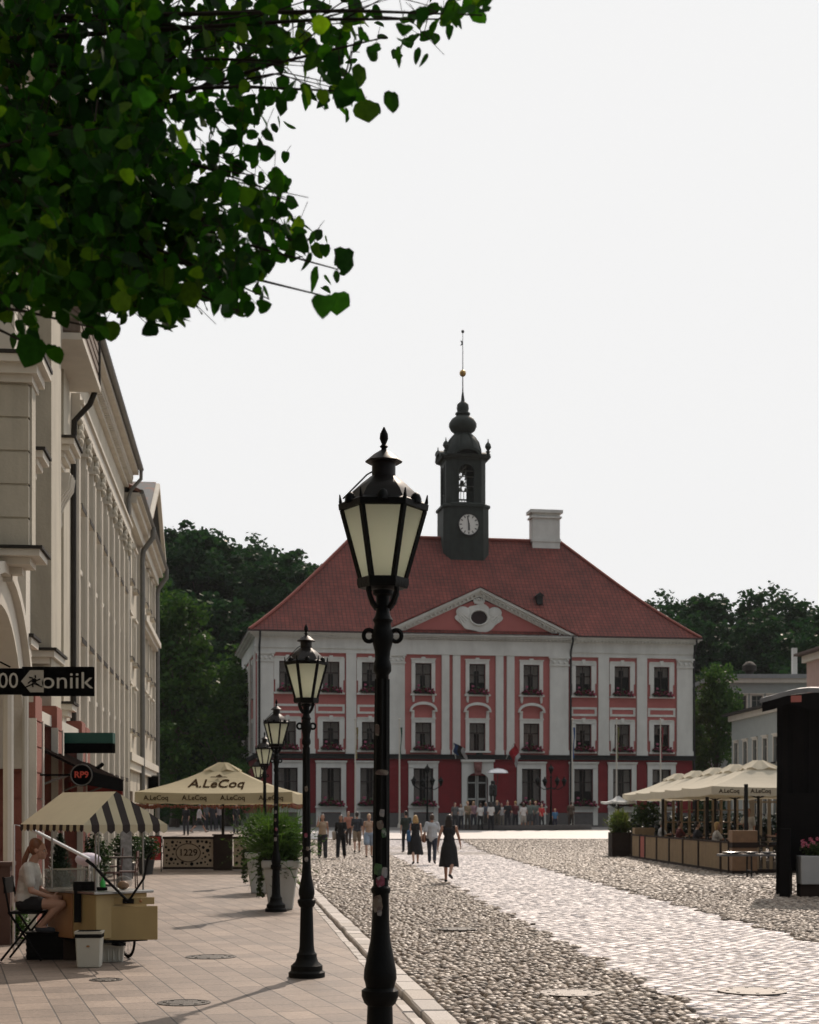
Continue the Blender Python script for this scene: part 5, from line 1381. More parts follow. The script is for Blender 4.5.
# ------------------------------------------------------------------ coffee cart
M_yel = mat('pale yellow painted ply', (.36,.27,.12), .55, .06, 4, stain=(.25,.18,.08), stain_amt=.35, sscale=2)
M_orw = mat('orange stained ply', (.33,.17,.07), .5, .15, 5, stain=(.2,.09,.035), stain_amt=.5, sscale=2)
M_aw_b = mat('awning beige', (.50,.45,.31), .85, .05, 5, tl=.25); M_aw_d = mat('awning dark stripe', (.018,.011,.009), .85)
M_steel = mat('brushed steel', (.35,.35,.34), .3, .1, 20, metal=.9); M_rub = mat('black rubber', (.006,.006,.006), .75, spec=.12); M_wpl = mat('white plastic', (.48,.47,.41), .45, .05, 4)
cart = empty('coffee_cart', (-3.60, 17.15, 0), R(42.9), 'wooden coffee cart with yellow end panel under a beige and brown striped awning', 'cart'); cart.scale = (.95, .95, .98); bpy.context.view_layer.update()
mb = MB(); mb.box(.22,.93,.10,.62,.29,.80); mb.build('body', M_yel, cart, bevel=.008)
mb = MB(); mb.box(.21,.90,.625,1.2,.27,.80); mb.build('side_cabinet', M_orw, cart, bevel=.008)
mb = MB(); mb.box(.16,.99,.04,1.26,.802,.835); mb.build('counter_top', M_steel, cart, bevel=.006)
fr = Matrix.Translation((.62,.085,.0)) @ Matrix.Rotation(R(-36), 4, 'Z')
mb = MB(); mb.box(-.37,.38,-.10,-.08,.27,.66, 0, fr); mb.build('yellow_panel', M_yel, cart, bevel=.005)
mb = MB(); mb.box(-.34,.34,-.078,-.05,.68,.76, 0, fr); mb.box(-.30,-.05,-.05,.0,.3,.66,0,fr); mb.build('drawer_rail', M_yel, cart)
mb = MB(); mb.ball((-.31,-.107,.46), .012, 8, 6, M=fr); mb.ball((-.2,-.082,.72), .02, 8, 6, M=fr); mb.ball((.18,-.082,.72), .02, 8, 6, M=fr); mb.build('knobs', M_orw, cart)
mb = MB(); mb.box(-.03,.10,-.115,-.08,.69,.745,0,fr); mb.tube([fr@Vector((.03,-.12,.72)), fr@Vector((-.22,-.22,.98)), fr@Vector((-.36,-.28,1.14))], .016, 8); mb.tube([fr@Vector((.04,-.12,.72)), fr@Vector((.22,-.16,.98)), fr@Vector((.27,-.16,1.22)), fr@Vector((.32,-.16,1.28))], .014, 8)
mb.tube([fr@Vector((-.36,-.28,1.14)), fr@Vector((-.44,-.3,1.2))], .02, 8); mb.build('fork_handle', M_rub, cart)
mb = MB(); mb.box(.25,.95,.12,1.15,.235,.268); mb.box(.5,.6,.05,1.2,.2,.234); mb.build('chassis', M_rub, cart)
def wheel(x, y, r, rz, label=None):
    M = Matrix.Translation((x, y, r)) @ Matrix.Rotation(rz, 4, 'Z')
    w1 = MB(); w1.tube([M @ Vector((r*.93*math.cos(a), 0, r*.93*math.sin(a))) for a in [2*math.pi*k/28 for k in range(28)]], r*.075, 8, closed=True); wo = w1.build('wheel', M_rub, cart)
    w2 = MB(); w2.tube([M @ Vector((r*.83*math.cos(a), 0, r*.83*math.sin(a))) for a in [2*math.pi*k/28 for k in range(28)]], r*.03, 6, closed=True)
    for k in range(14):
        a = math.pi*2*k/14; w2.tube([M @ Vector((0, .02*(-1)**k, 0)), M @ Vector((r*.83*math.cos(a), 0, r*.83*math.sin(a)))], .0022, 4)
    w2.ball(M @ Vector((0,0,0)), .028, 8, 6); w2.build('rim', M_steel, wo)
wheel(.98, .60, .22, R(80)); wheel(.5, 1.62, .25, R(90))
mb = MB(); mb.tube([(.5,1.62,.25),(.5,1.3,.5),(.5,1.2,.6)], .018, 8); mb.tube([(.5,1.62,.25),(.5,1.85,.75)], .016, 8); mb.build('frame_tubes', M_rub, cart)
# awning
def aw():
    zv, ze, zr = 1.52, 1.60, 1.985; x0, x1, y0, y1 = -.02, 1.14, -.02, 1.46; xr = .56; yr = .20
    a = MB()
    a.add([(x0,y0,ze),(x0,y1,ze),(xr,y1-.02,zr),(xr,yr,zr)], [(0,3,2,1)], 0); a.add([(x1,y0,ze),(x1,y1,ze),(xr,y1-.02,zr),(xr,yr,zr)], [(0,1,2,3)], 0)
    a.add([(x0,y1,ze),(x1,y1,ze),(xr,y1-.02,zr)], [(0,1,2)], 0)
    n = 11
    def top(x):   # height of the hip end over x
        return ze+(zr-ze)*(1-abs(x-xr)/((x1-x0)/2)), y0+(yr-y0)*(1-abs(x-xr)/((x1-x0)/2))
    for k in range(n):
        xa, xb = x0+(x1-x0)*k/n, x0+(x1-x0)*(k+1)/n; mi = k % 2
        za, ya = top(xa); zb_, yb = top(xb)
        pts = [(xa,y0,ze),(xb,y0,ze),(xb,yb,zb_)]
        if xa < xr < xb: zm, ym = top(xr); pts += [(xr,ym,zm)]
        pts += [(xa,ya,za)]
        a.add(pts, [tuple(range(len(pts)))], mi)
        a.add([(xa,y0-.001,ze),(xb,y0-.001,ze),(xb,y0-.004,zv+.01),((xa+xb)/2,y0-.004,zv-.025),(xa,y0-.004,zv+.01)], [(4,3,2,1,0)], mi)
    n2 = 19
    for (xx, s) in ((x0, -1), (x1, 1)):
        for k in range(n2):
            ya, yb = y0+(y1-y0)*k/n2, y0+(y1-y0)*(k+1)/n2
            a.add([(xx,ya,ze),(xx,yb,ze),(xx+s*.004,yb,zv+.02),(xx+s*.004,(ya+yb)/2,zv-.005),(xx+s*.004,ya,zv+.02)], [(0,1,2,3,4)], (k+1) % 2)
    a.build('awning', [M_aw_b, M_aw_d], cart)
    p = MB()
    for (x, y) in ((.24,.14),(.9,.14),(.24,1.15),(.9,1.15)): p.tube([(x,y,.83),(x,y,1.62)], .011, 6)
    p.tube([(.02,0,1.6),(1.1,0,1.6),(1.1,1.44,1.6),(.02,1.44,1.6)], .010, 6, closed=True); p.tube([(.56,.2,1.97),(.56,1.42,1.97)], .010, 6)
    p.build('awning_frame', M_steel, cart)
aw()
# things standing on the cart
gm_ = glass_mat('display glass', (.25,.26,.25), transp=.72, rough=.03)
e = empty('glass_display_case', cart.matrix_basis @ Vector((.45,.95,.836)), R(42.9), 'low slanted glass display case on the cart counter', 'display case')
mb = MB(); mb.extr([(-.22,0),(.22,0),(.22,.22),(-.06,.22)], -.28, .28, axis='x'); mb.build('glass', gm_, e)
mb = MB(); 
for y, z in ((-.22,0),(.22,0),(.22,.22),(-.06,.22)): mb.tube([(-.28,y,z+.003),(.28,y,z+.003)], .006, 5)
mb.build('edge_frame', M_steel, e)
e = empty('card_terminal', cart.matrix_basis @ Vector((.27,.45,.836)), R(10), 'black payment stand hanging over the cart edge', 'payment terminal')
mb = MB(); mb.box(-.12,.12,-.05,.05,0,.10); mb.box(.02,.26,-.03,.03,.0,.035); mb.build('stand', M_rub, e); mb = MB(); mb.box(-.11,-.03,-.075,-.053,-.36,.09); mb.build('strap', M_rub, e)
e = empty('squeeze_bottle', cart.matrix_basis @ Vector((.46,.34,.836)), 0, 'small bright green bottle on the cart counter', 'bottle')
mb = MB(); mb.lathe([(.03,0),(.032,.09),(.012,.12),(.01,.15)], 10); mb.build('bottle_body', mat('bright green plastic', (.03,.4,.06), .35), e)
mb = MB(); mb.lathe([(.013,.15),(.013,.165),(.004,.18)], 8); mb.build('cap', M_wpl, e)
e = empty('snack_bag', cart.matrix_basis @ Vector((.72,.3,.836)), 0, 'clear bag of brown snacks on the cart counter', 'bag')
mb = MB(); mb.ball((0,0,.05), (.07,.06,.05), 10, 8); mb.build('snacks', M_orw, e); mb = MB(); mb.ball((0,0,.08), (.11,.09,.082), 12, 8); mb.build('clear_bag', gm_, e)
e = empty('cup_stack', cart.matrix_basis @ Vector((.62,.75,.836)), 0, 'stack of white paper cups beside the display case', 'cups')
mb = MB(); mb.lathe([(.03,0),(.04,.24)], 12); mb.build('cups', M_wpl, e)
# white lidded bin
b = empty('waste_bin', at(89.5, 17.1, 0), R(4), 'white plastic bin with dark liner before the cart', 'bin')
mb = MB(); mb.frustum((0,0), .25,.2,.285,.24, 0, .37); mb.build('bin_body', M_wpl, b, bevel=.012)
mb = MB(); mb.frustum((0,0), .292,.247,.30,.255, .372, .40); mb.build('rim', M_wpl, b); mb = MB(); mb.frustum((0,0), .288,.243,.291,.246, .33, .371); mb.frustum((0,0), .24,.2,.24,.2, .40, .404); mb.build('liner', M_rub, b)
mb = MB(); mb.ball((0,-.123,.24), (.02,.003,.012), 8, 6); mb.build('badge', M_orw, b)
b = empty('storage_tub', at(112.5, 17.75, 0), R(8), 'white ribbed storage tub under the yellow end of the cart', 'tub')
mb = MB(); mb.frustum((0,0), .24,.22,.28,.26, 0, .21)
for k in range(4): mb.box(-.115+.06*k,-.095+.06*k,-.128,-.11,.02,.18)
mb.build('tub_body', M_wpl, b, bevel=.008); mb = MB(); mb.frustum((0,0), .29,.27,.29,.27,.212,.228); mb.build('lid', M_wpl, b)
b = empty('dark_crate', at(46, 18.1, 0), R(5), 'black plastic crate on the paving under the seated woman', 'crate')
mb = MB(); mb.box(-.20,.26,-.17,.17,.0,.30)
for k in range(4): mb.box(-.205,.265,-.178,-.171,.03+.07*k,.06+.07*k)
mb.build('crate_body', M_rub, b, bevel=.006); mb = MB(); mb.box(-.215,.275,-.185,.185,.302,.325); mb.build('rim', M_rub, b)
# slanted aluminium pole and folded pale parasol behind the cart
b = empty('slanted_pole', at(25, 19.0, 0), 0, 'slanted silver pole behind the seated woman', 'pole')
p0 = at(27, 19.2, CAMZ-14/F*19.2)-b.location; p1 = at(89, 19.8, CAMZ-46/F*19.8)-b.location
mb = MB(); mb.tube([p0, p1], .022, 8); mb.tube([p0, Vector((-.15,.05,1.56)), Vector((-.15,.05,0))], .015, 8); mb.tube([p1, p1+Vector((.02,.02,-1.12))], .015, 8); mb.build('pole', mat('pale aluminium', (.6,.6,.6), .35, metal=.5), b)
b = empty('pale_stool', at(88, 20.0, 0), 0, 'pale round cushion on a high stool behind the cart', 'stool')
mb = MB(); mb.ball((0,0,1.10), (.17,.17,.09), 14, 8); mb.build('cushion', mat('lilac white cloth', (.55,.50,.58), .8), b)
mb = MB()
for k in range(4): mb.tube([(.1*math.cos(k*1.57+.7), .1*math.sin(k*1.57+.7), 1.03), (.2*math.cos(k*1.57+.7), .2*math.sin(k*1.57+.7), 0)], .012, 6)
mb.build('legs', M_steel, b)
# conical topiary
b = empty('topiary_cone', at(60, 21.5, 0), 0, 'dark green cone shaped conifer in a pot behind the seated woman', 'plant')
rnd = random.Random(4); mb = MB(); mb.lathe([(.19,0),(.25,.34),(.27,.36)], 16); mb.build('pot', mat('dark grey pot', (.04,.04,.04), .6), b)
mb = MB(); M_con = island_mat('conifer needles', [(.012,.03,.012),(.02,.045,.016),(.008,.02,.009)], .6, .3, 0)
for k in range(2600):
    t = rnd.random(); z = .36+1.05*t; r = .34*(1-t)**.8*(rnd.random()**.3)+.01; a = rnd.uniform(0,6.28); s = .03
    M = Matrix.Translation((r*math.cos(a), r*math.sin(a), z)) @ Matrix.Rotation(a,4,'Z') @ Matrix.Rotation(rnd.uniform(-1,.3),4,'Y')
    mb.add([(-s,-s*.5,0),(s*1.3,0,.01),(-s,s*.5,0)], [(0,1,2)], 0, M)
mb.lathe([(.24,.36),(.0,1.3)], 10, cap=False); mb.build('foliage', M_con, b)
b = empty('wall_bush', at(14, 20.2, 0), 0, 'small bright green bush at the foot of the brown pedestal', 'bush')
mb = MB(); leafcloud(mb, (0,0,.26), (.22,.2,.26), 900, .03, rnd); mb.build('foliage', island_mat('bush leaves', [(.03,.08,.015),(.05,.12,.02),(.02,.05,.01)], .5, .3, 0, tl=.3), b)
mb = MB()
for k in range(6): mb.tube([(0,0,0),(rnd.uniform(-.15,.15),rnd.uniform(-.15,.15),.35)], .006, 4)
mb.build('stems', M_earth, b)
# cafe seating further down the left wall
for k, (px, d, lb) in enumerate(((118, 33, 'dark cafe table seen below the striped awning'), (104, 36, 'dark cafe table farther along the pub wall'))): table(at(px, d, 0), lb, 'cafe tables along the pub wall')
for k, (px, d, rz, lb) in enumerate(((108, 32.6, 1.5, 'dark cafe chair left of the nearer pub table'), (127, 33.2, -1.5, 'dark cafe chair right of the nearer pub table'), (113, 36.4, -1.4, 'dark cafe chair at the farther pub table'))): chair(at(px, d, 0), rz, lb, 'cafe chairs along the pub wall', mat('dark red chair', (.07,.02,.015), .5))
rnd = random.Random(12)
for k, (px, d, h, lb) in enumerate(((126, 40, 1.15, 'bushy dark plant pot below the right end of the striped awning'), (146, 43, .95, 'wide dark shrub in a tub left of the red menu board'), (92, 30.5, 1.25, 'tall leafy potted plant by the pub wall behind the cart'))):
    b = empty('potted_shrub', at(px, d, 0), 0, lb, 'plant', 'potted shrubs by the pub'); mb = MB(); mb.lathe([(.18,0),(.24,.38),(.25,.4)], 14); mb.build('pot', mat('dark grey pot', (.04,.04,.04), .6), b)
    mb = MB(); leafcloud(mb, (0,0,.4+h*.35), (.42,.4,h*.38), 1300, .05, rnd); mb.build('foliage', island_mat('shrub leaves %d' % k, [(.02,.045,.012),(.035,.07,.02),(.015,.03,.01)], .5, .3, 0, tl=.25), b)
# plastic poster pillar hints (patterned pillar)
b = empty('poster_pillar', at(126, 39.5, 0), .2, 'grey spotted pillar between the pub and the umbrella terrace', 'pillar')
mb = MB(); mb.box(-.14,.14,-.14,.14,0,1.75); mb.build('shaft', mat('mottled grey', (.22,.22,.22), .7, .6, 9), b, bevel=.01); mb = MB(); mb.box(-.18,.18,-.18,.18,1.75,1.8); mb.build('top', M_uns, b)

# ------------------------------------------------------------------ right-hand terrace
tx = lambda px, d: (px-CX)/F*d
GZ = ground_z
T_A = (8.70, 60.5); T_B = (9.28, 44.9)     # long panelled side
umb = [(10.8, 48.0, 'nearest cream terrace umbrella, bearing beer lettering on its valance'), (10.9, 51.9, 'second cream terrace umbrella behind the lettered one'), (11.0, 55.8, 'third cream terrace umbrella, middle of the row'), (11.05, 59.8, 'fourth cream terrace umbrella from the near end'), (11.1, 64.0, 'farthest cream terrace umbrella at the hall end')]
for i, (x, d, lb) in enumerate(umb):
    umbrella((x, d, GZ(d)-.08), R(3), 1.95, 2.34, 2.58, 3.34, M_canw, lb, 'cream umbrellas over the right-hand terrace', 'A.LeCoq' if i == 0 else None, big=False)
for i, (x, d, lb) in enumerate(((15.0, 50.0, 'cream umbrella behind the first row, near the dark booth'), (15.1, 56.0, 'cream umbrella in the back row toward the hall'))):
    umbrella((x, d, GZ(d)-.08), R(3), 1.95, 2.34, 2.58, 3.34, M_canw, lb, 'cream umbrellas over the right-hand terrace', None, big=False)
# small white cafe parasol at the far end
umbrella((8.75, 65.0, GZ(65)-.08), .3, .55, 2.2, 2.28, 2.5, mat('white canvas', (.75,.75,.72), .8, tl=.3), 'small white parasol at the far end of terrace', None, None, flap=False)
# panelled fence units
M_ply = mat('terrace ply panel', (.30,.21,.115), .7, .15, 4, stain=(.18,.12,.065), stain_amt=.5, sscale=2); M_redp = mat('faded red panel', (.42,.13,.10), .7)
v = Vector((T_B[0]-T_A[0], T_B[1]-T_A[1], 0)); LT = v.length; vd = v.normalized(); rzt = math.atan2(vd.y, vd.x)
t_ = 0; segs = [1.7, 1.05, 2.2, 2.2, 2.2, 2.3, 3.95-1.0, 1.0]; tot = sum(segs); segs = [s*LT/tot for s in segs]
names = ['far end panel of the terrace fence', 'faded red panel of terrace fence', 'ply panel just nearer than the red one', 'third ply panel from the near corner', 'ply panel left of the narrow upright pair', 'ply panel before the long near panel', 'long ribbed ply panel nearest the corner box', 'short ply panel adjoining the corner box']
for i, sg in enumerate(segs):
    p = Vector((T_A[0], T_A[1], 0))+vd*t_; zg = GZ(p.y)-.08
    e = empty('fence_panel', (p.x, p.y, zg), rzt, names[i], 'fence panel', 'panels of the terrace fence')
    mb = MB(); mb.box(.06, sg-.06, -.02, .02, .12, .90); k = .14
    while k < sg-.12: mb.box(k, k+.05, -.028, -.021, .16, .86); k += .16
    mb.build('panel', M_redp if i == 1 else M_ply, e)
    mb = MB(); mb.box(0,.075,-.05,.05,0,.97); mb.box(sg-.075,sg-.005,-.05,.05,0,.97); mb.box(.056,sg-.056,-.05,.05,.905,.955); mb.box(.056,sg-.056,-.045,.045,.03,.11); mb.build('frame', M_fence_d, e)
    t_ += sg
e = empty('corner_box', (9.62, 44.75, -.08), 0, 'tall ply planter box at the near corner of terrace', 'planter box')
mb = MB(); mb.box(-.36,.36,-.3,.3,.12,.78); mb.box(-.36,.36,-.3,.3,.93,1.28); mb.build('ply_sides', M_wood, e, bevel=.01)
for a_, b_ in ((0,.118),(.782,.928)): mb = MB(); mb.box(-.37,.37,-.31,.31,a_,b_); mb.build('dark_band', M_fence_d, e)
e = empty('plant_box', (9.2, 60.9, GZ(60.9)-.08), 0, 'ply box at the far corner of terrace, topped with dark leaves', 'planter box')
mb = MB(); mb.box(-.4,.4,-.3,.3,0,1.2); mb.build('box', M_ply, e, bevel=.01); mb = MB(); leafcloud(mb, (0.1,0,1.75), (.6,.5,.5), 1100, .07, rnd); mb.build('foliage', M_leafbox, e)
e = empty('grass_planter', (8.5, 62.6, GZ(62)-.08), 0, 'dark planter with tall yellow green grasses at terrace end', 'planter')
mb = MB(); mb.box(-.4,.4,-.6,.6,0,1.0); mb.build('box', M_fence_d, e); mb = MB(); blades(mb, (0,0,1.0), 260, .95, 1.1, rnd, 1.0, .03); leafcloud(mb, (0,0,1.2), (.5,.5,.35), 600, .05, rnd)
mb.build('grasses', island_mat('yellow green grass', [(.10,.13,.03),(.06,.10,.02),(.14,.15,.05)], .6, .3, 0, tl=.35), e)
# deck, slat railing on the near short side, back hedge, tables, chairs
e = empty('terrace_deck', (0,0,0), 0, 'low dark wooden deck under the right-hand umbrellas', 'deck'); mb = MB()
mb.extr([(T_B[0]+.05, T_B[1]+.1), (17.5, T_B[1]+.6), (17.5, 66), (T_A[0]+.1, 66), (T_A[0]+.05, T_A[1])], -.07, .07, axis='z'); mb.build('boards', M_fence_d, e)
e = empty('slat_railing', (10.0, 44.75, -.08), R(3), 'slatted wooden railing along the near side of the terrace', 'railing')
mb = MB(); mb.box(0,6,-.03,.03,.80,.86); mb.box(0,6,-.03,.03,.10,.16)
mb.build('rails', M_fence_d, e); mb = MB(); k = 0
while k < 6: mb.box(k,k+.09,-.02,.02,.162,.798); k += .2
mb.build('slats', M_ply, e)
e = empty('hedge', (0,0,0), 0, 'dark leafy hedge along the back of the right-hand terrace', 'hedge'); mb = MB()
for k in range(14): leafcloud(mb, (17.3, 46+1.5*k, 1.1), (.5,1.0,1.1), 700, .12, rnd)
mb.build('leaves', M_con, e); mb = MB()
for k in range(14): mb.tube([(17.3, 46+1.5*k, 0), (17.3, 46+1.5*k, 1.2)], .03, 5)
mb.build('stems', M_earth, e)
k = 0
for i, d in enumerate((46.6, 49.4, 52.6, 56, 60)):
    for j, x in enumerate((10.4, 12.8, 15.0)):
        if j == 2 and i % 2: continue
        where = ('near fence', 'middle', 'back')[j]; nth = ('first', 'second', 'third', 'fourth', 'fifth')[i]
        t1 = table((x, d, .07), f'dark round terrace table, {nth} from the near end in {where} row', 'tables on the right-hand terrace', .4)
        chair((x-.65, d+.1, .07), 1.5, f'dark terrace chair left of the {nth} {where} row table', 'chairs on the right-hand terrace')
        chair((x+.65, d-.1, .07), -1.6, f'dark terrace chair right of the {nth} {where} row table', 'chairs on the right-hand terrace')
# hanging bunting / string lights posts
for i, (x, d, lb) in enumerate(((9.9, 45.6, 'dark square post at the near left of the terrace'), (9.6, 50.0, 'dark square post behind the third fence panel'), (13.2, 45.7, 'dark square post at the near right of the terrace'), (9.4, 57.5, 'dark square post near the far fence corner'))):
    e = empty('terrace_post', (x, d, 0), 0, lb, 'post', 'dark posts round the terrace'); mb = MB(); mb.box(-.05,.05,-.05,.05,.07,2.55); mb.build('shaft', M_uns, e); mb = MB(); mb.box(-.12,.12,-.12,.12,.071,.1); mb.build('foot', M_uns, e)
# bar hut with red and white on the terrace
e = empty('pale_screen', (16.6, 62.0, .2), 0, 'pale slatted screen at the back of the terrace', 'screen'); mb = MB()
for k in range(16): mb.box(-3+.36*k, -2.86+.36*k, -.03, .03, .1, 2.1)
mb.build('slats', M_ply, e); mb = MB(); mb.box(-3.05,2.8,-.05,-.031,1.9,1.98); mb.box(-3.05,2.8,-.05,-.031,.3,.38); mb.build('rails', M_ply, e)
e = empty('ply_shelf', (12.6, 64.4, .5), 0, 'open ply shelving at the far end of the terrace', 'shelf'); mb = MB()
for k in range(12): mb.box(-2.0+.33*k, -1.93+.33*k, -.15, .15, .1, 2.0)
mb.build('uprights', M_ply, e); mb = MB()
for k in range(4): mb.box(-2.0,1.7,-.16,.16,.3+.5*k,.34+.5*k)
mb.build('shelves', M_ply, e)
# bench/motor tray: grey table near booth
e = empty('grey_bench', (tx(760,42.5), 42.5, -.08), R(4), 'grey trestle bench laid with silver dishes beside the dark booth', 'bench')
mb = MB(); mb.box(-1.15,.9,-.25,.25,.60,.66); mb.build('top', mat('grey laminate', (.12,.12,.12), .5), e)
for x in (-.3,.7):
    mb = MB(); mb.tube([(x,-.2,.6),(x,-.22,0)], .025, 6); mb.tube([(x,.2,.6),(x,.22,0)], .025, 6); mb.tube([(x,-.2,.2),(x,.2,.2)], .02, 6); mb.build('leg', M_uns, e)
for i, (x, s, lb) in enumerate(((-.75,.28,'largest silver dish on the grey bench'), (-.25,.2,'middle silver dish on the grey bench'), (.2,.16,'smallest silver dish on the grey bench'))):
    o = empty('silver_dish', e.location+Vector((x,0,.66)), 0, lb, 'dish', 'silver dishes on the bench'); mb = MB(); mb.lathe([(s*.5,0),(s,.05),(s*1.05,.055),(s*.9,.03),(.01,.012)], 16, cap=False); mb.build('bowl', M_steel, o)
# ------------------------------------------------------------------ black booth
M_bl = mat('black tarpaulin', (.006,.005,.005), .8, .3, 3, .5, 8, spec=.1)
bx0 = tx(777, 33.6); e = empty('black_booth', (bx0, 33.6, -.08), R(-15), 'tall black tarpaulin clad booth with sagging grey roof', 'booth')
mb = MB(); hB = 4.15; mb.box(0,.32,0,.0+.05,0,hB); 
nf = 26; wB = 2.9
for k in range(nf):
    x0, x1 = wB*k/nf, wB*(k+1)/nf; y0, y1 = .05*math.sin(k*2.3), .05*math.sin((k+1)*2.3); mb.add([(x0,y0-.06,.9 if x0 > .0 else 0),(x1,y1-.06,.9),(x1,y1*.4-.06,hB),(x0,y0*.4-.06,hB)], [(0,1,2,3)])
for k in range(nf):
    x0, x1 = 3*k/nf, 3*(k+1)/nf; mb.add([(.05*math.sin(k*1.9),x0,0),(.05*math.sin((k+1)*1.9),x1,0),(0,x1,hB),(0,x0,hB)], [(0,1,2,3)])
mb.box(wB,wB+.05,0,3,0,hB); mb.build('curtain_walls', M_bl, e)
mb = MB(); n = 14
for k in range(n):
    x0, x1 = -.35+(wB+.7)*k/n, -.35+(wB+.7)*(k+1)/n; f = lambda x: hB+.18+.30*(x/wB)+.06*math.sin(x*3.1)
    mb.add([(x0,-.4,f(x0)),(x1,-.4,f(x1)),(x1,3.2,f(x1)+.3),(x0,3.2,f(x0)+.3)], [(0,1,2,3)]); mb.add([(x0,-.4,f(x0)-.10),(x1,-.4,f(x1)-.10),(x1,-.4,f(x1)),(x0,-.4,f(x0))], [(0,1,2,3)]); mb.add([(x0,-.4,f(x0)-.10),(x1,-.4,f(x1)-.10),(x1,3.2,f(x1)+.2),(x0,3.2,f(x0)+.2)], [(3,2,1,0)])
mb.build('roof_sheet', mat('grey wet tarpaulin', (.20,.20,.20), .35, .3, 3, .4, 6), e)
mb = MB()
for k in range(n):
    x0, x1 = -.30+(wB+.6)*k/n, -.30+(wB+.6)*(k+1)/n; g = lambda x: hB-.12+.08*math.sin(x*5.7)
    mb.add([(x0,-.38,g(x0)),(x1,-.38,g(x1)),(x1,-.38,hB+.12+.30*(x1/wB)),(x0,-.38,hB+.12+.30*(x0/wB))], [(0,1,2,3)])
mb.build('ragged_valance', M_bl, e); mb = MB(); mb.box(.3,.52,-.395,-.385,hB+.0,hB+.14); mb.build('red_tag', M_redp, e)
mb = MB(); mb.box(.98,1.03,-.16,-.11,1.6,hB); mb.box(1.035,wB,-.14,-.12,1.6,hB-.1); mb.build('wood_edge', M_ply, e)
mb = MB(); mb.box(.10,wB,-.45,-.2,.55,2.20); mb.build('black_counter', M_bl, e)
mb = MB(); mb.box(.08,.3,-1.1,-.5,0,1.45); mb.build('speaker_box', M_bl, e)
# white flower trough
e = empty('flower_trough', (tx(812, 33.0), 32.7, -.08), R(-2), 'off white trough of pink flowers standing before the booth', 'planter')
mb = MB(); mb.box(-.36,.9,-.25,.25,.28,.88); mb.build('trough', mat('grey white board', (.40,.40,.39), .6, .08, 3), e, bevel=.015); mb = MB(); mb.box(-.36,.9,-.2,.2,0,.278); mb.build('base', M_fence_d, e)
mb = MB(); leafcloud(mb, (.25,0,1.0), (.62,.25,.18), 900, .04, rnd); mb.build('leaves', M_leafbox, e)
mb = MB()
for k in range(26):
    c = (rnd.uniform(-.36,.5), rnd.uniform(-.25,.1), 1.08+rnd.uniform(0,.16))
    for q_ in range(14): leafcloud(mb, c, (.045,.045,.045), 2, .022, rnd)
mb.build('flowers', island_mat('pink petals', [(.55,.06,.12),(.7,.2,.28),(.75,.45,.5),(.5,.03,.08)], .6, .2, 0, tl=.2), e)

# ------------------------------------------------------------------ in front of the hall
def flagpole(px, d, ytop, label):
    z0 = GZ(d)-.03; zt = CAMZ+(HZ-ytop)/F*d; e = empty('flagpole', at(px, d, z0), 0, label, 'flagpole', 'white flagpoles before the town hall')
    mb = MB(); mb.tube([(0,0,0),(0,0,zt-z0)], [.07,.035], 8); mb.build('pole', M_trim, e); mb = MB(); mb.ball((0,0,zt-z0+.05), .07, 8, 6); mb.lathe([(.14,0),(.12,.25),(.075,.3)], 10); mb.build('fittings', M_trim, e)
    return e, zt-z0
FL = [(355.3,'leftmost white flagpole before the hall'),(399.5,'second white flagpole from the left, right of the nearest lamp'),(572.3,'middle white flagpole, third from the left'),(616.5,'second white flagpole from the right'),(660.5,'rightmost white flagpole, rising behind the terrace umbrellas')]
cl = [(mat('yellow cloth', (.22,.17,.05), .8), None), (mat('green cloth', (.03,.08,.05), .8), None), (fb, None), (mat('yellow green cloth', (.14,.14,.05), .8), None), (mat('dull red cloth', (.2,.03,.04), .8), None)]
for i, (px, lb) in enumerate(FL):
    e, h = flagpole(px, 105.0, 720, lb)
    mb = MB(); n = 8
    for k in range(n):
        for j in range(2):
            g = lambda a, b: (.05+.10*b+.05*math.sin(a*5+b), .05*math.sin(a*4+b*3), h-.5-a*2.1)
            mb.add([g(k/n,j/2), g((k+1)/n,j/2), g((k+1)/n,(j+1)/2), g(k/n,(j+1)/2)], [(0,1,2,3)], 0, None, True)
    mb.build('furled_flag', cl[i][0], e)
def candelabra(px, d, label):
    e = empty('forecourt_lamp', at(px, d, GZ(d)-.03), 0, label, 'street lamp', 'dark branched lamps before the town hall')
    mb = MB(); mb.lathe([(.22,0),(.2,.2),(.1,.5),(.07,.9),(.05,3.3),(.09,3.35),(.04,3.45),(.03,3.9)], 10)
    mb.build('post', M_iron, e)
    for a in (0, 90, 180, 270, 45):
        r = 0 if a == 45 else .95; c, s = math.cos(R(a+20)), math.sin(R(a+20)); mb = MB()
        if r: mb.tube([(0,0,2.7),(c*.5,s*.5,2.55),(c*r,s*r,2.8)], .03, 6)
        zz = 2.8 if r else 3.6
        mb.lathe([(.06,zz),(.16,zz+.32),(.2,zz+.34),(.06,zz+.5),(.02,zz+.62)], 6, (c*r, s*r), smooth=False); mb.build('lantern', M_iron, e)
candelabra(427.3, 101.5, 'left dark branched lamp before the hall windows'); candelabra(551, 101.5, 'right dark branched lamp near the crowd at hall front')
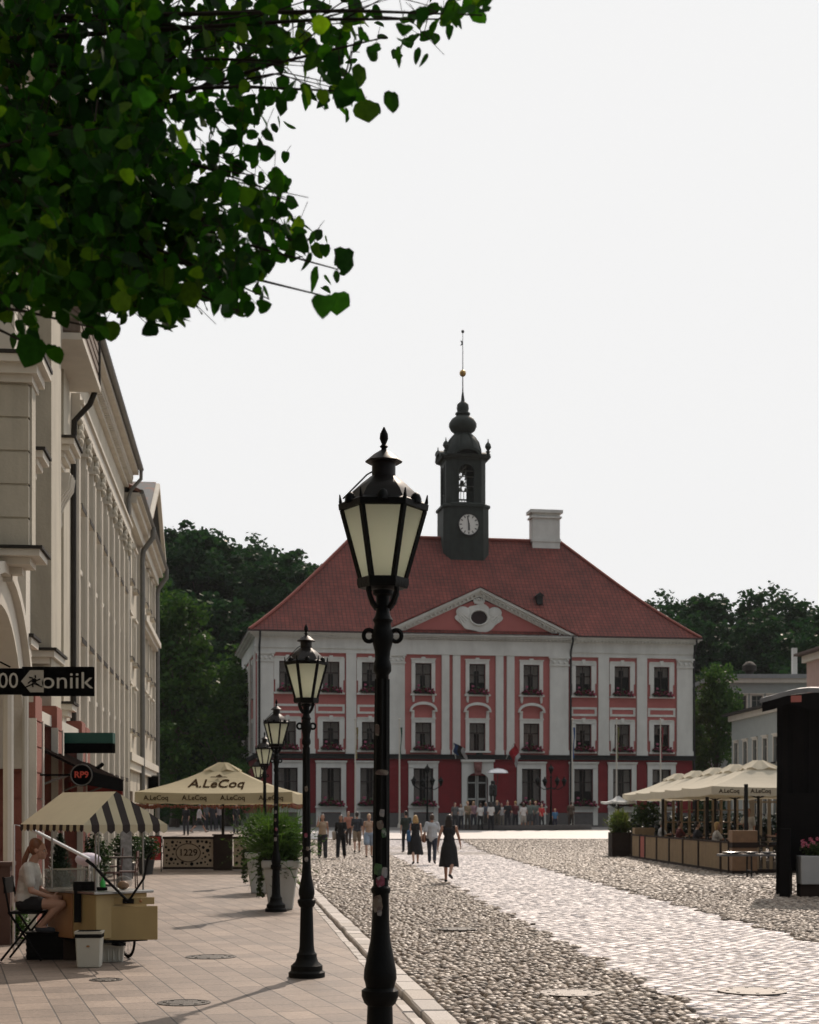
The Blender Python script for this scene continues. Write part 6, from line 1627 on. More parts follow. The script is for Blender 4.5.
# statue under an umbrella on a fountain basin
M_brz = mat('dark bronze', (.02,.022,.02), .5, .2, 8)
st = empty('statue', at(493, 101.0, GZ(101)-.03), 0, 'dark bronze statue of an embracing couple under a pale umbrella', 'statue')
mb = MB(); mb.lathe([(.8,0),(.8,.3),(.55,.35),(.45,1.5),(.42,1.75)], 16); mb.build('pedestal', M_brz, st)
mb = MB()
for s in (-1, 1):
    mb.cap((s*.10,0,1.0),(s*.11,0,1.5),.07,.09); mb.cap((s*.12,.08,1.0),(s*.11,.05,1.5),.07,.09); mb.cap((s*.12,0,1.5),(s*.10,0,2.0),.14,.16); mb.ball((s*.06,0,2.3), (.09,.1,.12), 10, 8); mb.cap((s*.1,0,2.0),(s*.07,0,2.2),.07,.06); mb.cap((s*.2,0,2.05),(-s*.05,-.15,1.8),.06,.05)
mb.v = [(x,y,z+.72) for x,y,z in mb.v]; mb.build('figures', M_brz, st); mb = MB(); mb.tube([(.15,-.1,2.5),(.3,0,3.1),(.3,0,3.9)], .025, 6); mb.build('umbrella_shaft', M_brz, st)
mb = MB(); mb.lathe([(.72,3.62),(.62,3.78),(.34,3.90),(.05,3.95)], 14, (.3,0), cap=False); mb.build('umbrella_canopy', mat('wet metal umbrella', (.6,.6,.62), .3, metal=.5), st)
fo = empty('fountain', at(520, 99.6, GZ(99.6)-.03), 0, 'long low dark stone fountain basin the crowd gathers round', 'fountain')
mb = MB(); a_, b_ = 4.6, 3.0; n = 40
el_ = lambda k, f: (a_*f*math.cos(2*math.pi*k/n), b_*f*math.sin(2*math.pi*k/n))
for k in range(n):
    p, q_, r_, s_ = el_(k,1), el_(k+1,1), el_(k+1,.9), el_(k,.9); mb.extr([p,q_,r_,s_], 0, .28, axis='z')
mb.build('basin_wall', M_plinth, fo); mb = MB(); mb.extr([el_(k,.89) for k in range(n)], .0, .14, axis='z'); mb.build('water', glass_mat('dark water', (.01,.012,.012), 0, .05), fo)
# ------------------------------------------------------------------ buildings beyond the right
def simple_building(name, loc, rz, w_, dep, h, wallm, roofm, label, rows, colsn, roof='flat', rise=1.5, ww=.9, wh=1.3, extras=None):
    b = empty(name, loc, rz, label, 'building'); hl = []; 
    for r_ in rows:
        for c in range(colsn): u = w_*(c+.5)/colsn; hl.append((u-ww/2, u+ww/2, r_, r_+wh))
    mb = MB(); wall_holes(mb, 0, w_, 0, h, hl, 0, .2); mb.add([(0,0,0),(0,dep,0),(0,dep,h),(0,0,h)], [(0,3,2,1)]); mb.add([(w_,0,0),(w_,dep,0),(w_,dep,h),(w_,0,h)], [(0,1,2,3)]); mb.add([(0,dep,0),(w_,dep,0),(w_,dep,h),(0,dep,h)], [(0,3,2,1)])
    mb.build('wall', wallm, b)
    if hl:
        for r_ in rows: wins(b, [w_*(c+.5)/colsn for c in range(colsn)], r_, ww, wh)
    mb = MB()
    if roof == 'flat': mb.box(-.3, w_+.3, -.3, dep+.3, h, h+.35)
    elif roof == 'gable': mb.extr([(-.5,h),(w_/2,h+rise),(w_+.5,h)], -.5, dep+.3)
    else: mb.extr([(-.6,h),(-.6,h+.12),(dep/2,h+rise),(dep+.5,h)], -.3, w_+.3, axis='x')
    mb.build('roof', roofm, b)
    mb = MB(); mb.box(-.2,w_+.2,-.2,-.003,h-.35,h-.002); mb.build('eaves', M_trim, b)
    return b
M_gw = mat('grey blue wall', (.30,.32,.30), .8, .08, 2); M_gr = mat('grey sheet roof', (.26,.27,.27), .45, .15, 2); M_pk2 = mat('dusty pink wall', (.38,.26,.22), .85, .08, 2)
b1 = simple_building('grey_roofed_building', (25.4, 128, .6), 0, 7.9, 9, 12.2, M_gw, M_gr, 'grey building with long flat roof between the trees and booth', (3, 6.4, 9.5), 6)
mb = MB(); mb.lathe([(.35,12.56),(.35,12.9),(.6,13.0),(.6,13.4),(.3,13.7),(.1,13.75)], 12, (3.0, 1.5)); mb.build('roof_ventilator', M_lead, b1)
mb = MB(); mb.box(6.6,7.0,1.5,1.9,12.56,14.9); mb.build('chimney', M_white, b1)
b2 = simple_building('side_street_building', (21.0, 101, .4), R(-87), 20.0, 9, 7.6, M_gw, M_lead, 'grey blue building with dark roof edge receding behind the terrace', (1.2, 4.3), 9, 'shed', 1.2, .9, 1.5)
mb = MB(); mb.box(.2,19.8,-.30,-.004,3.5,3.8); mb.build('string_course', M_trim, b2)
b4 = simple_building('tall_pink_house', (20.5, 80, .2), R(-86), 20.0, 10, 9.6, M_pk2, M_roofd, 'tall dusty pink house cut by the right edge above the booth', (2, 5.4), 9, 'shed', 1.0)
e = empty('hedge', (9.2, 66.4, .0), 0, 'low dark hedge closing the far end of the terrace', 'hedge'); mb = MB()
for k in range(10): leafcloud(mb, (.6+.85*k, 0, .85), (.7,.45,.85), 800, .11, rnd)
mb.build('leaves', M_con, e); mb = MB()
for k in range(10): mb.tube([(.6+.85*k, 0, 0), (.6+.85*k, 0, .9)], .03, 5)
mb.build('stems', M_earth, e)
# ------------------------------------------------------------------ people
def skin_mat(name, col): return mat(name, col, .5, .06, 9, spec=.4)
SK = [skin_mat('skin fair', (.42,.24,.17)), skin_mat('skin tan', (.33,.175,.115)), skin_mat('skin light', (.48,.29,.21))]
HAIR = {'brown': mat('hair brown', (.05,.025,.014), .5, .25, 40), 'dark': mat('hair dark', (.014,.010,.008), .45, .25, 40), 'blonde': mat('hair blonde', (.42,.27,.11), .5, .25, 40), 'red': mat('hair auburn', (.16,.06,.025), .5, .25, 40), 'grey': mat('hair grey', (.3,.29,.27), .6, .2, 40)}
CM = {}
def cloth(col):
    k = 'cloth %.2f %.2f %.2f' % col
    if k not in CM: CM[k] = mat(k, col, .9, .18, 7, .6, 16)
    return CM[k]
def remesh(mb, name, m, parent, vox, smooth=4):
    o = mb.build('tmp', m); md = o.modifiers.new('r', 'REMESH'); md.mode = 'VOXEL'; md.voxel_size = vox; md.use_smooth_shade = True
    s = o.modifiers.new('s', 'SMOOTH'); s.factor = .5; s.iterations = smooth
    dg = bpy.context.evaluated_depsgraph_get(); me = bpy.data.meshes.new_from_object(o.evaluated_get(dg))
    bpy.data.objects.remove(o); me.name = name
    if not me.materials: me.materials.append(m)
    me.polygons.foreach_set('use_smooth', [True]*len(me.polygons))
    r = bpy.data.objects.new(name, me); COL.objects.link(r); r.parent = parent; return r
def V(*a): return Vector(a)
def joints(pose):
    """figure 1.70 m facing +y; pose angles in degrees"""
    J = {}; g = lambda k, d=0: pose.get(k, d)
    ln = R(g('lean')); J['pel'] = V(0,0,.94); up = V(0, math.sin(ln), math.cos(ln))
    J['waist'] = J['pel']+up*.16; J['chest'] = J['pel']+up*.36; J['neck'] = J['pel']+up*.52; J['head'] = J['neck']+V(0,.02+g('nod')*.002,.13)
    tw = g('twist')*.01
    for s, n in ((-1,'L'),(1,'R')):
        J['sh'+n] = J['pel']+up*.475+V(s*.165, s*tw, 0)
        a = R(g('arm'+n, 0)); o = R(g('out'+n, 8)); b = R(g('elb'+n, 14))
        dirv = V(s*math.sin(o), math.sin(a)*math.cos(o), -math.cos(a)*math.cos(o)); J['el'+n] = J['sh'+n]+dirv*.28
        c = a+b; oi = o*.3-R(g('in'+n, 0)); d2 = V(s*math.sin(oi), math.sin(c)*math.cos(oi), -math.cos(c)*math.cos(oi)); J['wr'+n] = J['el'+n]+d2*.245; J['ha'+n] = J['wr'+n]+d2*.09; J['hd'+n] = d2
        J['hip'+n] = J['pel']+V(s*.085, -s*tw*.5, -.02); t = R(g('leg'+n, 0)); k = R(g('kn'+n, 3)); w_ = R(g('wide', 2))
        J['kn'+n] = J['hip'+n]+V(s*math.sin(w_), math.sin(t), -math.cos(t))*.42; q = t-k; J['an'+n] = J['kn'+n]+V(s*.005, math.sin(q), -math.cos(q))*.41
        f = q-R(g('ft'+n, 0)); J['to'+n] = J['an'+n]+V(s*.02, math.cos(f)*.16, math.sin(f)*.16-.055*math.cos(f))
    lo = min(J['toL'].z, J['toR'].z, J['anL'].z-.045, J['anR'].z-.045); dz = V(0,0,-(lo-.03))
    for k in J:
        if not k.startswith('hd'): J[k] = J[k]+dz
    return J
def body(J, S, m, parent, vox, fem=True, fine=False, B=1.0):
    mb = MB(); c = mb.cap
    mb.ball(J['pel'], (.15*B,.105*B,.12)); mb.ball(J['waist'], (.125*B,.088*B,.13)); mb.ball(J['chest'], (.15*B,.10*B,.15)); c(J['pel'], J['chest'], .10*B, .10*B); c(J['shL'], J['shR'], .05, .05); c(J['chest'], J['neck'], .085, .05); c(J['neck'], J['head'], .052, .05)
    h = J['head']; fw = (J.get('face') or V(0,1,0)).normalized(); lat = fw.cross(V(0,0,1)).normalized()
    rotm = Matrix((lat, fw, V(0,0,1))).transposed()
    hb = lambda p, r, nu=14, nv=10: mb.ball(h+rotm@V(*p), r, nu, nv, rot=rotm)
    hb((0,-.005,.055), (.073,.092,.092)); hb((0,.03,.0), (.058,.062,.075)); hb((0,.052,-.04), (.034,.036,.03)); hb((0,.096,.012), (.012,.018,.016)); hb((0,.088,.035), (.009,.014,.03)); hb((0,.078,-.022), (.022,.014,.010)); hb((0,.072,.052), (.045,.02,.012))
    for s in (-1,1): hb((s*.074,-.008,.02), (.012,.02,.028)); hb((s*.036,.06,.008), (.022,.022,.02))
    for n in 'LR':
        c(J['sh'+n], J['el'+n], .043*B, .036*B); c(J['el'+n], J['wr'+n], .035*B, .023); hand(mb, J['wr'+n], J['hd'+n], -1 if n == 'L' else 1, fine, J.get('curl'+n, .5))
        c(J['hip'+n], J['kn'+n], .083*B, .052); mid = J['kn'+n].lerp(J['an'+n], .35)+V(0,-.012,0); c(J['kn'+n], mid, .050, .050); c(mid, J['an'+n], .049, .033); c(J['an'+n]+V(0,-.02,-.01), J['to'+n], .035, .026)
    return remesh(mb, 'body', m, parent, vox)
def hand(mb, w_, d, s, fine, curl):
    d = d.normalized(); side = V(0,1,0) if abs(d.y) < .7 else V(0,0,1); fwd = (side-d*side.dot(d)).normalized(); nrm = d.cross(fwd).normalized()*s   # fwd: towards thumb
    pc = w_+d*.045; mb.ball(pc, (.016,.036,.048), 10, 8, rot=Matrix((nrm, fwd, d)).transposed())
    for k, (o, l) in enumerate(((.027,.070),(.009,.078),(-.009,.072),(-.026,.056))):
        b = w_+d*.082+fwd*o; a1 = curl*.7; d1 = (d*math.cos(a1)-nrm*math.sin(a1)); d2 = (d*math.cos(a1*2.1)-nrm*math.sin(a1*2.1))
        p1 = b+d1*l*.5; p2 = p1+d2*l*.5; r = .0085 if fine else .0105; mb.cap(b-d*.015, p1, r*1.05, r, 6); mb.cap(p1, p2, r, r*.8, 6)
    t0 = w_+d*.025+fwd*.022; t1 = t0+(d*.5+fwd*.8-nrm*.2).normalized()*.035; t2 = t1+(d*.9+fwd*.25-nrm*.3).normalized()*.03; mb.cap(t0, t1, .013, .011, 6); mb.cap(t1, t2, .0105, .008, 6)
def top(J, m, parent, vox, sleeve=.5, hem=-.05, B=1.0, name='shirt', loose=1.0):
    mb = MB(); c = mb.cap; k = .016*loose
    mb.ball(J['waist'], (.135*B+k,.098*B+k,.14)); mb.ball(J['chest'], (.152*B+k,.108*B+k,.15)); c(J['pel']+(J['waist']-J['pel'])*.1+V(0,0,.0), J['chest'], .115*B+k, .105*B+k); mb.ball(J['pel'].lerp(J['waist'], .25), (.158*B+k,.112*B+k,.13)); mb.ball(J['pel']+V(0,0,.03), (.160*B+k,.115*B+k,.10)); c(J['shL'].lerp(J['shR'],.08), J['shR'].lerp(J['shL'],.08), .044+k*.5, .044+k*.5); c(J['chest'], J['chest'].lerp(J['neck'], .78), .1, .062)
    for n in 'LR':
        a, b, w_ = J['sh'+n], J['el'+n], J['wr'+n]
        if sleeve > 0:
            e = a.lerp(b, min(1, sleeve*1.6)); c(a, e, .053*B+k*.6, .045*B+k*.9)
            if sleeve > .7: c(b, b.lerp(w_, min(1, (sleeve-.6)*2.4)), .042*B+k*.5, .034+k*.5)
    return remesh(mb, name, m, parent, vox, 3)
def trousers(J, m, parent, vox, length=1.0, B=1.0, name='trousers', loose=1.0):
    mb = MB(); c = mb.cap; k = .012*loose; mb.ball(J['pel'], (.155*B+k,.112*B+k,.12)); mb.ball(J['pel']+V(0,0,.06), (.14*B+k,.10*B+k,.08))
    for n in 'LR':
        h, kn, an = J['hip'+n], J['kn'+n], J['an'+n]
        if length < .55: c(h, h.lerp(kn, length*1.75), .088*B+k, .072+k*1.4)
        else: c(h, kn, .086*B+k, .058+k); c(kn, kn.lerp(an, min(1, (length-.5)*2)*.94), .056+k, .046+k*1.2)
    return remesh(mb, name, m, parent, vox, 3)
def skirt(J, m, parent, z_hem, flare=.12, name='skirt', seed=0, sway=0.0, top_at='waist'):
    rnd = random.Random(seed); mb = MB(); n = 28; wz = J[top_at].z+.02; prof = []; c0 = J['pel']
    for t in (0,.12,.3,.5,.7,.85,1.0):
        z = wz+(z_hem-wz)*t; r = .125+.045*min(1, t/.28)+flare*t; prof.append((r, z, t))
    vs = []; ks = .016+.0*seed
    kx = (J['knL']+J['knR'])/2; spread = abs(J['knL'].y-J['knR'].y)
    for r, z, t in prof:
        for k in range(n):
            a = 2*math.pi*k/n; f = 1+.05*t*math.sin(a*5+seed)+.03*t*math.sin(a*9+2*seed)
            vs.append((c0.x+r*f*math.cos(a)*1.02+sway*t, c0.y+(kx.y-c0.y)*t*.8+r*f*math.sin(a)*(.74+.5*spread*t), z+.012*t*math.sin(a*3+seed)))
    fs = []
    for i in range(len(prof)-1):
        for k in range(n): k2 = (k+1)%n; fs.append((i*n+k, i*n+k2, (i+1)*n+k2, (i+1)*n+k)[::-1])
    fs.append(tuple(range(n)))
    mb.add(vs, fs, 0, None, True); return mb.build(name, m, parent, angle=80)
def hair(J, m, parent, style, vox):
    mb = MB(); h = J['head']; fw = (J.get('face') or V(0,1,0)).normalized(); lat = fw.cross(V(0,0,1)).normalized(); rm = Matrix((lat, fw, V(0,0,1))).transposed(); P = lambda p: h+rm@V(*p)
    mb.ball(P((0,-.022,.072)), (.083,.094,.092), rot=rm); mb.ball(P((0,-.045,.03)), (.078,.07,.085), rot=rm)
    if style in ('long','pony'):
        if style == 'long':
            for s in (-1,0,1): mb.cap(P((s*.045,-.055,.0)), P((s*.06,-.075,-.27)), .05, .032)
        else:
            mb.ball(P((0,-.105,.03)), .03); mb.cap(P((0,-.115,.02)), P((.01,-.165,-.12)), .026, .034); mb.cap(P((.01,-.165,-.12)), P((.015,-.19,-.34)), .034, .014)
    if style == 'bob':
        for s in (-1,0,1): mb.cap(P((s*.055,-.04,.02)), P((s*.065,-.055,-.09)), .048, .04)
    return remesh(mb, 'hair', m, parent, vox, 2)
def shoes(J, m, parent, vox):
    mb = MB()
    for n in 'LR':
        a, t = J['an'+n], J['to'+n]; mb.cap(a+V(0,-.025,-.03), t, .040, .033)
    return remesh(mb, 'shoes', m, parent, vox, 2)
def eyes(J, parent):
    h = J['head']; fw = (J.get('face') or V(0,1,0)).normalized(); lat = fw.cross(V(0,0,1)).normalized(); rm = Matrix((lat, fw, V(0,0,1))).transposed()
    mb = MB(); w_ = mat('eye white', (.5,.5,.48), .3); d = mat('iris dark', (.03,.02,.015), .2)
    for s in (-1,1): mb.ball(h+rm@V(s*.03,.079,.033), (.011,.008,.007), 8, 6, 0, rot=rm); mb.ball(h+rm@V(s*.03,.086,.033), (.005,.003,.005), 8, 6, 1, rot=rm); mb.ball(h+rm@V(s*.031,.083,.052), (.016,.006,.004), 8, 4, 1, rot=rm)
    mb.ball(h+rm@V(0,.091,-.022), (.017,.006,.006), 8, 6, 2, rot=rm)
    mb.build('eyes_and_lips', [w_, d, mat('lips', (.32,.10,.09), .4)], parent)
def person(px, d, rz, h, pose, spec, label, group=None, z=None, vox=None, loc=None):
    s = h/1.70; L_ = loc if loc is not None else at(px, d, (GZ(d)-.035 if z is None else z)); e = empty('person', L_, rz, label, 'person', group); e.scale = (s, s, s)
    J = joints(pose) if 'J' not in pose else pose['J']
    if 'face' in pose: J['face'] = pose['face']
    vx = vox or (.011 if d < 45 else (.014 if d < 75 else .022)); B = spec.get('B', 1.0)
    body(J, s, SK[spec.get('skin', 0)], e, vx, B=B); hair(J, HAIR[spec.get('hair', 'brown')], e, spec.get('hs', 'short'), vx)
    if d < 75: eyes(J, e)
    if 'top' in spec: top(J, cloth(spec['top']), e, vx, spec.get('sleeve', .4), B=B, name=spec.get('tn', 'shirt'), loose=spec.get('loose', 1))
    if 'bot' in spec: trousers(J, cloth(spec['bot']), e, vx, spec.get('bl', 1.0), B=B, name='trousers' if spec.get('bl', 1) > .55 else 'shorts', loose=spec.get('bloose', 1))
    if 'skirt' in spec: skirt(J, cloth(spec['skirt']), e, spec.get('hem', .45), spec.get('flare', .06), seed=int(px))
    shoes(J, cloth(spec.get('shoe', (.02,.02,.02))), e, vx)
    return e, J
walk1 = dict(legL=24, knL=4, legR=-16, knR=22, ftR=-22, armL=-20, armR=18, elbL=10, elbR=22, lean=3, twist=2)
walk2 = dict(legL=-14, knL=18, ftL=-18, legR=20, knR=6, armL=16, armR=-16, elbL=20, elbR=12, lean=3, twist=-2)
stand = dict(wide=4, elbL=20, elbR=16)
BK = (.010,.010,.012)
# woman in black walking away, nearest of the walkers
e, J = person(449, 38.7, R(-12), 1.68, dict(legL=10, knL=4, legR=-10, knR=42, ftR=-35, armL=-22, armR=24, elbL=8, elbR=14, outL=14, outR=12, lean=2, twist=3), dict(skin=1, hair='dark', hs='long', top=BK, sleeve=.0, skirt=BK, hem=.40, flare=.085), 'woman in black dress with long dark hair walking away on the stone path')
# trio
e, J = person(415.5, 52.3, R(6), 1.66, dict(walk2, armL=-5, armR=10), dict(skin=2, hair='blonde', hs='bob', top=BK, sleeve=0, skirt=BK, hem=.34, flare=.10), 'blonde woman in long black dress with blue bag walking away')
mb = MB(); mb.cap((-.24,-.02,.86),(-.24,-.02,1.12),.085,.07); mb.tube([(-.24,-.02,1.15),(-.18,0,1.45),(-.1,-.02,1.5)], .012, 6); mb.build('blue_bag', mat('blue bag', (.03,.10,.22), .7), e)['label'] = 'blue shoulder bag'
e, J = person(432, 53.0, R(-4), 1.72, dict(walk1, outL=14, outR=14), dict(skin=1, hair='brown', hs='short', top=(.40,.42,.44), sleeve=.55, bot=(.02,.025,.04), B=1.18, loose=1.8), 'person in loose pale grey shirt with brown bag walking beside blonde woman')
mb = MB(); mb.cap((-.27,.0,.80),(-.27,.03,.95),.09,.07); mb.tube([(-.25,0,1.0),(-.14,.05,1.42),(.1,.0,1.5)], .012, 6); mb.build('brown_bag', mat('brown bag', (.14,.06,.035), .7), e)
e, J = person(406, 68, R(10), 1.78, dict(stand), dict(skin=0, hair='dark', top=(.02,.03,.025), sleeve=.5, bot=BK), 'tall person all in dark clothes behind the blonde woman')
# group left of the near lamp, most of them coming this way
sal = dict(stand, armR=62, elbR=112, inR=18, outR=18); 
e, J = person(322.5, 58.6, R(184), 1.72, dict(walk1, armR=62, elbR=118, inR=14), dict(skin=0, hair='brown', hs='long', top=(.36,.27,.19), sleeve=0, bot=(.02,.02,.025), bloose=2.2), 'woman in beige top and dark wide trousers shading her eyes with a hand')
e, J = person(341, 59.3, R(176), 1.66, dict(walk2, elbL=60), dict(skin=1, hair='dark', hs='long', top=BK, sleeve=.9, bot=BK, bloose=2.0), 'woman wholly in black with long dark hair and a pale bag')
mb = MB(); mb.cap((.27,.04,.78),(.27,.04,1.0),.07,.08); mb.build('pale_bag', mat('pale bag', (.35,.30,.24), .8), e)
e, J = person(348.5, 76, R(175), 1.72, dict(walk1), dict(skin=0, hair='red', top=(.34,.15,.11), sleeve=.5, bot=(.05,.035,.03)), 'person in faded red brown top far behind the woman in black')
e, J = person(357, 67.5, R(4), 1.78, dict(walk2), dict(skin=0, hair='dark', top=(.03,.035,.045), sleeve=.5, bot=(.22,.17,.12), bl=.5, B=1.05), 'man in dark tee and beige shorts walking toward the town hall')
e, J = person(369, 60.0, R(182), 1.70, dict(walk2), dict(skin=2, hair='blonde', hs='pony', top=(.42,.30,.22), sleeve=0, bot=(.26,.33,.42), bl=.42, bloose=3), 'woman in beige top and light blue shorts beside the nearest lamp post')
e, J = person(199, 92, R(-80), 1.75, dict(walk1, legL=30, legR=-24), dict(skin=0, hair='dark', top=(.45,.42,.42), sleeve=.5, bot=(.02,.02,.02), bl=.5), 'person in white tee and black shorts striding under the beige umbrella')
# crowd before the hall
W_ = (.50,.49,.47); crowd = [
 (455,97,(.10,.10,.10),(.03,.03,.035),'dark grey top and black trousers, left end of the hall crowd'),
 (461,98,W_,(.04,.04,.05),'white top and dark trousers, second from the left in hall crowd'),
 (467.5,97.3,(.20,.15,.09),(.06,.05,.04),'brown jacket beside the white top at the left of hall crowd'),
 (473.5,99,(.30,.18,.20),(.05,.05,.06),'dusty pink top before the left door leaf'),
 (480.5,97,(.58,.57,.55),(.03,.03,.03),'bright white tee standing before the hall door'),
 (486,99.2,(.08,.09,.12),(.10,.09,.08),'navy top between the two white tees'),
 (491,96.6,(.55,.54,.52),(.015,.015,.02),'white tee and black trousers just left of the statue'),
 (497,98.6,(.03,.03,.03),(.12,.10,.08),'black top just right of the statue pedestal'),
 (501.5,98.6,(.50,.49,.48),(.25,.22,.18),'white shirt and beige trousers right of the statue'),
 (507.5,96.8,(.015,.015,.015),(.02,.02,.025),'all black clothes in the middle of the hall crowd'),
 (515.5,98.2,(.10,.02,.025),(.03,.03,.04),'dark red top in the middle of the hall crowd'),
 (523.5,96.8,(.55,.53,.52),(.30,.28,.25),'white tee and light shorts before a red wall pier'),
 (530,98.6,(.14,.17,.15),(.10,.10,.10),'grey green jacket right of the light shorts'),
 (535.5,98.9,(.16,.19,.17),(.12,.12,.13),'pale green grey top beside the red jacket'),
 (541.5,96.8,(.38,.03,.03),(.03,.03,.04),'bright red jacket near the branched lamp'),
 (571,99,(.10,.07,.05),(.07,.05,.04),'brown clothes standing alone by the middle flagpole')]
rc = random.Random(21)
for (px, d, tcol, bcol, lb) in crowd:
    short = 'shorts' in lb
    person(px, d, R(rc.choice((170, 190, 0, 20, 150, 210))), rc.uniform(1.62, 1.82), dict(stand, armL=rc.uniform(-5,20), armR=rc.uniform(-5,25), elbR=rc.choice((15,70)), elbL=rc.choice((15,60)), legL=rc.uniform(0,8)), dict(skin=rc.choice((0,1,2)), hair=rc.choice(('brown','dark','blonde','grey')), hs=rc.choice(('short','short','bob','long')), top=tcol, sleeve=.5, bot=bcol, bl=.5 if short else 1.0), 'person in '+lb, 'people gathered before the town hall')
person(555, 97, R(185), 1.32, dict(stand), dict(skin=0, hair='blonde', top=(.05,.14,.26), sleeve=.5, bot=(.03,.03,.05)), 'child in blue tee standing right of the branched lamp', 'people gathered before the town hall')
for i, (px, d, tcol, lb) in enumerate(((186, 88, BK, 'person in black at the left beneath the far side of the beige umbrella'), (213, 95, (.03,.03,.04), 'person in dark navy just right of the striding figure'), (219, 97, (.30,.25,.24), 'person in dull pink top left of the beige umbrella pole'), (236, 90, BK, 'person in black right of the beige umbrella pole'), (206, 98, (.1,.1,.1), 'person in dark grey behind the striding figure'))):
    person(px, d, R(160+20*i), 1.72, dict(stand), dict(skin=i%3, hair=('brown','dark')[i%2], top=tcol, sleeve=.6, bot=(.03,.03,.04)), lb, 'people seen beneath the beige umbrella')
# seated people on the terrace
def seated_pose(seat=.46, lean=6, armf=35):
    J = joints(dict(lean=lean, armL=armf, armR=armf, elbL=50, elbR=60)); dz = V(0,0,seat+.09-J['pel'].z)
    for k in list(J):
        if k.startswith('hd'): continue
        J[k] = J[k]+dz
    for s, n in ((-1,'L'),(1,'R')): h = J['hip'+n]; J['kn'+n] = V(s*.12, .42, seat+.05); J['an'+n] = V(s*.12, .44, .10); J['to'+n] = V(s*.13, .58, .035)
    return J
seats = [(9.72, 49.3, -95, (.55,.53,.50), 'blonde', 'bob', 'seated person in white top behind the fourth fence panel'),
 (11.45, 52.5, 95, (.50,.46,.42), 'red', 'long', 'seated red haired woman in pale top under the second terrace umbrella'),
 (9.72, 52.7, -90, (.05,.05,.06), 'dark', 'short', 'seated person in dark jacket behind the third fence panel'),
 (9.72, 56.1, -85, (.12,.03,.03), 'brown', 'short', 'seated person in maroon top behind the red fence panel'),
 (12.1, 49.5, -90, (.02,.02,.025), 'dark', 'long', 'seated woman in black in the middle row of the terrace'),
 (12.1, 46.7, -90, (.10,.12,.10), 'brown', 'short', 'seated man in olive shirt near the slatted railing'),
 (13.5, 56.0, 90, (.45,.10,.08), 'dark', 'bob', 'seated person in red top deep in the terrace'),
 (9.72, 60.1, -90, (.50,.50,.50), 'grey', 'short', 'seated grey haired person in white near the far fence corner')]
for x, d, rz, tcol, hc, hs_, lb in seats:
    person(0, d, R(rz), 1.7, dict(J=seated_pose()), dict(skin=int(d*7)%3, hair=hc, hs=hs_, top=tcol, sleeve=.5, bot=(.03,.03,.04)), lb, 'people seated on the terrace', loc=V(x, d, .07), vox=.022)
person(0, 54.4, R(150), 1.74, dict(stand, armR=40, elbR=50), dict(skin=0, hair='red', top=(.50,.48,.45), sleeve=.5, bot=(.02,.02,.02)), 'standing server in white shirt among the terrace tables', 'people seated on the terrace', loc=V(11.9, 54.4, .07), vox=.018)
# seated vendor, close
d0 = 17.9; base = V(at(26, d0).x, d0, 0)
J = dict(pel=V(0,.0,.67), waist=V(0,.01,.82), chest=V(0,.045,.99), neck=V(0,.085,1.135), head=V(0,.145,1.245), face=V(.10,1,-.22))
for s, n in ((-1,'L'),(1,'R')):
    J['sh'+n] = V(s*.155,.055,1.075); J['el'+n] = V(s*.20,.11,.81); J['wr'+n] = V(s*.11,.315,.735); J['ha'+n] = V(s*.08,.40,.72); J['hd'+n] = (J['ha'+n]-J['wr'+n]).normalized(); J['hip'+n] = V(s*.085,.0,.655); J['curl'+n] = .8
J['knR'] = V(.12,.44,.655); J['anR'] = V(.10,.19,.40); J['toR'] = V(.10,.33,.355); J['knL'] = V(-.10,.50,.74); J['anL'] = V(-.12,.55,.355); J['toL'] = V(-.12,.70,.305)
e = empty('person', base, R(-90), 'seated vendor with long auburn ponytail, white tee and black shorts beside coffee cart', 'person')
body(J, 1, SK[0], e, .0062, fine=True); hair(J, HAIR['red'], e, 'pony', .007); eyes(J, e)
top(J, cloth((.52,.50,.46)), e, .008, .42, loose=1.2); trousers(J, cloth(BK), e, .009, .22, name='shorts', loose=1.0); shoes(J, cloth((.03,.035,.035)), e, .008)
# folding chair
c = empty('folding_chair', (base.x, base.y, 0), R(-90), 'black high folding chair the vendor sits on', 'chair')
mb = MB(); mb.box(-.2,.2,-.16,.2,.545,.57); mb.build('seat', M_rub, c); mb = MB(); mb.box(-.19,.19,-.21,-.19,.78,.96); mb.tube([(-.2,-.14,.56),(-.2,-.215,.97)], .012, 6); mb.tube([(.2,-.14,.56),(.2,-.215,.97)], .012, 6); mb.build('backrest', M_rub, c)
for s in (-1,1):
    mb = MB(); mb.tube([(s*.2,.2,.56),(s*.2,-.24,.012)], .014, 6); mb.build('leg', M_rub, c); mb = MB(); mb.tube([(s*.18,-.15,.56),(s*.18,.22,.012)], .014, 6); mb.build('leg', M_rub, c)
b = empty('step_box', at(77, 18.05, 0), 0, 'dark box under the vendor far foot beside the cart', 'box'); mb = MB(); mb.box(-.13,.10,-.14,.14,0,.25); mb.build('box', M_fence_d, b, bevel=.008); mb = MB(); mb.box(-.14,.11,-.15,.15,.252,.268); mb.build('lid', M_rub, b)
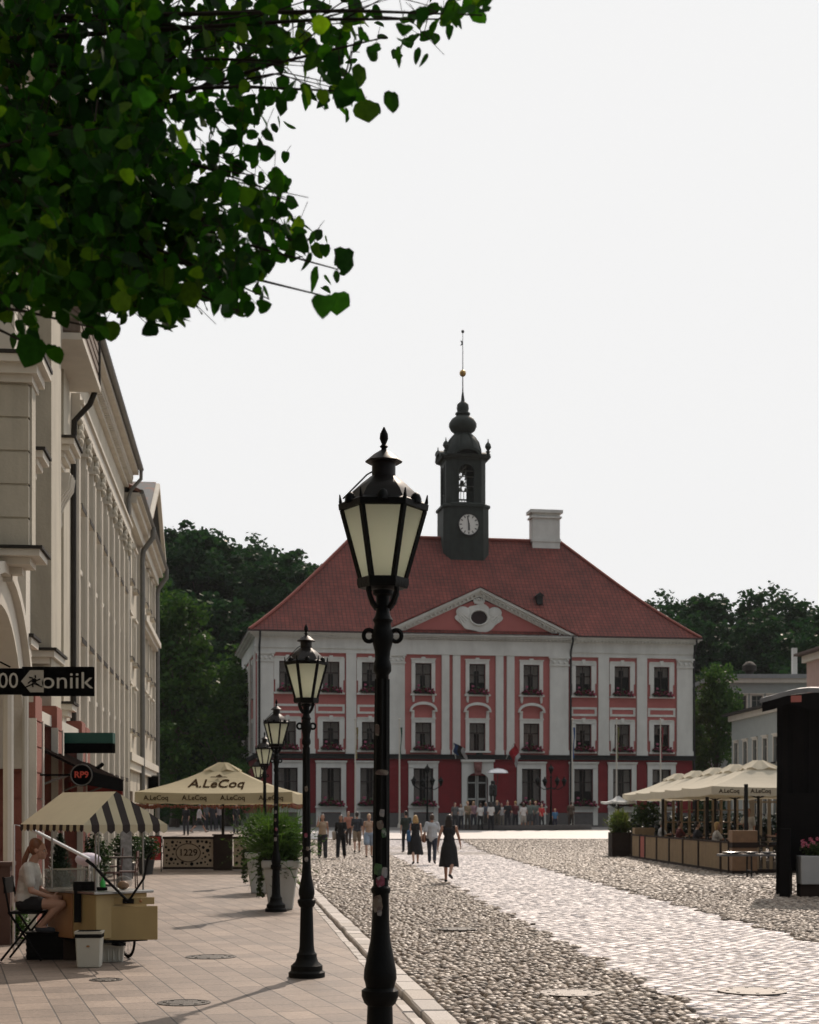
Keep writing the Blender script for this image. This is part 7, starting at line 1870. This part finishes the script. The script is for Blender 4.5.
# ------------------------------------------------------------------ trees
def leaf_island(name, cols, tl): return island_mat(name, cols, .6, .06, 0, tl=tl)
M_bark = mat('bark', (.06,.045,.033), .9, .3, 8, .8, 25)
M_far1 = leaf_island('hill foliage', [(.010,.034,.014),(.019,.054,.019),(.008,.028,.012),(.028,.068,.022),(.014,.043,.015)], .25)
M_far2 = leaf_island('linden foliage', [(.022,.060,.015),(.042,.096,.022),(.020,.048,.014),(.060,.115,.028),(.032,.076,.019)], .3)
def crown_mesh(seed, r, h, zb, clumps, per, s0, material, name='crown', lobes=7):
    rng = np.random.default_rng(seed); cs = []
    lob = [(rng.uniform(-.45,.45)*r, rng.uniform(-.45,.45)*r, zb+h*rng.uniform(.25,.78), r*rng.uniform(.42,.62)) for _ in range(lobes)]+[(0,0,zb+h*.5,r*.62),(rng.uniform(-.15,.15)*r,0,zb+h*.83,r*.36)]
    for k in range(clumps):
        lx, ly, lz, lr = lob[k % len(lob)]; v = rng.normal(0,1,3); v /= np.linalg.norm(v); rr = lr*rng.uniform(.40,1.04)
        cs.append((lx+v[0]*rr, ly+v[1]*rr, max(lz+v[2]*rr*h/(2*r)*1.0, zb*.8), rng.uniform(.6,1.1)*r*.23))
    C = np.array(cs); n = clumps*per
    idx = np.repeat(np.arange(clumps), per); g = rng.normal(0,1,(n,3)); g /= np.linalg.norm(g, axis=1, keepdims=True); P = C[idx,:3]+g*C[idx,3:4]*(rng.random((n,1))**.4)*np.array([1.15,1.15,.75])
    a = rng.normal(0,1,(n,3)); a[:,2] *= .6; a /= np.linalg.norm(a, axis=1, keepdims=True); b = np.cross(a, rng.normal(0,1,(n,3))); b /= np.linalg.norm(b, axis=1, keepdims=True)
    s = s0*rng.uniform(.6,1.35,(n,1)); Vv = np.stack([P-a*s, P+b*s*.62, P+a*s, P-b*s*.62], 1).reshape(-1,3)
    me = bpy.data.meshes.new(name); me.vertices.add(4*n); me.vertices.foreach_set('co', Vv.reshape(-1).astype(np.float32)); me.loops.add(4*n); me.loops.foreach_set('vertex_index', np.arange(4*n, dtype=np.int32)); me.polygons.add(n); me.polygons.foreach_set('loop_start', np.arange(0, 4*n, 4, dtype=np.int32))
    me.materials.append(material); me.update(); return me, C
def trunk_mesh(seed, C, r0, zb, zt, name='trunk'):
    rnd = random.Random(seed); mb = MB(); pts = [V(rnd.uniform(-.1,.1)*k, rnd.uniform(-.1,.1)*k, zt*k/6) for k in range(7)]; mb.tube(pts, [r0*(1.35 if k == 0 else 1-.12*k) for k in range(7)], 8)
    for k in range(0, len(C), max(1, len(C)//14)):
        c = C[k]; s = pts[rnd.choice((2,3,4,5))]; e = V(*c[:3]); m_ = s.lerp(e, .5)+V(0,0,.3); mb.tube([s, m_, e], [r0*.35, r0*.22, r0*.06], 5)
    mb.v = [tuple(p) for p in mb.v]; o = mb.build(name, M_bark); me = o.data; bpy.data.objects.remove(o); return me
variants = []
for sd in range(4):
    me, C = crown_mesh(30+sd, 4.9, 11.0, 3.0, 190, 60, .27, M_far1); variants.append((me, trunk_mesh(sd, C, .28, 3, 11)))
lind = []
for sd in range(3):
    me, C = crown_mesh(60+sd, 4.2, 11.5, 2.0, 150, 60, .19, M_far2); lind.append((me, trunk_mesh(10+sd, C, .26, 2, 11)))
def plant(kind, x, d, sc, rz, label, cat='tree', group=None, name='tree', z=None, sz=1.0):
    e = empty(name, (x, d, (hill_z(x, d) if z is None else z)-.1), rz, label, cat, group); e.scale = (sc, sc, sc*sz)
    for nm, me in (('crown', kind[0]), ('trunk', kind[1])):
        o = bpy.data.objects.new(nm, me); COL.objects.link(o); o.parent = e
    return e
rt = random.Random(77)
# left hill, four rows
for row, (d, h_) in enumerate(((134,1.0),(144,1.05),(155,1.1),(168,1.12),(182,1.12),(197,1.12))):
    x = -38 if row else -31
    while x < -.068*d:
        dd = d+rt.uniform(-3,3); plant(variants[rt.randrange(4)], x+rt.uniform(-1.5,1.5), dd, h_*rt.uniform(.88,1.15), rt.uniform(0,6.28), 'dark tree on the wooded hill rising left of and behind the town hall', 'tree', 'trees on the left hill'); x += 6.3
# right hill
for row, (d, h_) in enumerate(((136,.80),(147,.88),(158,.90),(171,.95),(184,.96),(199,.96))):
    x = .152*d
    while x < 58:
        dd = d+rt.uniform(-3,3); plant(variants[rt.randrange(4)], x+rt.uniform(-1.5,1.5), dd, h_*rt.uniform(.85,1.18), rt.uniform(0,6.28), 'dark tree on the wooded hill rising right of and behind the town hall', 'tree', 'trees on the right hill'); x += 6.3
for (x, d, s_) in ((27.2, 174, 1.0), (24.6, 158, .8), (41.5, 166, 1.02), (45.5, 178, 1.0)): plant(variants[int(d)%4], x, d, s_, d, 'dark tree on the wooded hill rising right of and behind the town hall', 'tree', 'trees on the right hill')
# low undergrowth on the hills
for nm, x0, x1, lb in (('undergrowth', -42, -4, 'dark undergrowth on the hill left of the hall'), ('undergrowth', 14, 60, 'dark undergrowth on the hill right of the hall')):
    rng = np.random.default_rng(int(x1)+100); n = 16000; X = rng.uniform(x0, x1, n); D = rng.uniform(126, 178, n); Z = np.array([hill_z(a, b) for a, b in zip(X, D)])+rng.random(n)**1.5*2.6
    P = np.stack([X,D,Z],1); a = rng.normal(0,1,(n,3)); a /= np.linalg.norm(a,axis=1,keepdims=True); b = np.cross(a, rng.normal(0,1,(n,3))); b /= np.linalg.norm(b,axis=1,keepdims=True); s = .34*rng.uniform(.6,1.4,(n,1))
    Vv = np.stack([P-a*s, P+b*s*.7, P+a*s, P-b*s*.7],1).reshape(-1,3); me = bpy.data.meshes.new(nm); me.vertices.add(4*n); me.vertices.foreach_set('co', Vv.reshape(-1).astype(np.float32)); me.loops.add(4*n); me.loops.foreach_set('vertex_index', np.arange(4*n, dtype=np.int32)); me.polygons.add(n); me.polygons.foreach_set('loop_start', np.arange(0,4*n,4,dtype=np.int32)); me.materials.append(M_far1); me.update()
    o = bpy.data.objects.new(nm, me); COL.objects.link(o); tag(o, lb, 'undergrowth', kind='stuff')
# lindens beside the hall
for (k, x, d, sc, sz, lb) in ((0, -17.0, 112, 1.15, 1.12, 'tall light green linden just right of the far street building'), (1, -14.0, 119, .92, 1.0, 'lighter linden close to the left end of the hall'), (2, -19.5, 104, .8, 1.0, 'lower linden half hidden behind the far street building'), (1, -13.6, 128, 1.0, 1.1, 'tree in the gap directly behind the left flank of the hall'),
        (2, 23.7, 119.5, .62, 1.55, 'tall dark linden just right of the hall'), (0, 22.8, 123, .5, 1.35, 'medium linden before the grey roofed building'), (1, 23.7, 108, .34, .95, 'small linden between the terrace umbrellas and the pale building')):
    plant(lind[k], x, d, sc, x, lb, 'tree', None, 'linden_tree', sz=sz)
plant(lind[0], -11.5, 103, .33, 1, 'small round shrub tree at the left corner of the hall', 'shrub', None, 'small_tree')
# hedge line under the left trees
for i, (x, d, lb) in enumerate(((-14.5, 104, 'dark bush beneath the linden left of hall'), (-18.2, 100, 'dark bush near the end of the far street building'), (-16.2, 108, 'dark bush behind the other two left of hall'))):
    plant(lind[(i+1)%3], x, d, .36, i, lb, 'bush', 'bushes left of the hall', 'bush', sz=.7)

# ------------------------------------------------------------------ the overhanging linden
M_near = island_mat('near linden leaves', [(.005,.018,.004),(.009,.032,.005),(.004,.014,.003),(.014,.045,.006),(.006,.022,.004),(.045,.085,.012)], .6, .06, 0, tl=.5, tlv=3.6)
def leaf_mesh(mb, p, s, M, mi=0):
    j_ = lambda: rn.uniform(.86,1.14)
    o = [(0,-.04),(.20*j_(),-.10),(.40*j_(),.02),(.47*j_(),.27),(.42*j_(),.55),(.22*j_(),.82),(0,1.0)]; vs = []; 
    for x, y in o: vs.append((x, y, .10*abs(x)**1.0*2-.12*y*y))
    for x, y in o[1:-1]: vs.append((-x, y, .10*abs(x)*2-.12*y*y))
    vs += [(0,.3,-.02),(0,.65,-.06)]
    q = [(0,1,2,12 - 0),]
    # fan faces on each side of the midrib (0, c1=12, c2=13, tip=6)
    fs = [(0,1,2,12),(12,2,3,4),(12,4,5,13),(13,5,6),(0,12,8,7),(12,10,9,8),(12,13,11,10),(13,6,11)]
    mb.add([M @ V(x*s, y*s, z*s) for x, y, z in vs], fs, mi, None, True)
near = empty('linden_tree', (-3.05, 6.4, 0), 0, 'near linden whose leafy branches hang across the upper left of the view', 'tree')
O = near.location
rn = random.Random(5); lv = MB(); tw = MB()
trunk_top = V(0,0,3.4)
tk = MB(); tk.tube([(0,0,-.05),(0,0,.3),(.03,.02,1.2),(.05,0,2.2),(.02,.05,3.4),(0,.1,4.6),(.05,.1,6.0)], [.24,.19,.165,.15,.14,.11,.06], 12)
# clusters: image column, row, depth, radii in px, leaf count
CL = [(70,60,5.2,110,90,420),(170,60,5.0,90,70,230),(60,170,5.0,100,80,420),(150,170,4.8,85,75,330),(60,255,4.7,85,55,240),(130,250,4.6,85,55,270),(215,228,4.5,72,48,190),(255,180,4.6,42,42,60),
 (235,110,4.7,55,50,85),(300,55,4.6,60,45,105),(350,85,4.5,40,30,42),(380,30,4.5,65,28,80),(440,12,4.4,35,14,22),(475,8,4.3,18,8,6),(300,238,4.4,38,22,34),(200,286,4.4,64,24,62),(330,262,4.3,18,14,8),(322,290,4.3,12,16,5),(130,300,4.4,50,16,34),
 (25,305,4.5,40,34,70),(120,15,5.4,120,40,260),(300,8,5.0,70,16,50),(38,345,4.4,18,14,9),(15,240,4.2,60,70,120),(100,120,4.2,110,90,160),(92,322,4.35,16,16,9),(168,314,4.35,22,18,14),(232,304,4.35,14,18,10),(262,292,4.35,14,14,6),(225,25,4.8,60,30,60),(255,262,4.5,40,20,34)]
tips = []
for (cx, cy, d, rx, ry, n) in CL:
    n = int(n*LEAFK*(2.8 if n > 200 else 1.6))
    for k in range(n):
        a = rn.uniform(0,6.283); q = math.sqrt(rn.random())*(rn.uniform(.75,1.08) if rn.random() < .88 else rn.uniform(1.0,1.3)); dd = d+rn.gauss(0,.28)+rn.uniform(-.25,.45)
        px, py = cx+rx*q*math.cos(a), cy+ry*q*math.sin(a)
        p = V((px-CX)/F*dd, dd, CAMZ+(HZ-py)/F*dd)-O; s = rn.uniform(.032,.058)
        if mnoise.noise(V((p.x+O.x)*5.5, dd*1.2, p.z*5.5)) < (-.28 if px < 150 and py < 300 else -.02): continue
        M = Matrix.Translation(p) @ Matrix.Rotation(rn.uniform(0,6.28),4,'Z') @ Matrix.Rotation(R(-55)+rn.gauss(0,.75),4,'X') @ Matrix.Rotation(rn.gauss(0,.9),4,'Y') @ Matrix.Rotation(rn.gauss(0,.9),4,'Z')
        leaf_mesh(lv, p, s, M); 
        if k % 9 == 0: tips.append((p, M))
        if k % 3 == 0: tw.tube([p, p+V(rn.uniform(-.05,.03), rn.uniform(-.04,.04), rn.uniform(.02,.07))], .0011, 3)
    c = V((cx-CX)/F*d, d, CAMZ+(HZ-cy)/F*d)-O; st = V(.03,.02,rn.uniform(3.6,4.8)) ; m1 = st.lerp(c, .45)+V(0,0,.18); 
    tw.tube([st, m1, c.lerp(m1,.2), c+V(.02,0,-.02)], [.024,.010,.005,.002], 6)
    for j in range(5 if rx >= 34 else 0):
        e_ = c+V(rx/F*d*rn.uniform(-.6,.5), rn.uniform(-.3,.3), ry/F*d*rn.uniform(-.5,.5)); st2 = c.lerp(m1, rn.uniform(0,.4)); tw.tube([st2, st2.lerp(e_,.5)+V(0,0,.05), e_], [.003,.002,.001], 4)
# specific hanging sprays at the rim
for (px, py, d, s) in ((392,103,4.2,.055),(362,78,4.4,.06),(416,58,4.3,.045),(425,62,4.3,.04),(110,333,4.3,.06),(339,306,4.3,.07),(345,262,4.35,.07),(312,284,4.3,.07),(35,355,4.2,.085),(455,15,4.3,.06),(487,4,4.3,.05),(365,115,4.4,.075),(348,100,4.4,.07),(213,300,4.4,.085),(185,298,4.4,.08)):
    p = V((px-CX)/F*d, d, CAMZ+(HZ-py)/F*d+s*.5)-O; M = Matrix.Translation(p) @ Matrix.Rotation(rn.uniform(-.8,.8),4,'Z') @ Matrix.Rotation(R(-90)+rn.uniform(-.3,.3),4,'X') @ Matrix.Rotation(rn.uniform(-.4,.4),4,'Y') @ Matrix.Rotation(rn.uniform(-.5,.5),4,'Z'); leaf_mesh(lv, p, s, M)
# rest of the crown, above and left of the frame
for k in range(int(2600*LEAFK)):
    v = V(rn.gauss(0,1), rn.gauss(0,1), rn.gauss(0,1)).normalized()*(rn.random()**.35); p = V(-.1+v.x*2.3, .1+v.y*2.1, 5.9+v.z*1.5)
    w_ = p+O
    if (HZ-(w_.z-CAMZ)/w_.y*F) > -10 and w_.x/w_.y*F+CX > 0: continue
    M = Matrix.Translation(p) @ Matrix.Rotation(rn.uniform(0,6.28),4,'Z') @ Matrix.Rotation(R(-60)+rn.gauss(0,.6),4,'X'); leaf_mesh(lv, p, rn.uniform(.07,.10), M)
for k in range(int(6500*LEAFK)):  # unseen leaf mass added up-sun to keep the hanging leaves dark
    v = V(rn.gauss(0,1), rn.gauss(0,1), rn.gauss(0,1)).normalized()*(rn.random()**.35); p = V(-.9+v.x*2.5, 7.7+v.y*2.1, 7.2+v.z*1.6)
    if HZ-(p.z-CAMZ)/p.y*F > -14: continue
    M = Matrix.Translation(p-O) @ Matrix.Rotation(rn.uniform(0,6.28),4,'Z') @ Matrix.Rotation(R(-60)+rn.gauss(0,.6),4,'X'); leaf_mesh(lv, p-O, rn.uniform(.07,.11), M)
for k in range(5): tk.tube([(0,.1,4.2+.3*k), (.9+.1*k,.6,5.4+.1*k), (1.6+.3*k,1.2+.2*k,6.0+.12*k), (2.0+.35*k,1.8+.15*k,6.3+.2*k)], [.06,.045,.025,.01], 6)  # limbs added to carry the unseen shading leaves
for k in range(12):
    a = k*.55; tk.tube([(0,0,2.8+.2*k), (.7*math.cos(a), .7*math.sin(a), 3.6+.2*k), (1.7*math.cos(a), 1.6*math.sin(a), 5.2+.1*k)], [.06,.04,.01], 6)
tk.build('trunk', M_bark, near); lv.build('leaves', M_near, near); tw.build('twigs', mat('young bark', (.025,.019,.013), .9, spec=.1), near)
if HAZE:
    hb_ = MB(); hb_.box(-260, 260, -40, 420, -40, 75); hm = bpy.data.materials.new('thin air haze'); hm.use_nodes = True; nt = hm.node_tree
    nt.nodes.remove(nt.nodes['Principled BSDF']); pvn = nt.nodes.new('ShaderNodeVolumePrincipled'); pvn.inputs['Color'].default_value = (.9,.93,.95,1); pvn.inputs['Density'].default_value = HAZE; pvn.inputs['Anisotropy'].default_value = .0
    nt.links.new(pvn.outputs[0], nt.nodes['Material Output'].inputs['Volume']); tag(hb_.build('haze', hm), 'thin pale haze in the air over the square', 'haze', kind='stuff')
